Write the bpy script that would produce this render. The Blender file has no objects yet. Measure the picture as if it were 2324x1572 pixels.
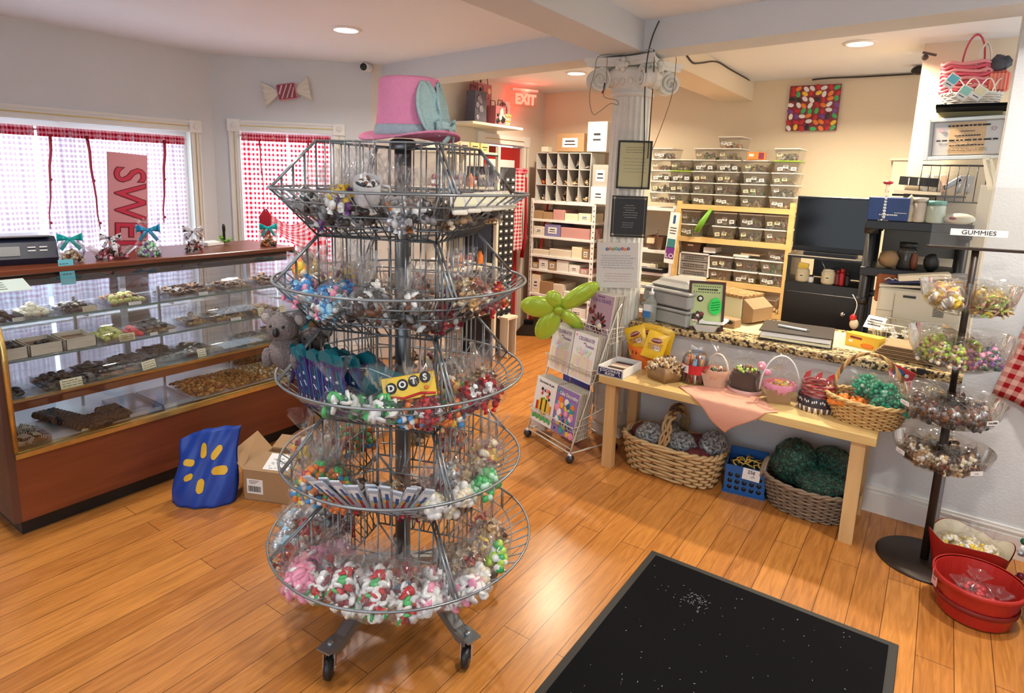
import bpy, bmesh, math, random
from mathutils import Vector as V, Matrix, Euler
PI = math.pi; sin = math.sin; cos = math.cos; rad = math.radians
SC = bpy.context.scene; COL = SC.collection
random.seed(7)
# ------------------------------------------------------------------ camera
W_, H_ = 2324, 1572
FPX, CX, CY, EYE = 1405.87, 1162.0, 659.5, 1.6
_p, _r, _y = rad(10.4038), rad(1.85495), rad(34.544)
def _axes():
    F = V((0, cos(_p), -sin(_p))); R0 = V((1, 0, 0)); U0 = V((0, sin(_p), cos(_p)))
    R = R0*cos(_r) + U0*sin(_r); U = U0*cos(_r) - R0*sin(_r)
    M = Matrix.Rotation(_y, 3, 'Z')
    return M @ F, M @ R, M @ U
CF, CR, CU = _axes()
cam = bpy.data.cameras.new('camera'); camo = bpy.data.objects.new('camera', cam); COL.objects.link(camo)
m3 = Matrix((CR, CU, -CF)).transposed(); camo.matrix_world = Matrix.Translation((0, 0, EYE)) @ m3.to_4x4()
cam.sensor_fit = 'HORIZONTAL'; cam.sensor_width = 36; cam.lens = FPX/W_*36; cam.clip_start = .05
cam.shift_x = 0; cam.shift_y = -(H_/2-CY)/W_
SC.camera = camo
# a pixel of the photograph and one known coordinate give a point of the room
def ray(px, py): return CF + CR*((px-CX)/FPX) - CU*((py-CY)/FPX)
def az(px, py, z): d = ray(px, py); return V((0, 0, EYE)) + d*((z-EYE)/d.z)
def ay(px, py, y): d = ray(px, py); return V((0, 0, EYE)) + d*(y/d.y)
def ax(px, py, x): d = ray(px, py); return V((0, 0, EYE)) + d*(x/d.x)
# ------------------------------------------------------------------ world, light, exposure
w = bpy.data.worlds.new('daylight'); SC.world = w; w.use_nodes = True
bg = w.node_tree.nodes['Background']; bg.inputs[0].default_value = (.80, .90, 1, 1); bg.inputs[1].default_value = 1.5
SC.view_settings.view_transform = 'Standard'; SC.view_settings.look = 'None'
SC.view_settings.gamma = 1; SC.view_settings.use_curve_mapping = False; SC.view_settings.exposure = 0.42
try: SC.cycles.max_bounces = 6; SC.cycles.diffuse_bounces = 4; SC.cycles.glossy_bounces = 3; SC.cycles.transmission_bounces = 4; SC.cycles.use_adaptive_sampling = True; SC.cycles.adaptive_threshold = .25; SC.cycles.adaptive_min_samples = 16; SC.cycles.transparent_max_bounces = 20; SC.cycles.sample_clamp_indirect = 4; SC.cycles.caustics_reflective = False; SC.cycles.caustics_refractive = False
except Exception: pass
def area(name, loc, size, power, color, rot=(0, 0, 0), size_y=None, shape=None):
    l = bpy.data.lights.new(name, 'AREA'); l.energy = power; l.color = color; l.size = size
    l.shape = shape or ('RECTANGLE' if size_y else 'SQUARE')
    if size_y: l.size_y = size_y
    o = bpy.data.objects.new(name, l); o.location = loc; o.rotation_euler = rot; COL.objects.link(o); return o
CEIL = 2.46
# daylight entering through the shop windows
area('daylight_window', (-4.99, 1.2, 1.25), 1.2, 46, (.80, .91, 1), (0, -PI/2, 0), 2.6)
area('daylight_window', (-4.60, 3.29, 1.25), .66, 18, (.82, .91, 1), (rad(90), 0, rad(45+180)), 1.2)
area('daylight_shopfront', (-.6, -1.45, 1.35), 3.6, 7, (.95, .97, 1), (rad(90), 0, 0), 1.9)
area('case_tube_light', (-3.47, 1.62, 1.03), .05, 3.2, (.93, .96, 1), size_y=1.5)
LAMPS = [az(785, 66, CEIL), az(1952, 97, CEIL), az(1308, 165, CEIL), V((-1.75, .75, CEIL)), V((.55, 2.72, CEIL)), V((-3.1, .4, CEIL)), V((1.2, 4.2, CEIL)), V((.0, 1.3, CEIL))]
for i, L in enumerate(LAMPS):
    o = area('lamp_light', (L.x, L.y, CEIL-.012), .13, [15, 42, 26, 13, 15, 5, 6, 15][i], (1, .84, .62) if i in (1, 2, 6) else (1, .95, .88), shape='DISK'); o.data.spread = rad(150)
# ------------------------------------------------------------------ materials
MATS = {}
def N(nt, t, **k):
    n = nt.nodes.new(t)
    for a, b in k.items(): setattr(n, a, b)
    return n
def mat(name, col=(.8, .8, .8), rough=.5, metal=0, spec=.5, bump=0, bscale=60, var=0, vscale=8, emit=0, trans=0, coat=0, alpha=None):
    if name in MATS: return MATS[name]
    m = bpy.data.materials.new(name); m.use_nodes = True; nt = m.node_tree; b = nt.nodes['Principled BSDF']
    b.inputs['Base Color'].default_value = (*col, 1); b.inputs['Roughness'].default_value = rough; b.inputs['Metallic'].default_value = metal
    b.inputs['Specular IOR Level'].default_value = spec; b.inputs['Coat Weight'].default_value = coat
    tc = N(nt, 'ShaderNodeTexCoord')
    if emit: b.inputs['Emission Color'].default_value = (*col, 1); b.inputs['Emission Strength'].default_value = emit
    if var:
        n = N(nt, 'ShaderNodeTexNoise'); n.inputs['Scale'].default_value = vscale; n.inputs['Detail'].default_value = 5; nt.links.new(tc.outputs['Object'], n.inputs['Vector'])
        mx = N(nt, 'ShaderNodeMix', data_type='RGBA'); mx.inputs['A'].default_value = (*[c*(1-var) for c in col], 1); mx.inputs['B'].default_value = (*[min(1, c*(1+var)) for c in col], 1)
        nt.links.new(n.outputs['Fac'], mx.inputs['Factor']); nt.links.new(mx.outputs['Result'], b.inputs['Base Color'])
    if bump:
        n = N(nt, 'ShaderNodeTexNoise'); n.inputs['Scale'].default_value = bscale; n.inputs['Detail'].default_value = 4; nt.links.new(tc.outputs['Object'], n.inputs['Vector'])
        bp = N(nt, 'ShaderNodeBump'); bp.inputs['Strength'].default_value = bump; bp.inputs['Distance'].default_value = .01
        nt.links.new(n.outputs['Fac'], bp.inputs['Height']); nt.links.new(bp.outputs['Normal'], b.inputs['Normal'])
    if trans:
        out = nt.nodes['Material Output']; t = N(nt, 'ShaderNodeBsdfTranslucent'); t.inputs[0].default_value = (*col, 1)
        mx = N(nt, 'ShaderNodeMixShader'); mx.inputs[0].default_value = trans; nt.links.new(b.outputs[0], mx.inputs[1]); nt.links.new(t.outputs[0], mx.inputs[2]); nt.links.new(mx.outputs[0], out.inputs[0])
    MATS[name] = m; return m
def clear(name, tint=(1, 1, 1), gloss=.12, rough=.05, body=0, bcol=(.9, .9, .9), crinkle=0, fres=.6):
    """thin clear sheet: lets light straight through, reflects at grazing angles, with an optional milky body"""
    if name in MATS: return MATS[name]
    m = bpy.data.materials.new(name); m.use_nodes = True; nt = m.node_tree; nt.nodes.clear()
    out = N(nt, 'ShaderNodeOutputMaterial'); t = N(nt, 'ShaderNodeBsdfTransparent'); t.inputs[0].default_value = (*tint, 1)
    g = N(nt, 'ShaderNodeBsdfGlossy'); g.inputs['Roughness'].default_value = rough; g.inputs[0].default_value = (1, 1, 1, 1)
    lw = N(nt, 'ShaderNodeLayerWeight'); lw.inputs[0].default_value = .25
    if crinkle:
        tc = N(nt, 'ShaderNodeTexCoord'); v = N(nt, 'ShaderNodeTexVoronoi'); v.inputs['Scale'].default_value = crinkle; nt.links.new(tc.outputs['Object'], v.inputs['Vector'])
        bp = N(nt, 'ShaderNodeBump'); bp.inputs['Strength'].default_value = .8; bp.inputs['Distance'].default_value = .02
        nt.links.new(v.outputs['Distance'], bp.inputs['Height']); nt.links.new(bp.outputs['Normal'], g.inputs['Normal']); nt.links.new(bp.outputs['Normal'], lw.inputs['Normal'])
    ma = N(nt, 'ShaderNodeMath', operation='MULTIPLY_ADD'); ma.inputs[1].default_value = fres; ma.inputs[2].default_value = gloss
    nt.links.new(lw.outputs['Fresnel'], ma.inputs[0]); cl = N(nt, 'ShaderNodeClamp'); nt.links.new(ma.outputs[0], cl.inputs[0])
    mx = N(nt, 'ShaderNodeMixShader'); nt.links.new(cl.outputs[0], mx.inputs[0]); nt.links.new(t.outputs[0], mx.inputs[1]); nt.links.new(g.outputs[0], mx.inputs[2])
    last = mx
    if body:
        d = N(nt, 'ShaderNodeBsdfDiffuse'); d.inputs[0].default_value = (*bcol, 1); m2 = N(nt, 'ShaderNodeMixShader'); m2.inputs[0].default_value = body
        nt.links.new(mx.outputs[0], m2.inputs[1]); nt.links.new(d.outputs[0], m2.inputs[2]); last = m2
    nt.links.new(last.outputs[0], out.inputs[0]); MATS[name] = m; return m
def gingham(name, c1, c2, scale, trans=0, coord='UV', rot=0, shirr=False):
    if name in MATS: return MATS[name]
    m = bpy.data.materials.new(name); m.use_nodes = True; nt = m.node_tree; b = nt.nodes['Principled BSDF']; b.inputs['Roughness'].default_value = .9; b.inputs['Specular IOR Level'].default_value = .1
    tc = N(nt, 'ShaderNodeTexCoord'); mp = N(nt, 'ShaderNodeMapping'); mp.inputs['Scale'].default_value = (scale, scale, scale); mp.inputs['Rotation'].default_value = (0, 0, rot)
    nt.links.new(tc.outputs[coord], mp.inputs[0]); s = N(nt, 'ShaderNodeSeparateXYZ'); nt.links.new(mp.outputs[0], s.inputs[0]); hs = []
    for ax_ in (0, 1):
        f = N(nt, 'ShaderNodeMath', operation='FRACT'); nt.links.new(s.outputs[ax_], f.inputs[0])
        g = N(nt, 'ShaderNodeMath', operation='GREATER_THAN'); g.inputs[1].default_value = .5; nt.links.new(f.outputs[0], g.inputs[0]); hs.append(g)
    a = N(nt, 'ShaderNodeMath', operation='ADD'); nt.links.new(hs[0].outputs[0], a.inputs[0]); nt.links.new(hs[1].outputs[0], a.inputs[1])
    h = N(nt, 'ShaderNodeMath', operation='MULTIPLY'); h.inputs[1].default_value = .5; nt.links.new(a.outputs[0], h.inputs[0])
    mx = N(nt, 'ShaderNodeMix', data_type='RGBA'); mx.inputs['A'].default_value = (*c2, 1); mx.inputs['B'].default_value = (*c1, 1)
    nt.links.new(h.outputs[0], mx.inputs['Factor']); nt.links.new(mx.outputs['Result'], b.inputs['Base Color'])
    if trans:
        out = nt.nodes['Material Output']; t = N(nt, 'ShaderNodeBsdfTranslucent'); nt.links.new(mx.outputs['Result'], t.inputs[0])
        ms = N(nt, 'ShaderNodeMixShader'); ms.inputs[0].default_value = trans; nt.links.new(b.outputs[0], ms.inputs[1]); nt.links.new(t.outputs[0], ms.inputs[2]); nt.links.new(ms.outputs[0], out.inputs[0])
    MATS[name] = m; return m
def wood(name, c1, c2, scale=(1, 12, 12), rough=.45, coat=0):
    if name in MATS: return MATS[name]
    m = bpy.data.materials.new(name); m.use_nodes = True; nt = m.node_tree; b = nt.nodes['Principled BSDF']; b.inputs['Roughness'].default_value = rough; b.inputs['Coat Weight'].default_value = coat
    tc = N(nt, 'ShaderNodeTexCoord'); mp = N(nt, 'ShaderNodeMapping'); mp.inputs['Scale'].default_value = scale; nt.links.new(tc.outputs['Object'], mp.inputs[0])
    n = N(nt, 'ShaderNodeTexNoise'); n.inputs['Scale'].default_value = 3; n.inputs['Detail'].default_value = 7; n.inputs['Distortion'].default_value = .6; nt.links.new(mp.outputs[0], n.inputs['Vector'])
    r = N(nt, 'ShaderNodeValToRGB'); r.color_ramp.elements[0].position = .35; r.color_ramp.elements[1].position = .68; r.color_ramp.elements[0].color = (*c1, 1); r.color_ramp.elements[1].color = (*c2, 1)
    nt.links.new(n.outputs['Fac'], r.inputs[0]); nt.links.new(r.outputs[0], b.inputs['Base Color']); MATS[name] = m; return m
def spots(name, base, cols, scale=60, rough=.5, thr=.0):
    """cells of several colours (speckled or beaded surfaces)"""
    if name in MATS: return MATS[name]
    m = bpy.data.materials.new(name); m.use_nodes = True; nt = m.node_tree; b = nt.nodes['Principled BSDF']; b.inputs['Roughness'].default_value = rough
    tc = N(nt, 'ShaderNodeTexCoord'); v = N(nt, 'ShaderNodeTexVoronoi'); v.inputs['Scale'].default_value = scale; nt.links.new(tc.outputs['Object'], v.inputs['Vector'])
    s = N(nt, 'ShaderNodeSeparateColor'); nt.links.new(v.outputs['Color'], s.inputs[0]); r = N(nt, 'ShaderNodeValToRGB'); r.color_ramp.interpolation = 'CONSTANT'
    cs = [base]+cols; r.color_ramp.elements[0].color = (*cs[0], 1); r.color_ramp.elements[0].position = 0
    r.color_ramp.elements[1].color = (*cs[1], 1); r.color_ramp.elements[1].position = 1/len(cs)
    for i in range(2, len(cs)): e = r.color_ramp.elements.new(i/len(cs)); e.color = (*cs[i], 1)
    nt.links.new(s.outputs[0], r.inputs[0]); nt.links.new(r.outputs[0], b.inputs['Base Color'])
    bp = N(nt, 'ShaderNodeBump'); bp.inputs['Strength'].default_value = .5; bp.inputs['Distance'].default_value = .01; bp.invert = True
    nt.links.new(v.outputs['Distance'], bp.inputs['Height']); nt.links.new(bp.outputs['Normal'], b.inputs['Normal']); MATS[name] = m; return m
# ------------------------------------------------------------------ mesh builder
class MB:
    """collects shapes in one bmesh; material slots by name"""
    def __init__(s, *mats): s.bm = bmesh.new(); s.mats = list(mats); s.uv = None; s.cur = 0; s.T = Matrix()
    def m(s, i): s.cur = i; return s
    def xf(s, T=None): s.T = T or Matrix(); return s
    def _v(s, p): return s.bm.verts.new(s.T @ V(p))
    def _f(s, vs, smooth=False):
        try: f = s.bm.faces.new(vs)
        except ValueError: return None
        f.material_index = s.cur; f.smooth = smooth; return f
    def box(s, c, d, rot=None, taper=1, bev=0):
        R = Euler(rot).to_matrix() if rot else Matrix.Identity(3); h = V(d)/2; c = V(c)
        if bev:
            b = min(bev, *(x*.98 for x in h)); vs = {}
            for sx in (-1, 1):
                for sy in (-1, 1):
                    for sz in (-1, 1):
                        t = taper if sz > 0 else 1
                        for k in range(3):
                            q = V((sx*h.x*t, sy*h.y*t, sz*h.z)); q -= V((sx*b if k != 0 else 0, sy*b if k != 1 else 0, sz*b if k != 2 else 0))
                            vs[sx, sy, sz, k] = s._v(c+R @ q)
            for k, (a, e) in enumerate(((1, 2), (2, 0), (0, 1))):
                for sg in (-1, 1):
                    L = []
                    for (u, w_) in ((-1, -1), (1, -1), (1, 1), (-1, 1)):
                        t = [0, 0, 0]; t[k] = sg; t[a] = u; t[e] = w_; L.append(vs[(*t, k)])
                    if sg < 0: L.reverse()
                    s._f(L)
            for k, (a, e) in enumerate(((1, 2), (2, 0), (0, 1))):
                for u in (-1, 1):
                    for w_ in (-1, 1):
                        t0 = [0]*3; t1 = [0]*3; t0[k] = -1; t1[k] = 1; t0[a] = t1[a] = u; t0[e] = t1[e] = w_
                        L = [vs[(*t0, a)], vs[(*t1, a)], vs[(*t1, e)], vs[(*t0, e)]]
                        if u*w_ > 0: L.reverse()
                        s._f(L)
            for sx in (-1, 1):
                for sy in (-1, 1):
                    for sz in (-1, 1):
                        L = [vs[sx, sy, sz, k] for k in range(3)]
                        if sx*sy*sz < 0: L.reverse()
                        s._f(L)
            return s
        v = []
        for sz in (-1, 1):
            t = taper if sz > 0 else 1
            for sx, sy in ((-1, -1), (1, -1), (1, 1), (-1, 1)): v.append(s._v(c+R @ V((sx*h.x*t, sy*h.y*t, sz*h.z))))
        for q in ((3, 2, 1, 0), (4, 5, 6, 7), (0, 1, 5, 4), (1, 2, 6, 5), (2, 3, 7, 6), (3, 0, 4, 7)): s._f([v[i] for i in q])
        return s
    def lathe(s, prof, c=(0, 0, 0), n=16, rot=None, cap=True, sx=1, sy=1, smooth=True, wob=None):
        R = Euler(rot).to_matrix() if rot else Matrix.Identity(3); c = V(c); rings = []
        for r, z in prof:
            rings.append([s._v(c+R @ V((cos(2*PI*i/n)*r*sx*(1 if not wob else wob(i, z)), sin(2*PI*i/n)*r*sy*(1 if not wob else wob(i, z)), z))) for i in range(n)])
        for a, b in zip(rings, rings[1:]):
            for i in range(n): s._f([a[i], a[(i+1) % n], b[(i+1) % n], b[i]], smooth)
        if cap:
            if prof[0][0] > 1e-5: s._f(rings[0][::-1])
            if prof[-1][0] > 1e-5: s._f(rings[-1])
        return s
    def cyl(s, a, b, r, n=10, r2=None, smooth=True): return s.tube([a, b], r, n, r2=r2)
    def tube(s, pts, r, n=6, closed=False, r2=None, cap=True, flat=None):
        pts = [V(p) for p in pts]; L = len(pts); rings = []; up = None
        for i, p in enumerate(pts):
            if closed: t = pts[(i+1) % L]-pts[i-1]
            else: t = pts[min(i+1, L-1)]-pts[max(i-1, 0)]
            if t.length < 1e-9: t = V((0, 0, 1))
            t.normalize()
            if up is None: up = V((0, 0, 1)) if abs(t.z) < .9 else V((1, 0, 0))
            x = t.cross(up)
            if x.length < 1e-6: x = t.orthogonal()
            x.normalize(); y = x.cross(t); up = y
            rr = r if not callable(r) else r(i/(L-1))
            if r2 is not None: rr = r+(r2-r)*i/(L-1)
            fy = flat or 1
            rings.append([s._v(p+x*cos(2*PI*k/n)*rr+y*sin(2*PI*k/n)*rr*fy) for k in range(n)])
        rg = list(zip(rings, rings[1:]))
        if closed: rg.append((rings[-1], rings[0]))
        for a, b in rg:
            for k in range(n): s._f([a[k], a[(k+1) % n], b[(k+1) % n], b[k]], True)
        if cap and not closed: s._f(rings[0][::-1]); s._f(rings[-1])
        return s
    def ball(s, c, r, n=8, k=5, sc=(1, 1, 1), rot=None, jit=0):
        R = Euler(rot).to_matrix() if rot else Matrix.Identity(3); c = V(c)
        top = s._v(c+R @ V((0, 0, r*sc[2]))); bot = s._v(c-R @ V((0, 0, r*sc[2]))); rings = []
        for j in range(1, k):
            th = PI*j/k; rings.append([s._v(c+R @ V((r*sin(th)*cos(2*PI*i/n)*sc[0]*(1+random.uniform(-jit, jit)), r*sin(th)*sin(2*PI*i/n)*sc[1]*(1+random.uniform(-jit, jit)), r*cos(th)*sc[2]*(1+random.uniform(-jit, jit))))) for i in range(n)])
        for i in range(n): s._f([top, rings[0][i], rings[0][(i+1) % n]], True); s._f([bot, rings[-1][(i+1) % n], rings[-1][i]], True)
        for a, b in zip(rings, rings[1:]):
            for i in range(n): s._f([a[i], b[i], b[(i+1) % n], a[(i+1) % n]], True)
        return s
    def poly(s, pts, smooth=False): s._f([s._v(p) for p in pts], smooth); return s
    def prism(s, pts, d):
        """polygon pts extruded by vector d"""
        d = V(d); a = [s._v(p) for p in pts]; b = [s._v(V(p)+d) for p in pts]; n = len(pts)
        s._f(a[::-1]); s._f(b)
        for i in range(n): s._f([a[i], a[(i+1) % n], b[(i+1) % n], b[i]])
        return s
    def sheet(s, f, nu, nv, smooth=True, uvf=None, close=False):
        """f(u, v) -> point for u, v in 0..1"""
        g = [[s._v(f(i/nu, j/nv)) for j in range(nv+1)] for i in range(nu+1)]
        if uvf and s.uv is None: s.uv = s.bm.loops.layers.uv.new('UVMap')
        for i in range(nu):
            for j in range(nv):
                fc = s._f([g[i][j], g[i+1][j], g[i+1][j+1], g[i][j+1]], smooth)
                if uvf and fc:
                    for lp, (a, b) in zip(fc.loops, ((i, j), (i+1, j), (i+1, j+1), (i, j+1))): lp[s.uv].uv = uvf(a/nu, b/nv)
        return s
    def mesh(s, name='mesh'):
        me = bpy.data.meshes.new(name); s.bm.normal_update(); s.bm.to_mesh(me); s.bm.free()
        for q in s.mats: me.materials.append(q)
        return me
    def build(s, name, parent=None, loc=None, rz=0, label=None, thick=None, **k):
        me = s.mesh(name); return put(name, me, parent, loc, rz, label, thick=thick, **k)
def put(name, me, parent=None, loc=None, rz=0, label=None, cat=None, thick=None, group=None, kind=None, rot=None, scale=None):
    o = bpy.data.objects.new(name, me); COL.objects.link(o)
    if parent: o.parent = parent
    if loc is not None: o.location = loc
    o.rotation_euler = rot if rot else (0, 0, rz)
    if scale: o.scale = scale if hasattr(scale, '__len__') else (scale,)*3
    if thick: md = o.modifiers.new('thickness', 'SOLIDIFY'); md.thickness = thick; md.offset = 0
    tag(o, label, cat, group, kind); return o
def tag(o, label=None, cat=None, group=None, kind=None):
    if label: o['label'] = label
    if cat: o['category'] = cat
    if group: o['group'] = group
    if kind: o['kind'] = kind
    return o
def thing(name, label, cat, loc=(0, 0, 0), rz=0, group=None, rot=None, scale=None):
    return put(name, None, None, loc, rz, label, cat, None, group, None, rot, scale)
def dup(o, loc=None, rz=None, label=None, group=None, scale=None, rot=None, parent=None, first=True):
    c = o.copy(); COL.objects.link(c)
    if parent: c.parent = parent
    if loc is not None: c.location = loc
    if rz is not None: c.rotation_euler = (0, 0, rz)
    if rot: c.rotation_euler = rot
    if scale: c.scale = scale if hasattr(scale, '__len__') else (scale,)*3
    if label: c['label'] = label
    if group: c['group'] = group
    for ch in list(KIDS.get(o.name, [])):
        d = dup(ch, parent=c)
        KIDS.setdefault(c.name, []).append(d)
    return c
KIDS = {}
def kids(o): KIDS[o.name] = [c for c in COL.objects if c.parent == o]; [kids(c) for c in KIDS[o.name] if any(x.parent == c for x in COL.objects)]
def struct(mb, name): return mb.build(name, kind='structure')
FONT_CACHE = {}
def lettering(txt, size, material, parent, loc, rot, name='lettering', depth=.0006, align='CENTER', sx=1, spacing=1.0, label=None, bold=0):
    c = bpy.data.curves.new('t', 'FONT'); c.body = txt; c.size = size; c.align_x = align; c.align_y = 'CENTER'; c.extrude = depth; c.space_character = spacing; c.offset = bold; c.resolution_u = 3
    t = bpy.data.objects.new('t', c); COL.objects.link(t); bpy.context.view_layer.update()
    me = bpy.data.meshes.new_from_object(t.evaluated_get(bpy.context.evaluated_depsgraph_get())); bpy.data.objects.remove(t)
    me.materials.clear(); me.materials.append(material); o = put(name, me, parent, loc, label=label, rot=rot, scale=(sx, 1, 1)); return o
def scribble(mb, x0, x1, z0, z1, rows, y=0, h=.35, seed=0, ind=.1):
    """rows of short dashes standing for unreadable small print, on the plane y"""
    rn = random.Random(seed)
    for i in range(rows):
        z = z1-(i+.5)*(z1-z0)/rows; x = x0+(x1-x0)*rn.uniform(0, ind); xe = x1-(x1-x0)*rn.uniform(0, ind); hh = (z1-z0)/rows*h
        while x < xe:
            l = (x1-x0)*rn.uniform(.04, .12); mb.box((min(x+l/2, xe), y, z), (l, .0008, hh)); x += l+(x1-x0)*.025
    return mb
# ================================================================== ROOM
white = mat('painted_wall_white', (.66, .675, .68), .7, bump=.15, bscale=90)
cream = mat('painted_wall_cream', (.80, .68, .50), .7, bump=.15, bscale=90)
pinkish = mat('painted_wall_blush', (.74, .66, .56), .7, bump=.15, bscale=90)
ceilm = mat('ceiling_paint', (.85, .89, .93), .8, bump=.1, bscale=140)
trimw = mat('trim_white', (.78, .77, .73), .4)
gold = mat('gilt_line', (.55, .38, .10), .35, .6)
def floor_mat():
    m = bpy.data.materials.new('laminate_floor'); m.use_nodes = True; nt = m.node_tree; b = nt.nodes['Principled BSDF']
    tc = N(nt, 'ShaderNodeTexCoord'); mp = N(nt, 'ShaderNodeMapping'); mp.inputs['Rotation'].default_value = (0, 0, PI/2); nt.links.new(tc.outputs['Object'], mp.inputs[0])
    br = N(nt, 'ShaderNodeTexBrick'); br.offset = .37; br.inputs['Scale'].default_value = 1; br.inputs['Brick Width'].default_value = 1.2; br.inputs['Row Height'].default_value = .112
    br.inputs['Mortar Size'].default_value = .0013; br.inputs['Color1'].default_value = (.58, .245, .058, 1); br.inputs['Color2'].default_value = (.47, .185, .042, 1); br.inputs['Mortar'].default_value = (.10, .04, .012, 1)
    nt.links.new(mp.outputs[0], br.inputs['Vector'])
    m2 = N(nt, 'ShaderNodeMapping'); m2.inputs['Scale'].default_value = (16, 1.3, 1); nt.links.new(tc.outputs['Object'], m2.inputs[0])
    n = N(nt, 'ShaderNodeTexNoise'); n.inputs['Scale'].default_value = 3.5; n.inputs['Detail'].default_value = 8; n.inputs['Distortion'].default_value = 1.2; nt.links.new(m2.outputs[0], n.inputs['Vector'])
    r = N(nt, 'ShaderNodeValToRGB'); r.color_ramp.elements[0].position = .32; r.color_ramp.elements[0].color = (.74, .68, .60, 1); r.color_ramp.elements[1].position = .66; r.color_ramp.elements[1].color = (1.08, 1.06, 1.03, 1); nt.links.new(n.outputs['Fac'], r.inputs[0])
    mx = N(nt, 'ShaderNodeMix', data_type='RGBA', blend_type='MULTIPLY'); mx.inputs['Factor'].default_value = 1; nt.links.new(br.outputs['Color'], mx.inputs['A']); nt.links.new(r.outputs[0], mx.inputs['B']); nt.links.new(mx.outputs['Result'], b.inputs['Base Color'])
    b.inputs['Roughness'].default_value = .26; b.inputs['Specular IOR Level'].default_value = .5
    bp = N(nt, 'ShaderNodeBump'); bp.inputs['Strength'].default_value = .25; bp.inputs['Distance'].default_value = .002; bp.invert = True; nt.links.new(br.outputs['Fac'], bp.inputs['Height']); nt.links.new(bp.outputs['Normal'], b.inputs['Normal'])
    return m
struct(MB(floor_mat()).box((-1.9, 2.05, -.05), (6.3, 7.3, .1)), 'floor')
struct(MB(ceilm).box((-1.9, 2.05, CEIL+.05), (6.3, 7.3, .1)), 'ceiling')
def panel(mb, p0, p1, z0, z1, th, holes=()):
    """upright wall from p0 to p1 (plan), thickness th to the left of its direction, with openings"""
    p0 = V((*p0, 0)); p1 = V((*p1, 0)); L = (p1-p0).length; a = math.atan2(p1.y-p0.y, p1.x-p0.x)
    mb.xf(Matrix.Translation(p0) @ Matrix.Rotation(a, 4, 'Z')); us = [0]
    def bx(u0, u1, a_, b_):
        if u1-u0 > 1e-4 and b_-a_ > 1e-4: mb.box(((u0+u1)/2, th/2, (a_+b_)/2), (u1-u0, abs(th), b_-a_))
    u = 0
    for (h0, h1, hz0, hz1) in sorted(holes):
        bx(u, h0, z0, z1); bx(h0, h1, z0, hz0); bx(h0, h1, hz1, z1); u = h1
    bx(u, L, z0, z1); mb.xf(); return mb
XW = -4.83
WC = V((-4.83, 2.78)); WE = V((-3.965, 3.645))
W1 = (.15, 2.585, .56, 1.86)         # window 1 opening: y0, y1, z0, z1
struct(panel(MB(white), (XW, -1.6), (XW, 2.78), 0, CEIL, .14, [(W1[0]+1.6, W1[1]+1.6, W1[2], W1[3])]), 'wall_left')
W2a = (WC-V((-4.688, 2.922))).length; W2b = (WC-V((-4.178, 3.432))).length
struct(panel(MB(white), WC, WE, 0, CEIL, .14, [(W2a, W2b, .56, 1.89)]), 'wall_bay')
struct(panel(panel(MB(pinkish), WE, (-3.55, 4.06), 0, CEIL, .12), (-3.55, 4.06), (-3.55, 5.65), 0, CEIL, .12, [(4.60-4.06, 5.26-4.06, 0, 1.90)]), 'wall_alcove')
struct(panel(MB(cream), (-3.7, 5.65), (1.3, 5.65), 0, CEIL, .12), 'wall_back')
struct(MB(cream).box((.45, 4.72, CEIL/2), (1.36, .24, CEIL)), 'wall_chimney')
struct(MB(white).box((1.06, 3.45, CEIL/2), (1.8, .16, CEIL)), 'wall_right_front')
struct(MB(white).box((-.645, 3.49, .365), (1.61, .12, .73)).box((-1.41, 3.80, .365), (.08, .5, .73)), 'wall_counter')
struct(MB(white).box((1.3, 1., CEIL/2), (.12, 5., CEIL)), 'wall_right')
struct(panel(MB(white), (1.36, -1.6), (-5, -1.6), 0, CEIL, -.12, [(.3, 3.6, .4, 2.25)]), 'wall_shopfront')
# ceiling beams
BD = V((.2+4.0, 3.1-3.72, 0)).normalized(); BA = math.atan2(BD.y, BD.x); bc = V((-4.0, 3.72, 0))+BD*2.65; bn = V((-BD.y, BD.x, 0))
struct(MB(white).box(bc+bn*.11+V((0, 0, 2.38)), (5.6, .22, .16), rot=(0, 0, BA)), 'trim_beam_cross')
struct(MB(white).box((-1.605, .88, 2.38), (.25, 4.95, .16)), 'trim_beam_front')
struct(MB(cream).box((-1.605, 4.60, 2.38), (.27, 2.1, .16)), 'trim_beam_back')
# baseboards
def base(name, p0, p1):
    mb = MB(trimw); panel(mb, p0, p1, 0, .105, -.018); panel(mb, p0, p1, .105, .14, -.011); panel(mb, p0, p1, .118, .126, -.016); struct(mb, name)
base('baseboard_counter', (-1.45, 3.43), (.16, 3.43)); base('baseboard_right_front', (.16, 3.37), (1.24, 3.37)); base('baseboard_left', (XW, -1.6), (XW, 2.78)); base('baseboard_bay', WC, WE)
base('baseboard_back', (-3.55, 5.65), (1.3, 5.65))
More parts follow.
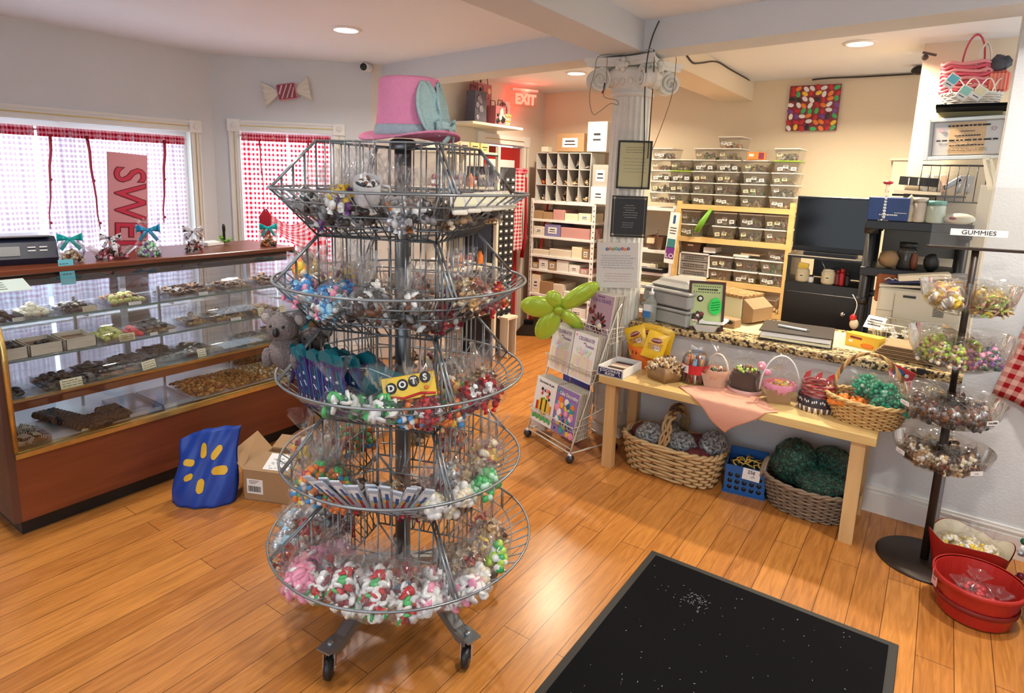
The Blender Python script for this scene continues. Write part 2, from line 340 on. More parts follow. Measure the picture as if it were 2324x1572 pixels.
# windows: casing with corner blocks and a gilt line, frame, pane
glass = clear('window_glass', (.97, 1, 1), .04)
def window(n, p0, dirv, z0, z1, wid):
    a = math.atan2(dirv.y, dirv.x); T = Matrix.Translation((p0.x, p0.y, 0)) @ Matrix.Rotation(a, 4, 'Z'); mb = MB(trimw, gold).xf(T); cw = .085
    for u in (-cw/2, wid+cw/2):
        mb.m(0).box((u, -.008, (z0+z1)/2), (cw, .016, z1-z0)); mb.box((u-.03, -.012, (z0+z1)/2), (.012, .024, z1-z0)); mb.box((u+.03, -.012, (z0+z1)/2), (.012, .024, z1-z0))
        mb.m(1).box((u, -.018, (z0+z1)/2), (.006, .006, z1-z0)); mb.m(0).box((u, -.016, z1+cw/2), (cw+.012, .032, cw+.012), bev=.004)
        mb.lathe([(.022, 0), (.018, .004), (.008, .002), (.006, .006), (0, .006)], (u, -.032, z1+cw/2), 12, rot=(PI/2, 0, 0))
    mb.m(0).box((wid/2, -.008, z1+cw/2), (wid, .016, cw)); mb.box((wid/2, -.012, z1+cw/2+.03), (wid, .024, .012)); mb.box((wid/2, -.012, z1+cw/2-.03), (wid, .024, .012)); mb.m(1).box((wid/2, -.018, z1+cw/2), (wid, .006, .006))
    mb.m(0).box((wid/2, -.03, z0-.015), (wid+.25, .10, .03), bev=.004); mb.box((wid/2, -.008, z0-.07), (wid+.17, .016, .08))
    for u in (.02, wid-.02): mb.box((u, .07, (z0+z1)/2), (.04, .05, z1-z0))
    k = max(1, round(wid/.85)); [mb.box((wid*i/k, .07, (z0+z1)/2), (.05, .05, z1-z0)) for i in range(1, k)]
    for z in (z0+.02, z1-.02, z0+(z1-z0)*.5): mb.box((wid/2, .07, z), (wid, .045, .035))
    for u in (-.001, wid+.001): mb.box((u, .045, (z0+z1)/2), (.004, .13, z1-z0))
    f = struct(mb, 'window_%d' % n); g = MB(glass).xf(T); g.box((wid/2, .08, (z0+z1)/2), (wid, .004, z1-z0)); g.build('pane', f)
    return T
T1 = window(1, V((XW, W1[0])), V((0, 1)), W1[2], W1[3], W1[1]-W1[0])
T2 = window(2, WC+(WE-WC).normalized()*W2a, WE-WC, .56, 1.89, W2b-W2a)
# door in the alcove
red = mat('red_paint', (.33, .012, .012), .4)
mb = MB(red, trimw); mb.box((-3.60, 4.93, .94), (.045, .66, 1.88)); d = struct(mb, 'door_1')
MB(trimw).box((-3.571, 4.93, 1.33), (.012, .44, .86)).build('door_light', d)
MB(mat('brass', (.5, .33, .1), .3, 1)).lathe([(0, 0), (.03, .004), (.012, .012), (.012, .04), (.028, .05), (.028, .07), (0, .08)], (-3.575, 4.68, .95), 14, rot=(0, PI/2, 0)).build('door_handle', d)
mb = MB(trimw, gold)
for y in (4.555, 5.305): mb.m(0).box((-3.54, y, .95), (.02, .085, 1.9)); mb.m(1).box((-3.528, y, .95), (.006, .006, 1.9)); mb.m(0).box((-3.537, y, 1.945), (.03, .10, .10))
mb.m(0).box((-3.54, 4.93, 1.945), (.02, .67, .085)); mb.m(1).box((-3.528, 4.93, 1.945), (.006, .67, .006)); struct(mb, 'trim_1')
# ------------------------------------------------------------------ curtains (hung on rods inside the casings)
ging = gingham('red_gingham_cloth', (.62, .01, .03), (.93, .90, .92), 26, trans=.42)
ging2 = gingham('faded_gingham_sheer', (.52, .34, .46), (.86, .86, .92), 30, trans=.42)
redtie = mat('red_ribbon', (.42, .005, .02), .7, trans=.15)
rodm = mat('curtain_rod_white', (.8, .8, .8), .3)
def curtain(T, u0, u1, z0, z1, nm, label, cat, mt, seed=0, gather=None, group=None):
    rn = random.Random(seed); ph = [rn.uniform(0, 6) for _ in range(4)]; W = u1-u0; root = thing(nm, label, 'curtain', group=group)
    def f(u, v):
        x = u0+W*u; z = z1-(z1-z0)*v; k = .35+.65*v
        y = -.018+.018*k*sin(x*62+ph[0]+2*v)+.014*k*sin(x*31+ph[1]-3*v+1.5*sin(x*7))+.005*sin(x*130+ph[2])
        if gather:
            g, gz = gather; t = max(0, 1-abs(z-gz)/.42); x = x+(g-x)*.62*t*t
        return (x, y-.02, z)
    mb = MB(mt, ging); mb.xf(T); mb.sheet(f, int(W*110), 26, uvf=lambda u, v: (u*W*1.25, v*(z1-z0))); cl = mb.build('cloth', root)
    mb = MB(redtie); mb.xf(T)
    def h(u, v):
        x = u0+W*u; return (x, -.045+.009*sin(x*210+ph[3])-.004*sin(PI*v), z1+.022-.062*v)
    mb2 = MB(gingham('gathered_gingham', (.45, .0, .02), (.8, .35, .42), 34, trans=.25)); mb2.xf(T); mb2.sheet(h, int(W*160), 4, uvf=lambda u, v: (u*W*1.4, v*.06)); mb2.build('gathered_heading', root)
    MB(rodm).xf(T).cyl((u0-.02, -.03, z1), (u1+.02, -.03, z1), .007, 8).build('curtain_rod', root)
    return root
curtain(T1, .02, 1.42, .60, 1.80, 'window_curtain', 'gingham sheer curtain on the left part of the wide window behind the scale', 'curtain', ging2, 1)
curtain(T1, 1.44, 2.375, .60, 1.80, 'window_curtain', 'gingham sheer curtain behind the pink letter sign in the wide window', 'curtain', ging2, 2)
curtain(T2, .015, .36, .60, 1.855, 'window_curtain', 'red gingham curtain on the left half of the narrow bay window', 'curtain', ging, 3)
curtain(T2, .37, .70, .60, 1.855, 'window_curtain', 'red gingham curtain on the right half of the narrow bay window', 'curtain', ging, 4)
def tie(T, a, b, label, w0=.026, w1=.008):
    """a hanging red ribbon with two buttons"""
    mb = MB(redtie, mat('red_button', (.35, .01, .04), .3)); mb.xf(T); pts = [V(a).lerp(V(b), t/6)+V((.004*sin(t*2.1), -.004*sin(t), 0)) for t in range(7)]
    mb.tube(pts, lambda t: w0+(w1-w0)*t, 8, flat=.18)
    for t in (.06, .47, .93): p = V(a).lerp(V(b), t); mb.m(1).ball(p+V((0, -.012, 0)), .010, 8, 4)
    return mb.build('curtain_tie', None, label=label, cat='ribbon', group='red ribbons hanging down the curtains')
def t1p(px, py): p = ax(px, py, XW+.06); return (p.y-W1[0], -.062, p.z)
tie(T1, t1p(113, 305), t1p(114, 520), 'red ribbon hanging down the curtain above the teal bow basket')
tie(T1, t1p(196, 308), t1p(228, 520), 'slanting red ribbon left of the pink letter sign')
tie(T1, t1p(372, 318), t1p(372, 505), 'red ribbon right of the pink letter sign')
def w2p(px, py):
    n = V((1, -1, 0))/2**.5; d = ray(px, py); t = (V((WC.x, WC.y, 0))+n*.06).dot(n)/V((d.x, d.y, 0)).dot(n); p = d*t; q = V((p.x, p.y))-(WC+(WE-WC).normalized()*W2a); return (q.dot((WE-WC).normalized()), -.062, p.z+EYE)
tie(T2, w2p(588, 318), w2p(602, 470), 'red ribbon on the left half of the narrow bay window', .022, .004)
tie(T2, w2p(700, 316), w2p(697, 500), 'red ribbon on the right half of the narrow bay window', .02, .006)
# swag of gathered cloth held by a tieback in the bay window
mb = MB(ging, redtie); mb.xf(T2); a0 = V(w2p(604, 474)); e0 = V(w2p(742, 470)); q0 = V(w2p(604, 545)); q1 = V(w2p(742, 640))
def swg(u, v):
    top = a0.lerp(e0, u)+V((0, 0, -.13*sin(PI*min(1, u*1.15)))); bot = q0.lerp(q1, u)+V((0, 0, -.02*sin(u*9))); return top.lerp(bot, v*(.25+.75*u))+V((0, -.02-.016*sin(v*13+u*5), 0))
mb.sheet(swg, 22, 16, uvf=lambda u, v: (u*.42, v*.3+.2*u))
for k in range(5): mb.m(1).tube([a0+V((.004*k-.008, -.02, 0)), a0+V((-.03+.016*k, -.045, -.06)), a0+V((-.028+.014*k, -.045, -.15)), a0+V((-.02+.012*k, -.04, -.24))], lambda t: .004+.014*sin(PI*min(1, t*1.1)), 7)
mb.build('gathered_swag', None, label='red gingham swag gathered up with a tassel-like knot in the bay window', cat='curtain')
# ------------------------------------------------------------------ recessed lamps
lens = mat('lamp_lens', (1, .93, .80), .5, emit=26); ring = mat('lamp_trim_white', (.85, .83, .8), .35)
LL = ['recessed ceiling light above the display case', 'recessed ceiling light in the warm room behind the counter', 'recessed ceiling light between the exit sign and the column']
for i, L in enumerate(LAMPS):
    if i < 3: lab, g = LL[i], None
    else: lab, g = 'recessed ceiling light outside the view of the photograph', 'ceiling lights outside the view'
    t = thing('ceiling_light', lab, 'light', (L.x, L.y, CEIL), group=g)
    MB(ring).lathe([(.094, -.001), (.092, -.007), (.07, -.010), (.068, .0)], (0, 0, 0), 28, cap=False).build('trim_ring', t)
    MB(lens).lathe([(.068, -.004), (.001, -.004)], (0, 0, 0), 28, cap=False).build('lens', t)
# ================================================================== COLUMN
stone = mat('aged_plaster', (.76, .75, .68), .75, bump=.4, bscale=40, var=.12, vscale=14)
CCX, CCY = -1.597, 3.50
col = thing('fluted_column', 'white fluted column with scrolled capital standing at the counter end', 'column', (CCX, CCY, 0))
mb = MB(stone); prof = [(.128, .18), (.126, .6), (.122, 1.2), (.114, 1.8), (.108, 2.08)]
def flut(i, z): return 1 if i % 4 in (0, 1) else (.93 if i % 4 == 2 else .92)
mb.lathe(prof, (0, 0, 0), 80, wob=flut, smooth=False); mb.build('shaft', col)
mb = MB(stone); mb.box((0, .045, .04), (.20, .28, .08), bev=.01); mb.lathe([(.12, .08), (.13, .105), (.122, .125), (.125, .15), (.12, .17), (.128, .18)], n=40); mb.build('base', col)
mb = MB(stone); mb.lathe([(.112, 2.075), (.125, 2.085), (.125, 2.10), (.112, 2.11), (.122, 2.13), (.15, 2.17), (.165, 2.20), (.15, 2.23)], n=40)
for i in range(20): a = i*PI/10; mb.ball((cos(a)*.142, sin(a)*.142, 2.155), .016, 7, 4, sc=(1, 1, 1.4))
def abacus():
    pts = []
    for s_ in range(4):
        a0_ = PI/4+s_*PI/2; a1_ = a0_+PI/2; A = V((cos(a0_), sin(a0_), 0))*.29; B_ = V((cos(a1_), sin(a1_), 0))*.29; nrm = (A+B_).normalized()
        for k in range(8): t = k/8; pts.append(A.lerp(B_, t)-nrm*.055*sin(PI*t))
    return pts
ab = abacus(); mb.prism([p+V((0, 0, 2.235)) for p in ab], (0, 0, .022)); mb.prism([p*1.04+V((0, 0, 2.257)) for p in ab], (0, 0, .026))
for s_ in range(4):
    a = PI/4+s_*PI/2; nrm = V((cos(a+PI/4), sin(a+PI/4), 0))*.155; mb.ball(nrm+V((0, 0, 2.24)), .035, 8, 5, sc=(1, 1, .8))
    for k in range(5): b_ = k*2*PI/5; mb.ball(nrm*1.08+V((cos(a+3*PI/4)*cos(b_)*.03, sin(a+3*PI/4)*cos(b_)*.03, 2.24+.03*sin(b_))), .016, 6, 4)
mb.build('capital', col)
for s_ in range(4):
    a = PI/4+s_*PI/2; mb = MB(stone); ctr = V((cos(a), sin(a), 0))*.215+V((0, 0, 2.165)); tn = V((-sin(a), cos(a), 0)); rd = V((cos(a), sin(a), 0))
    for sd in (-1, 1):
        pts = []
        for k in range(40): th = k*.38; r = .068*(1-k/44); pts.append(ctr+rd*cos(th+PI/2)*r*1+V((0, 0, sin(th+PI/2)*r))+tn*sd*(.028+.0003*k))
        mb.tube(pts, lambda t: .011-.005*t, 6)
    R_ = Matrix.Rotation(a, 4, 'Z'); mb.xf(Matrix.Translation(ctr) @ R_); mb.lathe([(.062, -.028), (.05, -.012), (.05, .012), (.062, .028)], n=24, rot=(PI/2, 0, 0)); mb.xf()
    mb.tube([ctr+V((0, 0, .065)), ctr-rd*.07+V((0, 0, .075)), ctr-rd*.13+V((0, 0, .065))], .016, 6)
    mb.build('volute', col)
# ================================================================== DISPLAY CASE
cherry = wood('cherry_laminate', (.13, .032, .013), (.20, .052, .02), (1, .5, 5), .32)
darkw = wood('dark_end_panel', (.06, .025, .018), (.10, .04, .028), (3, 3, .6), .4)
brass = mat('worn_brass', (.62, .45, .16), .28, .9, var=.25, vscale=22)
black = mat('black_plastic', (.012, .012, .013), .4); blackm = mat('black_matte', (.004, .004, .005), .9, spec=.1)
dglass = clear('display_glass', (.95, .98, .985), .10, .02); whites = mat('white_shelf', (.78, .80, .84), .25); alum = mat('brushed_metal', (.62, .62, .64), .3, .9)
Y0, Y1, XF, XB = .82, 2.425, -3.06, -3.86
case = thing('display_case', 'long glass candy display case with cherry wood base and top', 'display case', (0, 0, 0))
MB(black).box((XF-.42, (Y0+Y1)/2, .043), (.72, Y1-Y0-.02, .086)).build('toe_kick', case)
MB(cherry).box((XF-.012, (Y0+Y1)/2, .23), (.024, Y1-Y0, .29)).box(((XF+XB)/2, (Y0+Y1)/2, .23), (.76, Y1-Y0-.05, .24)).build('base_cabinet', case)
arc = [(XF-.36+.36*sin(t), .80+.29*cos(t)) for t in [i*PI/2/10 for i in range(10, -1, -1)]]      # (x, z) curve of the glass front
prof = [(XB, .086), (XF, .086), (XF, .80)]+arc+[(XB, 1.09)]
inner = [(XB+.02, .40), (XF-.02, .40), (XF-.02, .80)]+[(x-.02, z-.015) for x, z in arc]
MB(darkw, cherry).prism([(x, Y0, z) for x, z in prof], (0, -.028, 0)).build('end_panel', case, label='dark end panel of the case')
mb = MB(darkw, dglass); mb.prism([(XB, Y1, .086), (XF, Y1, .086), (XF, Y1, .39), (XB, Y1, .39)], (0, .028, 0)); mb.m(1).prism([(x, Y1+.008, z) for x, z in [(XB, .39), (XF, .39), (XF, .80)]+arc+[(XB, 1.09)]], (0, .008, 0)); mb.build('end_panel', case, label='glass far end panel')
for y in (Y0+.004, Y1+.012): MB(black, brass).m(0 if y > 1 else 1).tube([(x+.003, y, z) for x, z in [(XF, .40), (XF, .80)]+arc], .011, 6).build('edge_trim', case)
mb = MB(dglass); mb.sheet(lambda u, v: ((lambda q: (q[0], Y0+.01+(Y1-Y0-.02)*u, q[1]))(([(XF, .395), (XF, .6), (XF, .80)]+arc)[min(12, int(round(v*12)))])), 2, 12); mb.build('curved_front_glass', case)
MB(brass).box((XF+.003, (Y0+Y1)/2, .382), (.02, Y1-Y0, .022)).box((XF-.03, (Y0+Y1)/2, .392), (.05, Y1-Y0-.03, .008)).build('brass_sill', case)
MB(brass, cherry).box((XF-.012, (Y0+Y1)/2, .617), (.02, Y1-Y0-.03, .012)).m(1).box((XF-.014, (Y0+Y1)/2, .592), (.012, Y1-Y0-.03, .038)).build('brass_rail', case)
MB(whites).box(((XF+XB)/2-.01, (Y0+Y1)/2, .392), (.74, Y1-Y0-.03, .012)).build('deck', case)
for z, x in ((.617, XF-.03), (.76, -3.16), (.90, -3.29)):
    MB(dglass, mat('green_glass_edge', (.12, .22, .20), .15)).box(((x-3.80)/2, (Y0+Y1)/2, z), (x+3.80, Y1-Y0-.03, .008)).m(1).box((x+.001, (Y0+Y1)/2, z), (.003, Y1-Y0-.03, .009)).build('glass_shelf', case)
for y in (1.22, 1.62, 2.02):
    mb = MB(alum); mb.box((-3.44, y, .68), (.012, .012, .56)); [mb.box((-3.44, y, z-.012), (.3, .01, .012)) for z in (.76, .90)]; mb.build('shelf_upright', case)
mb = MB(mat('light_housing', (.07, .065, .06), .25, .6)); mb.box((-3.47, (Y0+Y1)/2, 1.062), (.10, Y1-Y0-.02, .055)); mb.build('light_housing', case)
mb = MB(alum, clear('back_sliding_glass', (.8, .82, .86), .12, .03)); mb.m(0).box((XB, (Y0+Y1)/2, .41), (.03, Y1-Y0, .03)).box((XB, (Y0+Y1)/2, 1.075), (.03, Y1-Y0, .03)); [mb.box((XB, y, .74), (.025, .03, .66)) for y in (Y0+.015, 1.62, Y1-.015)]; mb.m(1).box((XB, (Y0+Y1)/2, .74), (.006, Y1-Y0-.04, .64)); mb.build('sliding_door', case)
MB(cherry).box(((XB-3.415)/2, (Y0+Y1)/2, 1.105), (-3.415-XB+.06, Y1-Y0+.06, .026), bev=.004).build('top', case)
# ================================================================== BASKET STAND
wire = mat('grey_wire', (.27, .30, .32), .34, .65); wire2 = mat('grey_pole', (.22, .235, .25), .34, .8)
SX, SY = -1.487, 1.503
stand = thing('wire_basket_stand', 'tall grey five-tier revolving wire basket stand full of bagged candy', 'display stand', (SX, SY, 0))
MB(wire2).lathe([(.028, .06), (.028, 1.70)], n=20).lathe([(.040, 1.675), (.042, 1.68), (.042, 1.705), (.03, 1.71)], n=20).build('pole', stand)
DA = [rad(a) for a in (245, 335, 65, 155)]; RV = .28
TIERS = [(1.69, 1.545, 1.40, .418), (1.40, 1.255, 1.10, .418), (1.10, .94, .795, .418), (.795, .63, .49, .418), (.49, .33, .19, .464)]
def tray(zt, zr, zb, R):
    mb = MB(wire); r_ = .0028
    for q in range(4):
        a0 = DA[q]; a1 = a0+PI/2; A = V((cos(a0)*RV, sin(a0)*RV, 0)); B = V((cos(a1)*RV, sin(a1)*RV, 0)); n = 13
        def arcp(t, s): # s: 0 bottom chord .. 1 rim
            ch = A.lerp(B, t); a = a0+(a1-a0)*t; o = V((cos(a)*R, sin(a)*R, 0)); p = ch.lerp(o, s); p.z = zb+(zr-zb)*s; return p
        for z in (zt, (zt+zb)/2, zb): mb.cyl((A.x, A.y, z), (B.x, B.y, z), .0036 if z != (zt+zb)/2 else r_, 5)
        for i in range(9): p = A.lerp(B, i/8); mb.cyl((p.x, p.y, zt), (p.x, p.y, zb), r_, 5)
        for i in range(n+1): t = i/n; mb.cyl(arcp(t, 0), arcp(t, 1), r_, 4)
        for s in (.25, .5, .75): mb.tube([arcp(i/12, s) for i in range(13)], r_, 5, cap=False)
        mb.tube([arcp(i/18, 1) for i in range(19)], .0044, 6, cap=False)
        for s, P_ in ((0, A), (1, B)):  # slanting divider rods
            a = a0 if s == 0 else a1; off = V((-sin(a), cos(a), 0))*(.006 if s == 0 else -.006); o = V((cos(a)*R, sin(a)*R, zr))
            mb.cyl(V((P_.x, P_.y, zt))+off, o+off, .0040, 6)
            for k in (1, 2, 3): t = k/4; q1 = V((P_.x, P_.y, zt)).lerp(o, t)+off; q0 = V((P_.x, P_.y, zb)).lerp(o, t)+off; mb.cyl(q1, q0, r_, 4)
    for a in DA: mb.cyl((.02*cos(a), .02*sin(a), zb+.01), (RV*cos(a), RV*sin(a), zb), .004, 5); mb.cyl((.02*cos(a), .02*sin(a), zt-.01), (RV*cos(a), RV*sin(a), zt), .004, 5)
    return mb
for tr in TIERS: tray(*tr).build('wire_basket', stand)
grey = mat('grey_leg_metal', (.30, .33, .34), .38, .7)
for k in range(5):
    a = rad(-83+72*k); d_ = V((cos(a), sin(a), 0)); sd_ = V((-sin(a), cos(a), 0)); mb = MB(grey); w = .022
    P0 = [d_*.03+V((0, 0, .205)), d_*.20+V((0, 0, .165)), d_*.33+V((0, 0, .108)), d_*.385+V((0, 0, .10))]
    for p, q in zip(P0, P0[1:]):
        mb.poly([p-sd_*w, q-sd_*w, q+sd_*w, p+sd_*w]); [mb.prism([p+sd_*w*s, q+sd_*w*s, q+sd_*w*s-V((0, 0, .03)), p+sd_*w*s-V((0, 0, .035))], sd_*-.003*s) for s in (-1, 1)]
    mb.box(d_*.375+V((0, 0, .103)), (.07, .055, .006), rot=(0, 0, a)); mb.ball(d_*.375+V((0, 0, .11)), .012, 8, 4, sc=(1, 1, .7)); lg = mb.build('leg', stand)
    cs = MB(alum, black); tw = a+[.5, -.9, 2.4, 1.2, -1.9][k]; dd = V((cos(tw), sin(tw), 0)); ss = V((-sin(tw), cos(tw), 0)); ax_ = d_*.375+dd*.018+V((0, 0, .038))
    cs.cyl(d_*.375+V((0, 0, .10)), d_*.375+V((0, 0, .082)), .017, 12)
    for s in (-1, 1): cs.prism([d_*.375+V((0, 0, .086))+dd*.02+ss*.017*s, d_*.375+V((0, 0, .086))-dd*.018+ss*.017*s, ax_-dd*.01+ss*.017*s-V((0, 0, .006)), ax_+dd*.01+ss*.017*s-V((0, 0, .006))], ss*.002*s)
    cs.m(0).cyl(ax_-ss*.021, ax_+ss*.021, .005, 8)
    cs.m(1); cs.xf(Matrix.Translation(ax_) @ Matrix.Rotation(tw+PI/2, 4, 'Z')); cs.lathe([(.030, -.013), (.037, -.009), (.038, 0), (.037, .009), (.030, .013)], n=24, rot=(0, PI/2, 0)); cs.xf()
    cs.build('caster', lg, label='black rubber wheel with chrome fork')
# ================================================================== TABLE and COUNTER
pine = wood('pale_pine', (.64, .43, .16), (.78, .55, .23), (.8, 7, 7), .45)
TZ = .535
tb = thing('side_table', 'low pale wood console table against the counter holding candy baskets', 'table', (-.79, 3.21, 0))
MB(pine).box((0, 0, TZ-.021), (1.345, .42, .042), bev=.002).build('tabletop', tb)
for x in (-.605, .605):
    for y in (-.165, .155): MB(wood('pine_leg', (.60, .38, .16), (.72, .48, .22), (7, 7, .8), .5)).box((x, y, (TZ-.042)/2), (.058, .052, TZ-.042)).build('leg', tb)
leo = spots('leopard_print', (.46, .33, .14), [(.03, .02, .012), (.55, .42, .2), (.06, .035, .02), (.34, .20, .07), (.6, .48, .25)], 75, .5)
paper = mat('cream_paper', (.80, .66, .36), .5)
ct = thing('sales_counter', 'counter top covered in leopard print cloth with cream sheets on it', 'counter', (0, 0, 0))
MB(leo).box((-.565, 3.72, .755), (1.81, .66, .04), bev=.006).build('leopard_cloth_top', ct)
MB(paper).box((-.66, 3.76, .7758), (1.30, .40, .0016)).build('paper_liner', ct, label='cream paper under clear cover')
# black mat on the floor
mb = MB(blackm, mat('mat_rubber_edge', (.014, .014, .013), .6), mat('mat_specks', (.4, .4, .4), .8)); MX0, MX1, MY0, MY1 = -.868, .062, .25, 2.412
mb.m(1).box(((MX0+MX1)/2, (MY0+MY1)/2, .003), (MX1-MX0, MY1-MY0, .006), bev=.002); mb.m(0).box(((MX0+MX1)/2, (MY0+MY1)/2, .0065), (MX1-MX0-.06, MY1-MY0-.06, .005))
mo = mb.build('floor_mat', None, label='black carpeted door mat with rubber edge lying on the wood floor', cat='mat')
mb = MB(mat('mat_specks', (.4, .4, .4), .8)); rn = random.Random(3)
for i in range(120): mb.box((rn.uniform(MX0+.05, MX1-.05), rn.uniform(1.4, MY1-.05), .0095), (rn.uniform(.001, .006), .0015, .001), rot=(0, 0, rn.uniform(0, 3)))
for i in range(70): mb.box((rn.gauss(-.60, .035), rn.gauss(2.20, .03), .0095), (rn.uniform(.002, .010), .0008, .0008), rot=(0, 0, rn.uniform(0, 3)))
tag(mb.build('lint_specks', mo), kind='stuff')
# ================================================================== GENERATORS
film = clear('cellophane', (.985, .985, .985), .0, .10, body=.03, bcol=(.9, .92, .95), crinkle=30, fres=.30)
acry = clear('clear_acrylic', (.97, .975, .97), .08, .03); paperw = mat('white_paper', (.82, .82, .80), .6); ink = mat('black_ink', (.02, .02, .02), .6)
cardy = mat('cream_card', (.78, .74, .50), .6); kraft = mat('brown_cardboard', (.36, .22, .11), .8, var=.08, vscale=30)
PAL = dict(black=(.015, .013, .014), white=(.85, .85, .83), yellow=(.85, .58, .04), orange=(.85, .22, .02), red=(.55, .015, .02), pink=(.88, .32, .48), blue=(.04, .28, .65), sky=(.35, .68, .88), purple=(.20, .06, .32),
           green=(.06, .45, .12), lime=(.50, .75, .08), brown=(.16, .05, .02), choc=(.040, .017, .011), tan=(.58, .38, .18), silver=(.62, .66, .72), dkgreen=(.01, .10, .05), cream=(.86, .76, .56), maroon=(.22, .015, .03), teal=(.02, .36, .40), grey=(.25, .25, .26), mint=(.55, .80, .62), gold=(.66, .42, .08), peach=(.88, .50, .32))
def pc(n, rough=.35): return mat('candy_'+n, PAL[n], rough, coat=.3) if n != 'silver' else mat('candy_silver', PAL[n], .3, .7)
def pile(mb, cols, n, rx, ry, h, r, shape='ball', z0=0, rn=random, domed=True, squash=1):
    """pieces heaped inside an ellipse rx, ry and height h"""
    for i in range(n):
        a = rn.uniform(0, 2*PI); q = math.sqrt(rn.random()); x = cos(a)*q*(rx-r*.7); y = sin(a)*q*(ry-r*.7); zz = z0+r*.8+(h-r*1.6)*(1-(q*q if domed else 0))*rn.uniform(.55 if q < .8 else .1, 1)
        mb.m(rn.randrange(len(mb.mats)) if cols is None else cols[rn.randrange(len(cols))]); rt = (rn.uniform(0, 3), rn.uniform(0, 3), rn.uniform(0, 3))
        if shape == 'ball': mb.ball((x, y, zz), r, 7, 4, sc=(1, 1, squash))
        elif shape == 'disc': mb.lathe([(r*.2, -r*.32), (r, -r*.2), (r, r*.2), (r*.2, r*.32)], (x, y, zz), 8, rot=rt)
        elif shape == 'cube': mb.box((x, y, zz), (r*1.7,)*3, rot=rt, bev=r*.3)
        elif shape == 'wrap': mb.ball((x, y, zz), r, 6, 4, sc=(1, .7, .7), rot=rt); R_ = Euler(rt).to_matrix(); [mb.lathe([(r*.15, 0), (r*.6, r*.7)], V((x, y, zz))+R_ @ V((r*.9*s, 0, 0)), 5, rot=(R_ @ Matrix.Rotation(s*PI/2, 3, 'Y')).to_euler(), cap=False) for s in (-1, 1)]
        elif shape == 'strip': mb.box((x, y, zz), (r*3.2, r*.35, r*.5), rot=(rt[0]*.4, rt[1]*.4, rt[2]))
        elif shape == 'chunk': mb.ball((x, y, zz), r, 6, 4, sc=(1.2, .9, .6), rot=rt, jit=.22)
    return mb
BAGS = {}
def bag_mesh(key, cols, shape='ball', n=34, r=.012, R=.045, h=.06, tall=.06, seed=1):
    if key in BAGS: return BAGS[key]
    rn = random.Random(seed); mb = MB(*[pc(c) for c in cols]); pile(mb, None, int(n*1.25), R, R*.85, h*1.15, r, shape, rn=rn)
    fill = mb.mesh('bag_filling'); mb = MB(film); k = 22; ph = rn.uniform(0, 6)
    prof = [(.2*R, .001), (R*.95, .006), (R*1.12, h*.35), (R*1.08, h*.65), (R*.7, h*1.0), (R*.20, h*1.25), (R*.16, h*1.32), (R*.42, h*1.32+tall*.4), (R*.75, h*1.32+tall)]
    mb.lathe(prof, n=k, cap=False, sy=.88, smooth=False, wob=lambda i, z: 1+(.22 if z > h*1.3 else .05)*sin(i*2*PI/k*5+ph)+(.14 if z > h*1.3 else .03)*sin(i*2*PI/k*9+ph*2))
    BAGS[key] = (fill, mb.mesh('bag_film')); return BAGS[key]
def bag(key, loc, label, cat='candy bag', rz=0, group=None, scale=1, rot=None, nm='candy_bag'):
    f, w_ = BAGS[key]; o = put(nm, f, None, loc, rz, label, cat=cat, group=group, scale=scale, rot=rot); put('clear_wrapper', w_, o); return o
bag_mesh('bw', ['black', 'white', 'black', 'grey'], 'chunk', 30, .014, seed=2); bag_mesh('yel', ['yellow', 'black', 'white', 'purple'], 'wrap', 22, .014, seed=3); bag_mesh('org', ['orange', 'white', 'silver', 'grey'], 'wrap', 22, .014, seed=4)
bag_mesh('ry', ['yellow', 'maroon', 'yellow', 'cream', 'orange'], 'chunk', 26, .017, R=.055, h=.08, seed=5); bag_mesh('sky', ['sky', 'sky', 'white', 'blue', 'pink'], 'wrap', 26, .014, R=.05, h=.07, seed=6)
bag_mesh('gw', ['dkgreen', 'white', 'green', 'white'], 'disc', 26, .016, R=.05, h=.06, seed=7); bag_mesh('rain', ['orange', 'yellow', 'green', 'red', 'blue', 'white', 'orange'], 'ball', 60, .0095, R=.052, h=.07, seed=8)
bag_mesh('wball', ['white', 'cream'], 'ball', 30, .014, R=.048, h=.055, seed=9); bag_mesh('grn', ['green', 'mint', 'green'], 'ball', 44, .011, R=.045, h=.055, seed=10); bag_mesh('red', ['red', 'maroon', 'white'], 'wrap', 26, .014, R=.05, seed=11)
bag_mesh('pink', ['pink', 'pink', 'white'], 'disc', 40, .016, R=.058, h=.065, tall=.035, seed=12); bag_mesh('mint', ['red', 'white', 'white', 'green', 'maroon'], 'disc', 44, .0125, R=.055, h=.06, tall=.04, seed=13)
bag_mesh('sil', ['silver', 'white', 'silver', 'sky'], 'ball', 34, .013, R=.05, h=.06, tall=.035, seed=14); bag_mesh('rust', ['brown', 'red', 'cream', 'orange'], 'wrap', 30, .014, R=.05, h=.055, tall=.035, seed=15); bag_mesh('tanb', ['tan', 'cream', 'tan', 'brown'], 'wrap', 26, .015, R=.052, h=.06, seed=16)
bag_mesh('pw', ['pink', 'white', 'white'], 'disc', 34, .015, R=.052, h=.06, tall=.03, seed=17); bag_mesh('lime', ['lime', 'green', 'lime', 'white'], 'ball', 40, .011, R=.035, h=.075, tall=.05, seed=18); bag_mesh('choc', ['choc', 'brown', 'grey', 'white'], 'chunk', 30, .015, R=.048, h=.055, seed=19)
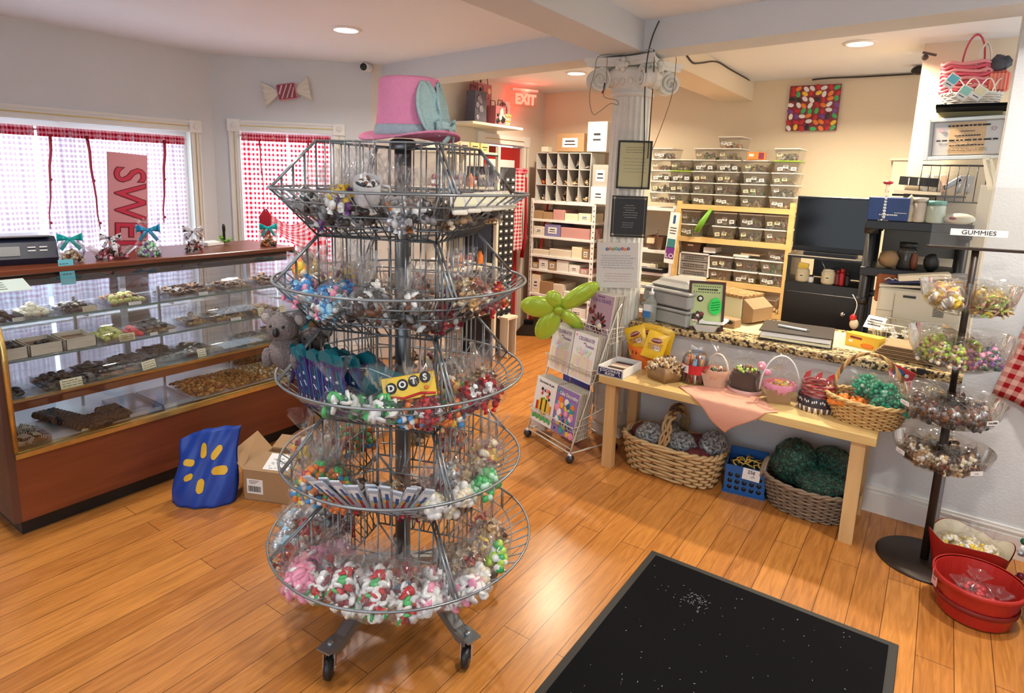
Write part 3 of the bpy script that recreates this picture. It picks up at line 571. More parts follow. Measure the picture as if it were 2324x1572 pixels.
def on_tray(k, ang, rr, dz=0):
    """point on the sloping floor of tier k, at room angle ang (degrees) and distance rr from the pole"""
    zt, zr, zb, R = TIERS[k]; a = rad(ang); rel = ((ang-245) % 90)-45; ch = RV*cos(PI/4)/cos(rad(rel)); s = max(0, min(1, (rr-ch)/(R-ch))); return V((SX+cos(a)*rr, SY+sin(a)*rr, zb+(zr-zb)*s*.8+.012+dz))
TN = ['top', 'second', 'third', 'fourth', 'lowest']; SIDE = {0: 'front', 1: 'right', 2: 'back', 3: 'left'}; DESC = dict(bw='black and white candies', yel='yellow and purple wrapped candies', org='orange and silver wrapped candies', ry='yellow and red snacks', sky='pale blue candies', gw='green and white mints', rain='many-coloured gumballs', wball='white candy balls', grn='green candy balls', red='red wrapped candies', pink='bright pink discs', mint='red, white and green mints', sil='silver candies', rust='red-brown wrapped candies', tanb='tan wrapped toffees', pw='pale pink and white discs', lime='lime green candies', choc='dark chocolates')
rb = random.Random(21)
def fill(k, items):
    """items: kind, angle, distance, lift"""
    for key, a, rr, *z in items:
        q = int(((a-245) % 360)//90); side = SIDE[q]; g = 'bags of %s in the %s side of the %s basket' % (DESC[key], side, TN[k])
        same = sum(1 for it in items if it[0] == key and int(((it[1]-245) % 360)//90) == q)
        bag(key, on_tray(k, a, rr, (z[0] if z else 0)), 'clear bag of %s, %s side of the %s wire basket' % (DESC[key], side, TN[k]), rz=rb.uniform(0, 6), group=g if same > 1 else None, rot=(rb.uniform(-.25, .25), rb.uniform(-.25, .25), rb.uniform(0, 6)), scale=rb.uniform(1.05, 1.25)*(1.12 if k == 4 else 1))
fill(0, [('bw', 262, .22, .04), ('tanb', 350, .22, .05), ('bw', 5, .24, .04), ('yel', 257, .26), ('bw', 270, .30), ('bw', 283, .26), ('yel', 268, .22, .05), ('bw', 296, .31), ('org', 312, .28), ('bw', 325, .31), ('bw', 300, .22, .05), ('org', 318, .22, .05), ('bw', 252, .33, .01), ('yel', 285, .35), ('tanb', 345, .30), ('bw', 358, .27), ('bw', 12, .31), ('tanb', 28, .27), ('choc', 45, .28), ('bw', 170, .28), ('yel', 190, .3), ('bw', 210, .28), ('bw', 228, .3), ('choc', 80, .27), ('bw', 100, .27), ('choc', 125, .27), ('yel', 145, .27)])
fill(1, [('bw', 300, .33, .04), ('choc', 320, .33, .03), ('ry', 172, .22, .07), ('ry', 205, .35, .03), ('tanb', 350, .35, .03), ('rust', 20, .24, .05), ('sky', 249, .33, .02), ('sky', 255, .28), ('sky', 268, .30), ('sky', 262, .24, .06), ('bw', 280, .27), ('bw', 292, .31), ('choc', 304, .27), ('bw', 316, .3), ('choc', 327, .28), ('bw', 286, .22, .05), ('choc', 312, .22, .04), ('sky', 276, .34), ('choc', 298, .36), ('red', 343, .28), ('choc', 356, .30), ('bw', 350, .24, .04), ('red', 12, .3), ('rust', 25, .32), ('rust', 42, .28), ('ry', 165, .28), ('ry', 180, .30), ('ry', 196, .28), ('ry', 212, .30), ('ry', 228, .28), ('ry', 188, .24, .06), ('ry', 220, .24, .07), ('ry', 90, .27), ('rust', 120, .27), ('tanb', 140, .28)])
fill(2, [('gw', 312, .30, .02), ('rain', 335, .25, .05), ('tanb', 30, .28, .02), ('ry', 352, .24, .05), ('red', 10, .33), ('gw', 296, .33), ('gw', 286, .36), ('gw', 306, .36), ('gw', 302, .26), ('rain', 318, .33), ('red', 328, .35), ('rain', 326, .26), ('rain', 343, .30), ('red', 354, .33), ('rain', 3, .28), ('tanb', 15, .27), ('tanb', 50, .27), ('tanb', 90, .28), ('ry', 110, .27), ('tanb', 132, .28)])
fill(3, [('rain', 262, .34, .04), ('rain', 250, .31, .04), ('rain', 272, .30, .05), ('red', 342, .25, .05), ('tanb', 4, .25, .04), ('rust', 240, .28), ('ry', 212, .35), ('rain', 248, .26), ('rain', 258, .30), ('rain', 266, .26), ('rain', 255, .35), ('rain', 268, .35), ('rust', 276, .28), ('rain', 252, .24, .06), ('choc', 280, .24, .04), ('choc', 294, .24, .03), ('tanb', 310, .24, .03), ('red', 322, .24), ('tanb', 330, .30), ('wball', 338, .33), ('wball', 346, .36), ('red', 350, .29), ('wball', 330, .36), ('grn', 6, .35), ('grn', 356, .37), ('tanb', 18, .29), ('org', 350, .25, .07), ('ry', 35, .28), ('ry', 50, .3), ('rain', 165, .29), ('rain', 178, .31), ('rain', 190, .28), ('ry', 205, .30), ('rain', 220, .29), ('rain', 235, .31), ('rust', 90, .28), ('tanb', 120, .28)])
fill(4, [('pink', 257, .33, .05), ('mint', 288, .37, .05), ('mint', 302, .37, .05), ('rust', 312, .30, .05), ('pw', 332, .34, .04), ('tanb', 356, .26, .05), ('rust', 226, .34, .04), ('sil', 208, .32, .05), ('mint', 272, .31, .05), ('pink', 254, .36), ('pink', 263, .40), ('pink', 252, .29), ('pink', 266, .32), ('pink', 262, .27, .06), ('mint', 276, .38), ('mint', 284, .33), ('mint', 291, .40), ('mint', 297, .34), ('mint', 304, .40), ('mint', 310, .33), ('mint', 317, .38), ('rust', 280, .27), ('mint', 292, .27, .04), ('rust', 304, .27, .04), ('red', 322, .31), ('pw', 326, .40), ('pw', 338, .39), ('pw', 345, .42), ('wball', 352, .39), ('red', 340, .31), ('tanb', 350, .31), ('rust', 0, .33), ('lime', 3, .41, .02), ('tanb', 12, .30), ('yel', 25, .30), ('tanb', 38, .32), ('rust', 55, .3), ('sil', 232, .40), ('rust', 240, .37), ('sil', 222, .36), ('rust', 238, .29), ('sil', 212, .41), ('sil', 202, .36), ('rust', 218, .29), ('rust', 190, .36), ('rust', 175, .32), ('red', 196, .29), ('tanb', 90, .3), ('rust', 118, .32), ('ry', 140, .3)])
# white mugs with candy among the bags of the top basket
mugw = mat('white_ceramic', (.62, .63, .65), .25)
def mug(a, rr, tilt, rz, label, sc=1):
    t = thing('candy_mug', label, 'mug', on_tray(0, a, rr, .035), rot=(tilt, 0, rz), scale=sc)
    MB(mugw).lathe([(.0, 0), (.034, 0), (.04, .01), (.043, .08), (.040, .08), (.037, .012), (0, .010)], n=20, cap=False).build('cup', t)
    MB(mugw).tube([(.042, 0, .065), (.065, 0, .06), (.07, 0, .04), (.06, 0, .02), (.04, 0, .018)], .005, 6).build('handle', t)
    mb = MB(pc('black'), pc('white'), pc('brown')); pile(mb, None, 14, .036, .036, .03, .011, 'chunk', z0=.06, rn=random.Random(3)); mb.build('filling', t)
    mb = MB(film); mb.lathe([(.046, .03), (.05, .09), (.015, .13), (.012, .14), (.045, .20)], n=18, cap=False, smooth=False, wob=lambda i, z: 1+(.25 if z > .13 else .05)*sin(i*1.9)); mb.build('clear_wrapper', t)
mug(297, .33, .55, .9, 'white mug of candy lying tilted at the front middle of the top basket', .9)
mug(276, .24, .1, 1, 'white wrapped mug behind the bags on the left of the top basket'); mug(291, .21, .1, 2, 'white wrapped mug close in front of the pole in the top basket'); mug(306, .22, .05, .5, 'white wrapped mug right of the pole in the top basket')
# labelled packets at the right of the top basket
for i in range(10):
    a = 340+i*7.5; p = on_tray(0, a, .36, .03); t = put('toffee_packet', MB(mat('clear_white_packet', (.75, .72, .62), .3), cardy).box((0, 0, 0), (.05, .012, .065), bev=.004).m(1).box((0, -.0065, .005), (.03, .001, .03)).mesh('packet'), None, p, label='small cream candy packet leaning on the right rim of the top wire basket', cat='candy packet', group='cream packets along the right rim of the top basket', rot=(-.6, 0, rad(a+90)))
# ------------------------------------------------------------------ third basket: plush koala, tall pencil packets, yellow candy box
fur = mat('grey_fur', (.20, .165, .16), .95, bump=1, bscale=160, var=.3, vscale=70); furl = mat('pale_fur', (.42, .37, .34), .95, bump=1, bscale=160)
def koala(p, rz, label, sc=1):
    t = thing('plush_koala', label, 'plush toy', p, rz, scale=sc)
    MB(fur).ball((0, 0, .045), .05, 14, 10, sc=(1, .85, 1.1), jit=.03).ball((-.045, -.025, .03), .018, 8, 6, sc=(1, 1, 1.8)).ball((.045, -.025, .03), .018, 8, 6, sc=(1, 1, 1.8)).build('body', t)
    h = MB(fur).ball((0, -.008, .125), .048, 16, 10, sc=(1.05, .9, .92), jit=.02).build('head', t)
    for s in (-1, 1): MB(fur, furl).ball((s*.05, .0, .152), .026, 10, 7, sc=(1, .5, 1), jit=.08).m(1).ball((s*.052, -.009, .150), .017, 8, 5, sc=(1, .4, 1), jit=.1).build('ear', h)
    e = MB(black); e.ball((0, -.055, .118), .012, 8, 6, sc=(.8, .7, 1.3)); e.build('nose', h)
    for s in (-1, 1): MB(black).ball((s*.02, -.047, .135), .005, 7, 5).build('eye', h)
    return t
koala(on_tray(2, 238, .385, .075), rad(28), 'grey plush koala sitting on the left rim of the third wire basket', 1.05); koala(on_tray(2, 232, .30, .09), rad(45), 'second plush koala tucked behind the front koala in the third wire basket', .9)
tealm, purp, blum = mat('teal_pack', (.008, .13, .17), .3), mat('violet_print', (.05, .025, .14), .3), mat('blue_print', (.03, .10, .30), .3)
def pencilpack():
    mb = MB(purp, tealm, blum, mat('pack_white', (.72, .76, .85), .3), pc('maroon')); mb.m(0).box((0, 0, .085), (.052, .011, .17), bev=.003); mb.m(1).prism([(-.028, -.007, .165), (.028, -.007, .165), (.024, -.007, .19), (0, -.007, .2), (-.024, -.007, .19)], (0, .014, 0))
    rn = random.Random(8)
    for i, c in enumerate((2, 0, 1, 2)): mb.m(c).box((-.018+.012*i, -.0065, .08+.006*(i % 2)), (.008, .003, .13))
    for i in range(22): mb.m((0, 2, 3, 4, 1, 0)[i % 6]).box((rn.uniform(-.019, .019), -.0085, rn.uniform(.01, .15)), (rn.uniform(.003, .010), .0008, rn.uniform(.004, .022)), rot=(0, rn.uniform(-.8, .8), 0))
    return mb.mesh('pencil_pack')
pk = pencilpack(); i = 0
for row, (r0, dz) in enumerate(((.335, .0), (.275, .012), (.225, .03))):
    for a in range(243+row*2, 290-row, 8):
        q = on_tray(2, a, r0, dz); put('pencil_packet', pk, None, q, label='tall blue, purple and teal candy packet standing in the left front of the third basket', cat='candy packet', group='tall blue and teal packets in the third basket', rot=(.16, rb.uniform(-.1, .1), rad(a+90)+rb.uniform(-.15, .15)), scale=rb.uniform(.95, 1.1))
for k in range(5): q = on_tray(2, 226-k*6, .37, .0); put('pencil_packet', pk, None, q, label='tall blue and teal candy packet leaning below the koala on the left rim', cat='candy packet', group='tall packets on the left rim of the third basket', rot=(-.25, .1, rad(226-k*6+90)), scale=1.05)
for k in range(6): q = on_tray(2, 262+k*3.2, .235, .155+.007*k); put('candy_carton', MB(mat('navy_carton', (.02, .025, .10), .3), paperw, tealm).box((0, 0, 0), (.19-.006*k, .11, .006), bev=.002).m(1).box((0, -.0555, 0), (.12, .001, .003)).mesh('carton'), None, q, label='flat navy packet in the pile lying over the tall packets', cat='candy packet', group='flat navy packets piled in the third basket', rot=(.12, .03*k, rad(45)+.1*k))
q = on_tray(2, 293, .25, .06); t = put('teal_carton', MB(tealm, mat('carton_seal', (.5, .8, .75), .4)).box((0, 0, .05), (.12, .05, .13), bev=.002).m(1).lathe([(.0, 0), (.011, 0)], (.035, -.0262, .075), 14, rot=(PI/2, 0, 0), cap=False).mesh('carton'), None, q, label='teal candy carton tilted between the tall packets and the pole', cat='carton', rot=(.15, .42, rad(45)))
q = on_tray(2, 318, .335, .105); box_y = thing('candy_box', 'yellow candy box with round black letter discs in the third wire basket', 'candy box', q, rot=(-.25, -.17, rad(41)))
MB(mat('yellow_box', (.82, .55, .03), .35), pc('red'), pc('green'), pc('orange')).box((0, 0, 0), (.155, .03, .07), bev=.001).m(1).tube([(-.07, -.0158, -.018), (-.02, -.0158, -.03), (.03, -.0158, -.022), (.075, -.0158, -.028)], .004, 5).m(3).ball((.05, -.016, -.008), .007, 6, 4, sc=(1, .3, 1)).build('carton', box_y)
for i, ch in enumerate('DOTS'):
    x = -.052+.034*i; zz = .004+.006*i; MB(ink).ball((x, -.0158, zz), .0165, 14, 8, sc=(1, .12, 1.05)).build('letter_disc', box_y); lettering(ch, .026, paperw, box_y, (x, -.0185, zz), (PI/2, 0, 0), 'letter', bold=.001)
# silver stick packets fanned out in the fourth basket
stk = MB(mat('silver_blue_packet', (.55, .63, .74), .25, .3), paperw, pc('red'), blum, pc('yellow')); stk.box((0, 0, .075), (.034, .007, .15), bev=.003); stk.m(1).box((0, -.004, .105), (.024, .001, .04)); stk.m(2).box((0, -.0048, .038), (.008, .001, .05)); stk.m(3).box((.003, -.0048, .09), (.010, .001, .04)); stk.m(4).box((-.005, -.0048, .06), (.007, .001, .02)); stk = stk.mesh('stick_packet')
for k in range(16):
    a = 274+k*3.0; rr = .31+.02*(k % 2); put('stick_packet', stk, None, on_tray(3, a, rr, .005+.006*(k % 3)), label='silver and white stick candy packet in the fan at the front of the fourth basket', cat='candy packet', group='silver stick packets fanned in the fourth basket', rot=(.62, (k-8)*.045+rb.uniform(-.08, .08), rad(a+90)+rb.uniform(-.15, .15)))
p = on_tray(4, 311, .37, .06); put('blue_tape_packet', MB(mat('blue_foil', (.12, .34, .62), .3, .4), paperw).box((0, 0, 0), (.10, .004, .022), bev=.001).m(1).box((.02, -.003, 0), (.03, .001, .01)).mesh('pk'), None, p, label='blue foil strip packet lying on mints in the lowest basket', cat='candy packet', rot=(.3, -.5, rad(50)))
# ------------------------------------------------------------------ HAT
felt = mat('pink_felt', (.86, .30, .48), .95, bump=.6, bscale=260, var=.06, vscale=60); bandm = mat('grey_blue_plush', (.42, .52, .58), .95, bump=.8, bscale=200, var=.15, vscale=40); earm = mat('mint_plush', (.46, .66, .66), .95, bump=.8, bscale=200, var=.12, vscale=25)
HZ = 1.712; hat = thing('top_hat', 'pink felt top hat with mint bunny ears on top of the wire stand', 'hat', (SX+.02, SY+.012, HZ), rot=(rad(2), rad(1), 0))
MB(felt).lathe([(.001, .186), (.082, .187), (.093, .182), (.096, .172), (.102, .08), (.112, .01), (.110, .004)], n=48, cap=False).build('crown', hat, thick=.003)
def brim(u, v): a = u*2*PI; r = .108+.052*v; return (cos(a)*r*1.05, sin(a)*r, .004+.016*v*v*cos(2*(a-rad(-10)))+.004)
MB(felt).sheet(brim, 56, 6).build('brim', hat, thick=.005)
MB(bandm).lathe([(.113, .008), (.1145, .014), (.112, .036), (.109, .042)], n=48, cap=False, wob=lambda i, z: 1+.006*sin(i*2.3)).build('band', hat, thick=.002)
ea = rad(-12)     # the ear leans on the side of the crown facing the room
def ear(u, v):
    h = .155*v; w_ = .046*math.sin(min(PI, .30+v*2.75))**.6; x = (u-.5)*2*w_; return (x-.012*v, -.118+.03*v*1.0-.016*(1-((u-.5)*2)**2)*.3-(.010 if abs(u-.5) > .38 else 0), .018+h)
mb = MB(earm).xf(Matrix.Rotation(ea+PI/2, 4, 'Z')); mb.sheet(ear, 14, 18); e_ = mb.build('bunny_ear', hat, thick=.009)
mb = MB(earm).xf(Matrix.Rotation(ea+PI/2+.65, 4, 'Z')); mb.sheet(ear, 14, 18); mb.build('bunny_ear', hat, thick=.009)
def bow(mb, T, s=1, tails=True, n=8):
    mb.xf(T)
    for sd in (-1, 1): mb.sheet(lambda u, v: (sd*s*(.002+.05*sin(PI*u*.5)*(1 if u < 1 else 1)), -s*.012*sin(PI*u*2), s*((v-.5)*.03*(.35+u)+.010*sin(PI*u))), n, 4); mb.sheet(lambda u, v: (sd*s*(.052-.05*u), s*(-.0+.014*sin(PI*u)), s*((v-.5)*.03*(1.35-u)+.010*(1-u))), n, 4)
    mb.ball((0, 0, 0), .009*s, 8, 6)
    if tails:
        for sd in (-1, 1): mb.sheet(lambda u, v: (sd*s*(.004+.035*u+.012*(v-.5)), -s*(.004+.006*sin(u*5)), -s*.052*u+s*.012*(v-.5)), n, 2)
    mb.xf(); return mb
mb = MB(earm); bow(mb, Matrix.Rotation(ea+PI/2+.5, 4, 'Z') @ Matrix.Translation((0, -.135, .03)), 1.15); mb.build('bow', hat, thick=.004)
# ================================================================== CONTENTS OF THE DISPLAY CASE
chocs = [mat('dark_chocolate', (.022, .011, .008), .38), mat('milk_chocolate', (.055, .026, .014), .4), mat('nut_brown', (.28, .13, .04), .5), mat('nut_gold', (.62, .33, .08), .5), mat('marshmallow', (.72, .70, .56), .6), mat('greengage', (.40, .42, .10), .5), mat('candy_red', PAL['red'], .35, coat=.3), mat('white_drizzle', (.75, .72, .62), .5)]
def tray_thing(y, x, z, wy, wx, label, h=.028, mt=None, rz=0, bottom=True):
    t = thing('candy_tray', label, 'tray', (x, y, z), rz); mb = MB(mt or acry); e = .003
    mb.box((0, 0, .002), (wx, wy, .003)); [mb.box((s*(wx/2-e/2), 0, h/2), (e, wy, h)) for s in (-1, 1)]; [mb.box((0, s*(wy/2-e/2), h/2), (wx, e, h)) for s in (-1, 1)]; mb.build('tray', t); return t
CP = {}
def cmesh(kind):
    if kind in CP: return CP[kind]
    rn = random.Random(kind); mb = MB(*chocs)
    if kind == 'square': mb.m(0).box((0, 0, .010), (.028, .028, .020), bev=.006)
    elif kind == 'round': mb.m(0).lathe([(.001, 0), (.016, .001), (.017, .008), (.012, .016), (0, .018)], n=10)
    elif kind == 'milk': mb.m(1).lathe([(.001, 0), (.017, .001), (.018, .007), (.012, .014), (0, .017)], n=10)
    elif kind == 'mallow': mb.m(4).box((0, 0, .012), (.03, .03, .024), bev=.007)
    elif kind == 'green': mb.m(5).ball((0, 0, .013), .016, 8, 5, sc=(1.2, .9, .85), jit=.08)
    elif kind == 'redc': mb.m(6).ball((0, 0, .013), .015, 8, 5, sc=(1.3, .9, .8), jit=.1)
    elif kind == 'twotone': mb.m(0).lathe([(.001, 0), (.016, .001), (.015, .010), (.010, .014)], n=10).m(4).ball((0, 0, .014), .009, 8, 4, sc=(1.2, 1, .5))
    elif kind == 'cluster': [mb.m(1 if rn.random() < .6 else 2).ball((rn.uniform(-.010, .010), rn.uniform(-.010, .010), .008+rn.uniform(0, .010)), .009, 6, 4, jit=.2) for _ in range(6)]
    elif kind == 'bark': [mb.m(0 if rn.random() < .8 else 1).box((rn.uniform(-.008, .008), rn.uniform(-.008, .008), .006+.006*_), (.034, .022, .006), rot=(rn.uniform(-.3, .3), rn.uniform(-.3, .3), rn.uniform(0, 3))) for _ in range(3)]
    elif kind == 'slice': [mb.m(0).ball((rn.uniform(-.002, .002), -.036+.018*i, .020), .018, 9, 6, sc=(.62, 1, 1), jit=.10) for i in range(5)]
    elif kind == 'driz': mb.m(0).box((0, 0, .008), (.035, .03, .012), rot=(.2, .1, 0), bev=.003); [mb.m(7).box((-.012+.008*i, 0, .0155), (.003, .03, .003), rot=(.2, .1, .4)) for i in range(4)]
    CP[kind] = mb.mesh('chocolate_'+kind); return CP[kind]
CN = dict(square='dark square chocolate', round='dark round chocolate', milk='milk chocolate round', mallow='white marshmallow square', green='yellow-green foil sweet', redc='red sweet', twotone='white-topped chocolate', cluster='nut cluster', bark='piece of dark bark', slice='dark chocolate slice', driz='white-striped dark candy')
NN = dict(square='chocolate_square', round='dark_chocolate', milk='milk_chocolate', mallow='marshmallow', green='foil_sweet', redc='red_sweet', twotone='topped_chocolate', cluster='nut_cluster', bark='chocolate_bark', slice='chocolate_slice', driz='striped_candy')
cr = random.Random(5)
def heap(kinds, n, y, x, z, wy, wx, where, layers=2, rz=0, hgt=.016):
    """a heap of separate chocolates on a rectangle centred at x, y"""
    cnt = 0; cols_ = max(1, int(wx/.030)); rows_ = max(1, int(wy/.030))
    for l in range(layers):
        for i in range(cols_-l):
            for j in range(rows_-l):
                if cnt >= n: return
                kd = kinds[cr.randrange(len(kinds))]; px = x-wx/2+(i+.5+l*.5)*wx/cols_+cr.uniform(-.004, .004); py = y-wy/2+(j+.5+l*.5)*wy/rows_+cr.uniform(-.004, .004)
                put(NN[kd], cmesh(kd), None, (px, py, z+l*hgt+.003), label='%s heaped %s' % (CN[kd], where), cat=NN[kd].replace('_', ' '), group='%s pieces %s' % (CN[kd], where), rot=(cr.uniform(-.35, .35), cr.uniform(-.35, .35), cr.uniform(0, 3)), scale=cr.uniform(.95, 1.15)); cnt += 1
def card(x, y, z, w_, h_, label, tilt=-.25, rz=0, mt=None, sd=0):
    o = MB(mt or cardy, ink); o.box((0, 0, h_/2), (.0015, w_, h_)); rn = random.Random(sd)
    for r_ in range(3):
        yy = -w_*.4
        while yy < w_*.3: l = rn.uniform(.1, .25)*w_; o.m(1).box((.001, yy+l/2, h_*(.78-.27*r_)), (.0006, l, h_*.06)); yy += l+w_*.05
    return o.build('price_card', None, (x, y, z), label=label, cat='price card', rot=(0, tilt, rz))
S0, S1, S2, S3 = .399, .622, .765, .905
# heaps of loose nuts: nobody could count them
def nuts(y, x, z, wy, wx, h, mats_, n, r, label, seed):
    rn = random.Random(seed); mb = MB(*mats_)
    for i in range(n):
        u, v = rn.uniform(-1, 1), rn.uniform(-1, 1); top = h*(1-.75*max(abs(u), abs(v))**2); mb.m(rn.randrange(len(mats_))).ball((u*wx/2, v*wy/2, r*.6+top*rn.uniform(.75, 1)), r, 5, 3, sc=(1.3, 1, .8), rot=(0, 0, rn.uniform(0, 3)), jit=.15)
    mb.m(0).lathe([(.7, .002), (.5, h*.5), (.05, h*.8)], n=16, sx=wx*.62, sy=wy*.62); return mb.build('loose_candy', None, (x, y, z), label=label, cat='candy', kind='stuff')
# bottom deck, from the near end
tray_thing(.90, -3.20, S0, .13, .22, 'clear tray of white-striped dark candy at the near end of the bottom deck'); heap(['driz'], 44, .90, -3.20, S0, .11, .20, 'on the bottom deck near end', 2)
for k, (x, n_) in enumerate(((-3.34, 0), (-3.16, 0))): pass
for j, (yc, x0, n_) in enumerate(((1.045, -3.40, 13), (1.15, -3.19, 6), (1.25, -3.25, 7))):
    for i in range(n_): put('chocolate', cmesh('slice'), None, (x0+.025*i, yc+.006*i*(1 if j == 0 else 0), S0+.002), label='dark coated cake slice in row %s on the bottom deck' % ['nearest', 'middle', 'farthest'][j], cat='candy', group='dark slices in the %s row on the bottom deck' % ['nearest', 'middle', 'farthest'][j], rot=(0, -.3, cr.uniform(-.06, .06)))
card(-3.095, 1.12, S0, .075, .034, 'pale price card before the dark slices on the bottom deck', sd=1)
for y, lb in ((1.36, 'empty clear tray left of the centre on the bottom deck'), (1.52, 'empty clear tray right beside the loose nuts on the bottom deck')): tray_thing(y, -3.24, S0, .15, .30, lb, h=.02, mt=clear('milky_tray', (.95, .96, 1), .1, .1, body=.35, bcol=(.72, .76, .85)))
NB = [chocs[0], chocs[1], chocs[2], chocs[3]]
nuts(1.71, -3.24, S0, .18, .30, .05, [chocs[2], chocs[3], chocs[1], mat('nut_red', (.30, .05, .015), .5), chocs[3]], 420, .0085, 'heap of glossy orange-brown nuts in the middle of the bottom deck', 1)
nuts(1.90, -3.24, S0, .18, .30, .045, [chocs[3], chocs[2], mat('nut_tan', (.45, .27, .10), .5), chocs[1]], 380, .008, 'heap of tan chopped nuts on the bottom deck', 2)
nuts(2.09, -3.23, S0, .18, .28, .045, [mat('nut_tan', (.45, .27, .10), .5), chocs[3], chocs[4]], 300, .008, 'heap of pale yellow nuts on the bottom deck', 3); nuts(2.28, -3.28, S0, .20, .36, .05, [chocs[1], chocs[0], chocs[2]], 360, .009, 'heap of dark brown clusters at the far end of the bottom deck', 4)
nuts(2.20, -3.52, S0, .30, .2, .05, [chocs[0], chocs[1]], 260, .009, 'heap of dark pieces at the back of the bottom deck', 5)
# first glass shelf
heap(['round'], 8, .865, -3.16, S1, .07, .10, 'at the near end of the lower shelf', 1)
def th(y, x, z, wy, wx, kinds, n, where, layers=2, **k): tray_thing(y, x, z, wy, wx, 'clear tray holding sweets '+where, **k); heap(kinds, n, y, x, z+.002, wy-.02, wx-.02, where, layers)
th(1.04, -3.19, S1, .15, .20, ['round', 'milk'], 34, 'on the lower shelf behind the first price card'); th(1.20, -3.20, S1, .15, .22, ['round', 'bark'], 40, 'second from the near end of the lower shelf', 3); th(1.36, -3.22, S1, .15, .24, ['bark', 'milk', 'square'], 44, 'on the lower shelf behind the tilted card', 3)
th(1.53, -3.28, S1, .14, .22, ['bark', 'round'], 34, 'in the middle of the lower shelf', 3); th(1.68, -3.24, S1, .13, .20, ['round', 'twotone', 'square'], 30, 'on the lower shelf behind the small card', 2); th(2.0, -3.20, S1, .17, .20, ['milk', 'round', 'milk'], 40, 'near the far end of the lower shelf', 2); th(2.19, -3.22, S1, .15, .22, ['bark', 'cluster'], 34, 'at the far end of the lower shelf', 3)
card(-3.075, 1.055, S1, .085, .040, 'cream price card first from the near end of the lower shelf', sd=2); card(-3.075, 1.385, S1+.005, .075, .042, 'cream price card tilted before the dark bark on the lower shelf', rz=.3, sd=3); card(-3.10, 1.66, S1, .045, .042, 'small upright cream price card in the middle of the lower shelf', sd=4); card(-3.10, 2.13, S1+.02, .06, .035, 'cream price card near the far end of the lower shelf', sd=5)
# second shelf: open cardboard boxes, foil sweets
bxm = mat('white_carton', (.66, .61, .50), .7)
for i, y in enumerate((.875, 1.005, 1.14)):
    t = tray_thing(y, -3.25, S2, .122, .17, 'open %s cardboard candy box on the middle shelf' % ['nearest', 'middle', 'farthest'][i], h=.052, mt=bxm); MB(mat('box_dividers', (.20, .12, .07), .7)).box((0, 0, .030), (.16, .115, .004)).build('inner_liner', t)
heap(['round'], 12, .875, -3.25, S2+.036, .10, .13, 'in the nearest white box on the middle shelf', 2); heap(['round'], 3, 1.0, -3.22, S2+.036, .06, .04, 'in the middle white box on the middle shelf', 1)
th(1.29, -3.25, S2, .13, .20, ['green'], 46, 'on the middle shelf beside the white boxes', 3); heap(['redc'], 16, 1.385, -3.24, S2, .06, .14, 'on the middle shelf beside the foil sweets', 2); card(-3.155, 1.33, S2, .07, .036, 'cream price card before the foil sweets on the middle shelf', sd=6)
th(1.50, -3.27, S2, .14, .18, ['square', 'round', 'milk'], 42, 'in the middle of the middle shelf', 3); card(-3.17, 1.46, S2, .035, .014, 'tiny white price strip left, centre of the middle shelf', mt=paperw, sd=7); card(-3.17, 1.55, S2, .035, .014, 'tiny white price strip right, centre of the middle shelf', mt=paperw, sd=8)
th(1.70, -3.27, S2, .12, .16, ['cluster', 'milk'], 30, 'right of the centre of the middle shelf', 3); th(1.88, -3.27, S2, .17, .18, ['cluster', 'milk', 'cluster', 'bark'], 44, 'toward the far end of the middle shelf', 3); card(-3.17, 1.90, S2, .06, .016, 'white price strip toward the far end of the middle shelf', mt=paperw, sd=9); th(2.10, -3.27, S2, .17, .18, ['cluster', 'milk'], 40, 'at the far end of the middle shelf', 2); card(-3.17, 2.06, S2, .04, .045, 'cream upright card at the far end of the middle shelf', sd=10); card(-3.17, 2.20, S2, .04, .04, 'last cream card at the far end of the middle shelf', sd=11)
# top shelf
heap(['bark', 'round'], 16, .90, -3.36, S3, .10, .12, 'at the near end of the top shelf', 2); card(-3.295, .955, S3, .045, .016, 'white price strip at the near end of the top shelf', mt=paperw, sd=12); th(1.03, -3.37, S3, .12, .16, ['mallow'], 40, 'on the top shelf near end', 3); th(1.19, -3.37, S3, .15, .16, ['twotone', 'square', 'round'], 34, 'on the top shelf beside the marshmallows', 2); card(-3.295, 1.235, S3, .06, .026, 'cream card before the white-topped chocolates on the top shelf', sd=13)
th(1.42, -3.40, S3, .18, .18, ['cluster', 'green', 'cluster'], 40, 'left of the centre of the top shelf', 2); card(-3.30, 1.44, S3, .06, .015, 'white strip left of the centre of the top shelf', mt=paperw, sd=14); th(1.75, -3.42, S3, .26, .18, ['bark', 'cluster', 'bark'], 64, 'right of the centre of the top shelf', 3); card(-3.31, 1.80, S3, .05, .015, 'white strip right of the centre of the top shelf', mt=paperw, sd=15); th(2.02, -3.42, S3, .17, .18, ['cluster', 'milk'], 40, 'toward the far end of the top shelf', 3); th(2.24, -3.42, S3, .15, .18, ['cluster', 'milk'], 34, 'at the far end of the top shelf', 3)
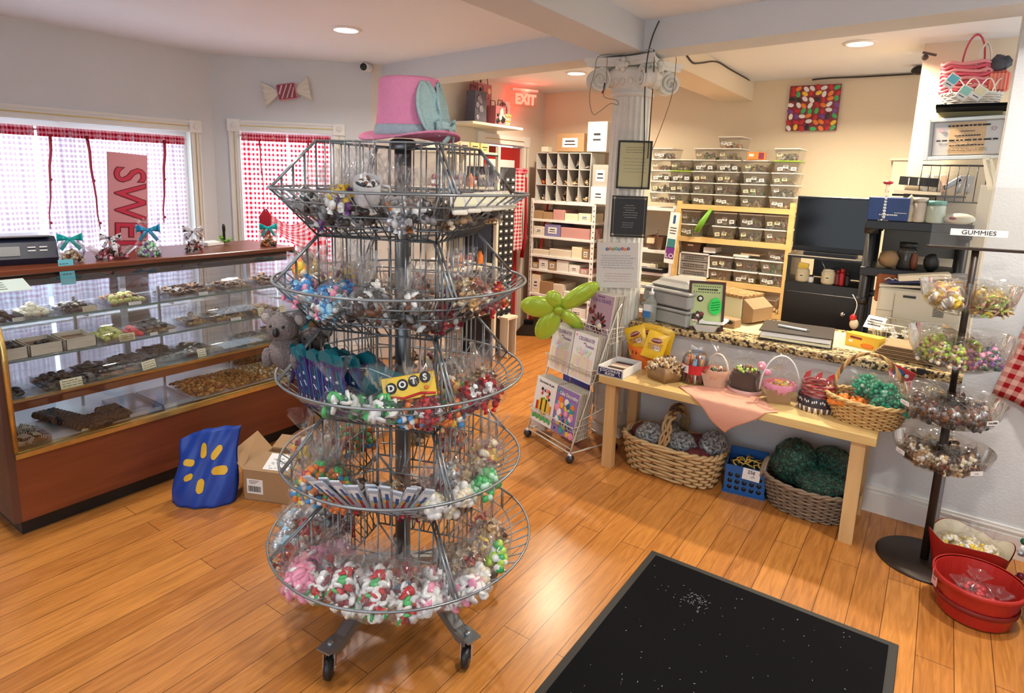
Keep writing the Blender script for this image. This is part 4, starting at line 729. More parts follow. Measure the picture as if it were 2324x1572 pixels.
# ================================================================== ON TOP OF THE CASE
TT = 1.118
teal = mat('teal_satin', (.01, .40, .40), .3); dots = spots('polka_ribbon', (.75, .70, .74), [(.75, .70, .74), (.03, .02, .03), (.75, .70, .74)], 90, .4); bluefoil = mat('blue_satin', (.04, .33, .58), .25, .3); jar = clear('jar_glass', (.96, .98, .98), .08, .03)
sc = thing('receipt_scale', 'black electronic scale with a grey display at the left end of the case top', 'scale', (-3.62, 1.03, TT), rz=rad(78))
nav = mat('navy_plastic', (.018, .022, .045), .35)
MB(nav, mat('scale_plate', (.5, .5, .52), .3, .7)).prism([(-.19, -.07, .0), (-.19, -.085, .03), (-.19, -.06, .105), (-.19, .0, .125), (-.19, .10, .12), (-.19, .10, 0)], (.38, 0, 0)).m(1).box((0, .03, .131), (.34, .16, .010), bev=.004).build('housing', sc)
MB(mat('lcd_grey', (.22, .23, .22), .3), paperw).xf(Matrix.Rotation(rad(-18), 4, 'X')).box((-.04, -.099, .045), (.12, .003, .045)).m(1); 
mb = MB(mat('lcd_grey', (.22, .23, .22), .3), paperw); mb.box((-.02, -.077, .066), (.13, .004, .045), rot=(rad(-18), 0, 0)); mb.build('display', sc)
for r_ in range(3):
    for c_ in range(2): MB(paperw).box((.09+.045*c_, -.076, .082-.016*r_), (.03, .004, .006), rot=(rad(-18), 0, 0)).build('button', sc)
def giftjar(y, label, body='round', px=None, bowm=teal, cols=('brown', 'tan', 'cream'), x=-3.50, s=1):
    t = thing('gift_jar', label, 'gift jar', (x, y, TT), rz=rad(65), scale=s)
    if body == 'round': pr = [(.03, .002), (.052, .02), (.062, .05), (.052, .085), (.036, .10), (.036, .106)]
    elif body == 'bowl': pr = [(.035, .002), (.06, .02), (.095, .055), (.10, .062)]
    elif body == 'jar': pr = [(.042, .002), (.052, .03), (.056, .07), (.05, .105), (.04, .112)]
    else: pr = [(.055, .002), (.062, .03), (.060, .06), (.04, .10), (.012, .125), (.01, .13), (.035, .16), (.05, .185)]
    nn = 8 if body == 'jar' else 24; MB(jar if body != 'bag' else film).lathe(pr, n=nn, cap=False, sx=1.15 if body == 'bowl' else 1, smooth=body != 'bag', wob=(lambda i, z: 1+(.2 if z > .13 else .03)*sin(i*2.1)) if body == 'bag' else None).build('glass_bowl' if body != 'bag' else 'clear_wrapper', t)
    rn = random.Random(int(y*100)); mb = MB(*[pc(c) for c in cols]); R_ = {'round': .05, 'bowl': .075, 'jar': .046, 'bag': .052}[body]; pile(mb, None, 70, R_, R_*.9, {'round': .075, 'bowl': .075, 'jar': .08, 'bag': .09}[body], .011, 'chunk' if body != 'jar' else 'strip', rn=rn); mb.build('filling', t)
    zt = {'round': .115, 'bowl': .11, 'jar': .125, 'bag': .13}[body]; bm_ = MB(bowm); bow(bm_, Matrix.Translation((0, -.01 if body != 'bowl' else -.03, zt)), 1.0 if body != 'bowl' else .9); bm_.build('bow', t, thick=.0015)
    if body == 'bowl': MB(bowm).tube([(.02, -.075, .02), (.02, -.105, .06), (.015, -.06, .10), (0, -.03, .11)], .012, 6, flat=.12).build('ribbon', t)
    return t
giftjar(az(137, 588, TT).y, 'round glass candy jar with a teal satin bow beside the scale', cols=('brown', 'tan', 'grey', 'cream'))
giftjar(az(222, 580, TT).y, 'wide glass bowl with pink shreds and a polka dot ribbon on the case', 'bowl', bowm=dots, cols=('maroon', 'black', 'pink', 'grey', 'maroon'))
giftjar(az(298, 572, TT).y, 'clear gift bag of green candies with a large blue bow on the case', 'bag', bowm=bluefoil, cols=('mint', 'green', 'mint', 'purple', 'silver'), s=1.08)
giftjar(az(400, 565, TT).y, 'faceted glass jar with a grey dotted bow right of the pink sign', 'jar', bowm=dots, cols=('maroon', 'red', 'black', 'white'))
giftjar(az(566, 552, TT).y, 'round glass candy jar with a teal bow at the far end of the case', bowm=teal, cols=('brown', 'tan', 'orange', 'black'), s=1.02)
p = az(478, 556, TT); put('white_box', MB(paperw).box((0, 0, .012), (.13, .09, .024), bev=.003).mesh('b'), None, (p.x, p.y, TT), rad(-75), 'small flat white box on the far part of the case top', cat='box')
limem = mat('lime_ribbon', (.28, .62, .05), .3, trans=.3); p = az(512, 554, TT); mb = MB(limem); 
for k in range(6): a = k*PI/3; mb.sheet(lambda u, v: (cos(a)*.055*sin(PI*u*.85)+sin(a)*(v-.5)*.02, sin(a)*.055*sin(PI*u*.85)-cos(a)*(v-.5)*.02, .01+.04*sin(PI*u*.7)*(1 if k % 2 else .5)), 8, 2)
mb.build('ribbon_flower', None, (p.x, p.y, TT), label='lime green ribbon flower on the far part of the case top', cat='ribbon', thick=.001)
put('marker_pen', MB(black, mat('pen_grey', (.2, .2, .2), .3)).lathe([(.008, 0), (.008, .07), (.010, .07), (.010, .10), (.006, .115)], n=12).mesh('pen'), None, (p.x-.03, p.y+.01, TT+.012), 0, 'black marker standing inside the green ribbon flower', cat='pen')
cy = mat('cyan_paper', (.16, .55, .68), .6); p = az(105, 600, TT-.02); mb = MB(cy, ink); mb.box((0, 0, -.015), (.0015, .062, .12), rot=(0, 0, 0))
for r_ in range(3): [mb.m(1).box((.0012, -.022+.013*c_+.004*r_, .025-.025*r_), (.0006, .008, .003)) for c_ in range(3)]
mb.build('paper_note', None, (-3.392, p.y, TT-.015), label='cyan paper note hanging over the front edge of the case top', cat='note', rot=(0, -.12, 0))
p = az(30, 640, 1.04); mb = MB(mat('pale_mint_paper', (.62, .76, .72), .5), ink); mb.box((0, 0, 0), (.11, .15, .0015)); [mb.m(1).box((-.03+.02*i, -.03+.005*j, .0012), (.004, .05, .0005)) for i in range(4) for j in (0,)]
mb.build('paper_sheet', None, (-3.225, .905, 1.078), label='pale sheet of paper lying on the slanting glass at the left', cat='note', rot=(0, rad(19), .0))
# ================================================================== SIGN IN THE WINDOW
sgx = -3.93; pinkb = mat('sign_pink', (.60, .25, .28), .6); redl = mat('sign_red', (.52, .02, .06), .5); dkr = mat('sign_outline', (.18, .01, .02), .5)
a = ax(238, 346, sgx); b = ax(328, 347, sgx); c = ax(347, 556, sgx); wd = (b.y-a.y); hh = a.z-(TT-.02)+.33
sg = thing('letter_sign', 'tall pink board with red letters SWEETS set sideways, standing behind the case', 'sign', ((sgx), (a.y+b.y)/2+.012, a.z), rot=(rad(-3.5), 0, 0))
MB(pinkb).box((0, 0, -hh/2), (.015, wd, hh), bev=.002).build('board', sg)
for m_, bo, d_ in ((dkr, .006, .0085), (redl, 0, .0105)):
    o = lettering('SWEETS', wd*1.12, m_, sg, (d_, 0, -.075), (0, 0, 0), 'lettering', bold=bo, align='LEFT', spacing=1.02); o.rotation_euler = Matrix(((0, 0, 1), (0, 1, 0), (-1, 0, 0))).to_euler(); o.scale = (.86, 1, 1)
# ================================================================== WALL CANDY and CAMERAS
wp = lambda px, py, off=0: (lambda d, n: d*((V((WC.x, WC.y, 0)).dot(n)-off)/V((d.x, d.y, 0)).dot(n))+V((0, 0, EYE)))(ray(px, py), V((-1, 1, 0))/2**.5)
c0 = wp(651, 208, .06); wcn = thing('wall_candy', 'striped red wrapped candy decoration with cream twists hanging on the bay wall', 'wall decoration', c0, rot=(0, rad(-10), rad(45)))
st = MB(pc('maroon'), mat('candy_stripe', (.72, .42, .45), .5), mat('candy_back', (.62, .25, .30), .6)); st.m(2).box((0, 0, 0), (.150, .03, .125), bev=.012); st.m(0).box((0, -.016, 0), (.132, .008, .108), bev=.004)
for k in (-1.5, -.5, .5, 1.5): st.m(1).prism([(k*.036-.030, -.021, -.05), (k*.036-.020, -.021, -.05), (k*.036+.035, -.021, .05), (k*.036+.025, -.021, .05)] if abs(k) < 1 else [(max(-.062, k*.036-.030), -.021, -.05 if k > 0 else -.01), (k*.036-.018 if k > 0 else -.052, -.021, -.05 if k > 0 else -.02), (min(.062, k*.036+.03) if k > 0 else k*.036+.035, -.021, .02 if k > 0 else .05), (min(.06, k*.036+.015) if k > 0 else k*.036+.022, -.021, .03 if k > 0 else .05)], (0, -.002, 0))
st.build('candy_body', wcn)
wx_ = mat('waxed_paper', (.74, .70, .60), .6)
for s in (-1, 1): MB(wx_).sheet(lambda u, v: (s*(.072+.105*u), .012*sin(v*26)*u-.005, (v-.5)*(.035+.16*u)), 8, 30).build('twist_end', wcn, thick=.003)
def secam(loc, rot, label):
    t = thing('security_camera', label, 'security camera', loc, rot=rot); MB(paperw, black).lathe([(.001, 0), (.036, .002), (.036, .014), (.02, .02), (.018, .045), (.028, .05), (.034, .062), (.034, .10), (.030, .104)], n=24).build('housing', t)
    MB(black).lathe([(.029, .1045), (.026, .108), (.0, .110)], n=20, cap=False).build('lens', t); return t
q = wp(836, 152, .05); secam(q+V((-.03, .03, 0)), (rad(95), 0, rad(25)), 'white security camera with black lens at the end of the bay wall')
# ================================================================== FLOOR BY THE CASE
bagb = mat('royal_blue_bag', (.010, .055, .36), .45, bump=.2, bscale=20); bagy = mat('spark_yellow', (.72, .44, .03), .55)
p = az(462, 1146, 0); sb = thing('shopping_bag', 'slumped royal blue shopping bag with yellow sunburst strokes leaning by the case', 'bag', (p.x-.03, p.y+.035, 0), rz=rad(36))
def bagf(u, v, s, e=0):
    w_ = .150*(1-.06*v)*(1+.05*sin(v*7)); x = (u-.5)*2*w_+.028*v-.014; z = .335*v*(1-.12*(u < .4)*(.4-u)*2.5*v)+.035*v*u; b = sin(PI*min(1, max(0, u)))**.5; th_ = .075*(1-v**1.5)*b+.006
    return V((x, s*(th_+e)+.008*sin(u*11+v*6)*v+.005*sin(u*23-v*9)+.05*v, max(.002, z)))
mb = MB(bagb)
for s in (-1, 1): mb.sheet(lambda u, v: bagf(u, v, s), 26, 22)
mb.poly([bagf(i/12, 0, -1) for i in range(13)]+[bagf(1-i/12, 0, 1) for i in range(13)]); mb.build('bag_body', sb, thick=.002)
for a_, r0, r1, w_ in ((100, .05, .115, .018), (52, .055, .12, .018), (158, .06, .125, .015), (205, .05, .10, .014), (-6, .045, .115, .019), (268, .04, .10, .019)):
    a_ = rad(a_); c_ = (.52, .50); cu = lambda r, o: (c_[0]+(cos(a_)*r-sin(a_)*o)/.30, c_[1]+(sin(a_)*r+cos(a_)*o)/.335); n_ = 10
    def st_(u, v): r = r0+(r1-r0)*u; e_ = w_*math.sqrt(max(.06, 1-(2*u-1)**4)); q = cu(r, (v-.5)*2*e_); return bagf(q[0], max(.01, q[1]), -1, .004)
    MB(bagy).sheet(st_, n_, 4).build('sunburst_stroke', sb)
bc = az(553, 1132, 0); bd = az(700, 1152, 0); an = math.atan2(bd.y-bc.y, bd.x-bc.x); cb = thing('cardboard_box', 'open cardboard box with barcode and shipping labels on the floor by the case', 'box', (bc.x, bc.y, 0), rz=an)
L_, D_, H_b = .42, .26, .155; mb = MB(kraft); t_ = .004; mb.box((L_/2, D_/2, t_/2), (L_, D_, t_)); [mb.box((L_/2, y, H_b/2), (L_, t_, H_b)) for y in (t_/2, D_-t_/2)]; [mb.box((x, D_/2, H_b/2), (t_, D_, H_b)) for x in (t_/2, L_-t_/2)]; mb.build('box_body', cb)
MB(kraft).prism([(0, 0, H_b), (L_, 0, H_b), (L_-.01, .11, H_b+.05), (.01, .11, H_b+.05)], (0, 0, .004)).build('flap', cb); MB(kraft).prism([(0, 0, H_b), (0, D_, H_b), (-.075, D_-.01, H_b+.09), (-.075, .01, H_b+.07)], (.004, 0, 0)).build('flap', cb); MB(kraft).prism([(0, D_, H_b), (L_, D_, H_b), (L_, D_+.1, H_b+.03), (0, D_+.1, H_b+.03)], (0, 0, .004)).build('flap', cb)
mb = MB(paperw, ink); T = Matrix.Translation((.165, .058, H_b+.031)) @ Matrix.Rotation(rad(24.5), 4, 'X'); mb.xf(T); mb.box((0, 0, .0), (.13, .10, .001)); [mb.m(1).box((cr.uniform(-.045, .045), cr.uniform(-.04, .04), .0008), (cr.uniform(.006, .022), .002, .0005)) for _ in range(26)]; mb.build('shipping_label', cb)
mb = MB(paperw, ink); mb.box((.065, -.0008, .075), (.085, .001, .075)); x = .032
while x < .095: w_ = cr.choice((.0012, .0022, .0034)); mb.m(1).box((x, -.0016, .062), (w_, .0006, .030)); x += w_+.0018
for r_ in range(3): mb.m(1).box((.062-.004*r_, -.0016, .105-.007*r_), (.055-.01*r_, .0006, .002))
mb.build('barcode_label', cb)
# cartons stacked at the end of the case, behind the stand
for i, (z0, dx, h_) in enumerate(((0, 0, .17), (.171, .02, .13), (.302, .0, .13))):
    c_ = thing('carton', '%s printed cream carton of the stack against the far end of the case' % ['lowest', 'middle', 'topmost'][i], 'box', (-2.83+dx, 2.42, z0), rz=rad(8-5*i)); MB(mat('cream_carton', (.62, .50, .36), .7) if i else kraft).box((0, 0, h_/2), (.36, .26, h_), bev=.002).build('box_body', c_)
    mb = MB(paperw, ink); mb.box((.181, 0, h_*.5), (.001, .17, h_*.6)); [mb.m(1).box((.1818, cr.uniform(-.06, .06), h_*(.3+.07*r_)), (.0006, cr.uniform(.02, .06), .003)) for r_ in range(6)]; [mb.m(1).box((-.10+.02*k, -.1306, h_*.2), (.012, .0008, .014)) for k in range(3)]; [mb.m(1).box((-.03+cr.uniform(-.04, .04), -.1306, h_*(.4+.08*r_)), (cr.uniform(.06, .18), .0008, .003)) for r_ in range(6)]; mb.build('printed_label', c_)
# ================================================================== ALCOVE: high shelf, exit sign, shelves, drawers
AX = -3.55; cw_ = mat('shelf_cream', (.74, .68, .54), .55)
s0 = ax(1000, 277, AX); s1 = ax(1124, 291, AX-.0); MB(cw_).box((AX+.15, (4.06+s1.y)/2+.02, s1.z-.012), (.30, s1.y-4.06, .022), bev=.002).build('wall_shelf', None, label='high cream wall shelf holding gift bags and a basket near the exit sign', cat='shelf')
ZS = s1.z+.0005; pinkbag = mat('pink_paper_bag', (.50, .16, .17), .5, var=.2, vscale=12); darkbag = mat('violet_grey_bag', (.10, .09, .12), .4, var=.6, vscale=9)
def gbag(y, w_, h_, mt, label, x=AX+.16, decor=True, cd=None):
    t = thing('gift_bag', label, 'gift bag', (x, y, ZS), rz=rad(90)); MB(mt).box((0, 0, h_/2), (w_, .10, h_), taper=.96).build('bag_body', t)
    for s in (-1, 1): MB(mat('bag_cord', (.12, .05, .06), .7)).tube([(-w_*.25, s*.04, h_), (-w_*.2, s*.04, h_+.05), (w_*.2, s*.04, h_+.05), (w_*.25, s*.04, h_)], .004, 5).build('cord_handle', t)
    if cd: [MB(cd[i % len(cd)]).ball((cr.uniform(-w_*.35, w_*.35), -.052, cr.uniform(.15, .85)*h_), cr.uniform(.012, .035), 8, 5, sc=(1, .15, 1)).build('printed_shape', t) for i in range(9)]
gbag(4.30, .16, .26, darkbag, 'dark grey-violet gift bag at the left of the high shelf', cd=[mat('print_grey', (.28, .25, .30), .4)]); gbag(4.43, .20, .34, pinkbag, 'tall pink gift bag with dark shapes on the high shelf', x=AX+.10, cd=[pc('peach'), black, pinkbag]); gbag(4.52, .15, .16, pinkbag, 'small pink gift bag beside the basket on the high shelf', x=AX+.21, cd=[pc('cream'), black])
def selip(a, b, t, e=2.6): c, s = cos(t), sin(t); return (a*abs(c)**(2/e)*(1 if c >= 0 else -1), b*abs(s)**(2/e)*(1 if s >= 0 else -1))
def wicker(mb, a0, b0, a1, b1, h, rows=9, stakes=26, r=.004, e=2.6, z0=0, amp=.004, rim=True, wob=0):
    """woven basket wall: stakes and wavy rows"""
    def pt(t, s, o=0): x0, y0 = selip(a0+o, b0+o, t, e); x1, y1 = selip(a1+o, b1+o, t, e); q = s**.8; return V((x0+(x1-x0)*q, y0+(y1-y0)*q, z0+h*s+wob*cos(2*t)*s))
    for i in range(stakes): t = 2*PI*i/stakes; mb.m(1).tube([pt(t, s/4) for s in range(5)], r*1.1, 5)
    for j in range(rows):
        s = (j+.5)/rows; n = stakes*2; mb.m(0 if j % 3 else 2).tube([pt(2*PI*i/n, s, amp*(1 if (i//2+j) % 2 else -1) if i % 2 == 0 else 0) for i in range(n)], h/rows*.48, 5, closed=True)
    for (rr_, dz, tw) in ((r*1.7, 0, 0), (r*1.7, 0, PI)) if rim else (): mb.m(2).tube([pt(2*PI*i/60, 1, r*1.6*cos(i*1.3+tw))+V((0, 0, r*1.6*sin(i*1.3+tw))) for i in range(60)], rr_, 6, closed=True)
    mb.m(1).prism([V((*selip(a0-.002, b0-.002, 2*PI*i/24, e), z0+.002)) for i in range(24)], (0, 0, .006)); return mb
W1m = (mat('wicker_light', (.42, .27, .12), .6), mat('wicker_core', (.20, .11, .045), .7), mat('wicker_pale', (.58, .41, .20), .55)); W2m = (mat('wicker_grey', (.22, .16, .11), .7), mat('wicker_darkcore', (.07, .045, .03), .8), mat('wicker_grey2', (.32, .24, .16), .65))
W3m = (mat('wicker_honey', (.60, .34, .12), .5), mat('wicker_core', (.20, .11, .045), .7), mat('wicker_gold', (.74, .50, .20), .5))
t = thing('gift_basket', 'small pale woven basket holding a dark printed card on the high shelf', 'basket', (AX+.18, 4.66, ZS), rz=rad(90)); wicker(MB(pc('cream'), W1m[1], pc('gold')), .055, .045, .075, .06, .10, 8, 20, .003, amp=.004).build('basket', t); mb = MB(pc('maroon'), paperw); mb.lathe([(0, 0), (.07, 0)], (0, 0, .14), 24, rot=(PI/2, 0, 0), cap=False).box((0, .0, .10), (.13, .006, .10)); scribble(mb.m(1), -.045, .045, .085, .19, 7, y=-.005, h=.2); mb.build('printed_card', t)
ex = ax(1166, 226, AX); exs = thing('exit_sign', 'red glowing EXIT sign mounted high in the alcove', 'sign', (AX+.16, ex.y-.04, ex.z-.01), rz=rad(62)); mb = MB(clear('clear_sign_panel', (1, .9, .9), .10, .05), mat('exit_red', (1, .06, .03), .5, emit=1.2), paperw); mb.box((0, 0, 0), (.24, .010, .15)); mb.m(2).box((0, .02, .085), (.27, .05, .02)); mb.build('housing', exs)
lettering('EXIT', .125, mat('exit_glow', (1, .05, .03), .5, emit=7), exs, (0, -.007, -.005), (PI/2, 0, 0), bold=.006, sx=.85, depth=.002); l = bpy.data.lights.new('exit_light', 'POINT'); l.energy = .8; l.color = (1, .08, .05); l.shadow_soft_size = .05; lo = bpy.data.objects.new('exit_light', l); lo.location = (AX+.20, ex.y-.04, CEIL-.06); COL.objects.link(lo)
put('emergency_light', MB(paperw).box((0, 0, 0), (.10, .10, .09), bev=.01).lathe([(.03, 0), (.034, .03), (.0, .035)], (.05, -.03, .03), 14, rot=(0, rad(60), 0)).mesh('em'), None, (AX+.06, ex.y-.21, ex.z-.03), 0, 'small white emergency light box left of the exit sign', 'light') if False else tag(MB(paperw).box((0, 0, 0), (.06, .09, .12), bev=.008).build('wall_box', None, (AX+.032, ex.y-.18, ex.z-.10)), 'small white box on the wall left of the exit sign', 'box')
# shelf rack of jars beside the door and black drawer cabinet
rk = thing('shelf_rack', 'pale shelf rack of cartons and jars against the alcove wall behind the wire stand', 'shelf unit', (-3.30, 3.99, 0)); RKZ = (.45, .85, 1.22, 1.50, 1.78)
for x in (-.19, .19):
    for y in (-.42, .26): MB(cw_).box((x, y, .92), (.03, .03, 1.84)).build('post', rk)
for z in RKZ: MB(cw_, black).box((0, -.08, z), (.40, .72, .02)).m(1).box((.2, -.08, z-.014), (.006, .72, .012)).build('shelf', rk)
for k, z in enumerate((1.79, 1.79, 1.79, 1.79, 1.79)): y = 3.64+.13*k; put('small_carton', MB(mat('pale_yellow_carton', (.75, .62, .25), .6) if k > 2 else pc('cream'), ink).box((0, 0, .035), (.12, .11, .07), bev=.002).m(1).box((.061, 0, .04), (.001, .07, .008)).box((.061, 0, .02), (.001, .05, .005)).mesh('b'), None, (-3.24, y, z+.001), 0, '%s small carton in the row on the top of the alcove rack' % ['first', 'second', 'third', 'fourth', 'last'][k], 'box')
jarb = MB(jar, pc('white'), pc('red')).lathe([(.03, 0), (.032, .01), (.032, .07), (.026, .08)], n=16).m(1).lathe([(.028, .08), (.028, .098), (0, .098)], n=16).mesh('jar')
jarr = MB(pc('orange'), pc('black')).lathe([(.026, 0), (.030, .01), (.030, .07), (.016, .09), (.014, .11)], n=16).m(1).lathe([(.016, .11), (.016, .13), (0, .13)], n=12).mesh('jar'); jard = MB(pc('maroon'), pc('white')).lathe([(.028, 0), (.03, .01), (.03, .08), (.02, .09)], n=16).m(1).lathe([(.028, .02), (.031, .021), (.031, .05), (.028, .051)], n=16).mesh('jar')
for zi, z in enumerate((.85, 1.22, 1.50)):
    for k in range(8): put('bottle', (jarb, jarr, jard)[(k+zi) % 3], None, (-3.24+.03*(k % 2), 3.62+.078*k, z+.0105), 0, '%s bottle of colouring on the alcove rack' % ('pale', 'orange', 'dark red')[(k+zi) % 3], 'bottle', group='%s bottles on the alcove rack' % ('pale', 'orange', 'dark red')[(k+zi) % 3])
dc = thing('drawer_cabinet', 'tall black cabinet of many small drawers standing before the red door', 'cabinet', (-3.33, 4.46, 0)); blk2 = mat('black_drawer', (.02, .02, .022), .35)
MB(blk2).box((0, 0, .84), (.28, .34, 1.68)).build('frame', dc); dm = MB(mat('drawer_face', (.035, .035, .04), .2)).box((0, 0, 0), (.008, .074, .05), bev=.002).mesh('drawer'); dl = MB(paperw).box((.0048, 0, .002), (.001, .032, .018)).mesh('drawer_label')
for j in range(24):
    for i in range(4):
        if j < 4: continue
        o = put('drawer', dm, dc, (.145, -.123+.082*i, .10+.064*j)); put('drawer_label', dl, o)
tag(MB(cw_, pc('white')).box((-3.10, 4.46, .36), (.10, .16, .02)).m(0).box((-3.10, 4.40, .18), (.09, .012, .35)).box((-3.10, 4.52, .18), (.09, .012, .35)).build('low_stool'), 'low white stool in front of the black drawer cabinet', 'stool')
DT = Matrix.Translation((AX+.03, 5.04, 0)) @ Matrix.Rotation(PI/2, 4, 'Z'); rt = thing('door_curtain', 'red gingham curtain tied back on the red alcove door', 'curtain')
def dcf(u, v): x = -.14+.34*u; z = 1.66-.78*v; w_ = .45+.55*abs(1-v*1.6)**.8 if v < .9 else .75; return (.10+(x-.10)*w_, -.04+.010*sin(u*40), z)
mb = MB(ging); mb.xf(DT); mb.sheet(dcf, 30, 20, uvf=lambda u, v: (u*.4, v*.8)); mb.build('cloth', rt); mb = MB(gingham('gathered_gingham', (1, 0, 0), (1, 0, 0), 1)); mb.xf(DT); mb.sheet(lambda u, v: (-.16+.38*u, -.05+.006*sin(u*90), 1.685-.05*v), 50, 2, uvf=lambda u, v: (u*.5, v*.05)); mb.build('gathered_heading', rt)
mb = MB(redtie); mb.xf(DT); mb.tube([(.17, -.06, 1.60), (.19, -.06, 1.2), (.17, -.07, 1.0), (.14, -.06, .80)], lambda t: .012+.014*t, 7, flat=.3); mb.build('curtain_tie', rt)
# brooms
def stick(a, b, r, mt, nm, label, cat): t = thing(nm, label, cat); MB(mt).cyl(a, b, r, 10).build('handle', t); return t
g0 = az(1234, 745, .03); gt = g0+V((-.30, .18, 1.22)); gm = mat('mint_plastic', (.10, .62, .42), .35)
t = stick(g0+V((0, 0, .05)), gt, .011, paperw, 'floor_mop', 'white-handled mop with green grip and mint head by the metal shelves', 'mop'); MB(mat('green_grip', (.10, .50, .05), .4)).cyl(gt.lerp(g0, .22), gt, .014, 10).build('grip', t); MB(gm).box(g0+V((0, 0, -.012)), (.20, .09, .03), rot=(0, 0, .5), bev=.008).build('mop_head', t)
r0 = az(1200, 735, .12); t = stick(r0, r0+V((.10, .12, 1.25)), .011, pc('red'), 'broom', 'red-handled broom with black bristles leaning beside the metal shelves', 'broom'); MB(black).xf(Matrix.Translation((r0.x, r0.y, 0)) @ Matrix.Rotation(rad(30), 4, 'Z')).prism([(-.15, -.03, .003), (.15, -.03, .003), (.05, -.03, .13), (-.05, -.03, .13)], (0, .06, 0)).build('bristles', t); MB(blackm).box(r0+V((0, 0, .02)), (.10, .07, .05), rot=(0, 0, rad(30)), bev=.01).build('socket', t)
for k, (dx, m_) in enumerate(((0, pc('tan')), (.02, pc('gold')), (.045, pc('tan')))): tag(MB(m_).cyl((-3.50+dx, 5.45+.03*k, .01), (-3.50+dx*.5, 5.60, .95), .009, 8).build('yard_stick'), '%s of the wooden sticks leaning beside the door' % ['left', 'middle', 'right'][k], 'stick')
# ================================================================== WHITE METAL SHELVES with stock boxes
SHY = 5.22; mw = mat('white_enamel', (.78, .77, .75), .4); ws = thing('metal_shelving', 'white perforated metal shelving full of boxes against the back wall', 'shelf unit', (-3.04, SHY+.2, 0))
for x in (-.345, .345):
    for y in (-.19, .19):
        mb = MB(mw, black); mb.box((x, y, .70), (.032, .006, 1.40)).box((x+(.013 if x < 0 else -.013), y+.0, .70), (.006, .03, 1.40)); [mb.m(1).box((x, y-.0035, .06+.05*k), (.008, .002, .016)) for k in range(27)]; mb.build('post', ws)
SHZ = (.26, .45, .70, .845, 1.035, 1.20, 1.375)
for z in SHZ: MB(mw).box((0, 0, z-.012), (.70, .40, .024), bev=.002).build('shelf', ws)
MB(mw).cyl((-.33, .19, .1), (.33, .19, .45), .006, 6).build('brace', ws); MB(mw).cyl((.33, .19, .1), (-.33, .19, .45), .006, 6).build('brace', ws)
cols_b = [kraft, pc('cream'), mat('pale_box', (.70, .62, .50), .7), mat('rosy_pack', (.55, .28, .26), .6), mat('lilac_bin', (.22, .20, .38), .5), mat('white_box', (.76, .74, .70), .6), mat('blue_box', (.30, .50, .65), .6)]
def stockbox(x, y, z, w_, d_, h_, m_, label, group=None, lab=True):
    mb = MB(m_, paperw, ink); mb.box((0, d_/2, h_/2), (w_, d_, h_), bev=.002)
    if lab: mb.m(1).box((0, -.0006, h_*.5), (w_*.55, .001, h_*.5)); mb.m(2).box((0, -.0014, h_*.58), (w_*.35, .0006, h_*.08)); mb.box((0, -.0014, h_*.4), (w_*.4, .0006, h_*.06))
    return mb.build('stock_box', None, (x, y, z), label=label, cat='box', group=group)
SN = ['lowest', 'second lowest', 'third lowest', 'middle', 'third highest', 'second highest', 'top']
ROWS = [(0, [(.10, .10, 0), (.12, .12, 6), (.14, .11, 6), (.18, .10, 5)]), (1, [(.10, .19, 1), (.15, .13, 0), (.12, .12, 2), (.14, .06, 5), (.12, .07, 5)]), (2, [(.08, .06, 0), (.12, .10, 5), (.10, .09, 0), (.15, .11, 5), (.13, .08, 5), (.10, .05, 3)]), (3, [(.20, .05, 2), (.26, .07, 2), (.12, .11, 1), (.08, .10, 0)]), (4, [(.12, .09, 2), (.17, .12, 4), (.30, .10, 3)]), (5, [(.10, .08, 0), (.12, .07, 0), (.13, .10, 3), (.15, .07, 1), (.14, .08, 1)])]
for zi, its in ROWS:
    x = -3.37; nn = len(its)
    for k, (w_, h_, c_) in enumerate(its): w_ *= .64/sum(i[0] for i in its); stockbox(x+w_/2+.004, SHY+.012, SHZ[zi]+.0005, w_-.008, .26, h_, cols_b[c_], 'box number %s from the left on the %s metal shelf, %s' % (['one', 'two', 'three', 'four', 'five', 'six'][k], SN[zi], ['brown', 'cream', 'beige', 'rose', 'lilac', 'white', 'pale blue'][c_]), lab=cr.random() < .6); x += w_
# cubby organizer
cg = mat('cubby_grey', (.50, .48, .45), .6); cb_ = thing('cubby_organizer', 'grey cubby organizer with fifteen open compartments on top of the metal shelving', 'organizer', (-3.075, SHY+.18, 1.3755))
MB(mat('cubby_back', (.20, .19, .18), .8)).box((0, .14, .235), (.60, .008, .465)).build('back_panel', cb_)
mb = MB(cg); [mb.box((-.30+.12*i, 0, .235), (.008, .28, .47)) for i in range(6)]; [mb.box((0, 0, .004+.154*j), (.60, .28, .008)) for j in range(4)]; mb.build('divider_grid', cb_)
for i in range(5):
    for j in range(3):
        mt_ = [pc('grey'), pc('tan'), pc('brown')] if j == 2 else [pc('peach'), pc('cream'), pc('brown'), pc('tan')]
        if (i, j) == (0, 1): mt_ = [pc('red'), pc('orange')]
        mb = MB(*mt_); pile(mb, None, 12, .05, .08, .05+.07*((i+j) % 3)/2*(j < 2 or i == 3), .016, 'wrap', rn=random.Random(i*7+j)); mb.build('packet_bundle', None, (-3.075-.24+.12*i, SHY+.16, 1.3855+.154*j), label='small packets in column %s, %s row of the cubby organizer' % (['one', 'two', 'three', 'four', 'five'][i], ['bottom', 'middle', 'top'][j]), cat='packets')
a = ay(1248, 345, SHY+.05); stockbox(-3.02, SHY+.06, 1.853, .30, .22, .17, kraft, 'brown carton with a white label on top of the cubby organizer'); stockbox(-2.72, SHY+.03, 1.853, .20, .22, .27, mat('white_print_box', (.60, .54, .48), .7), 'tall whitish printed box standing right of the brown carton')
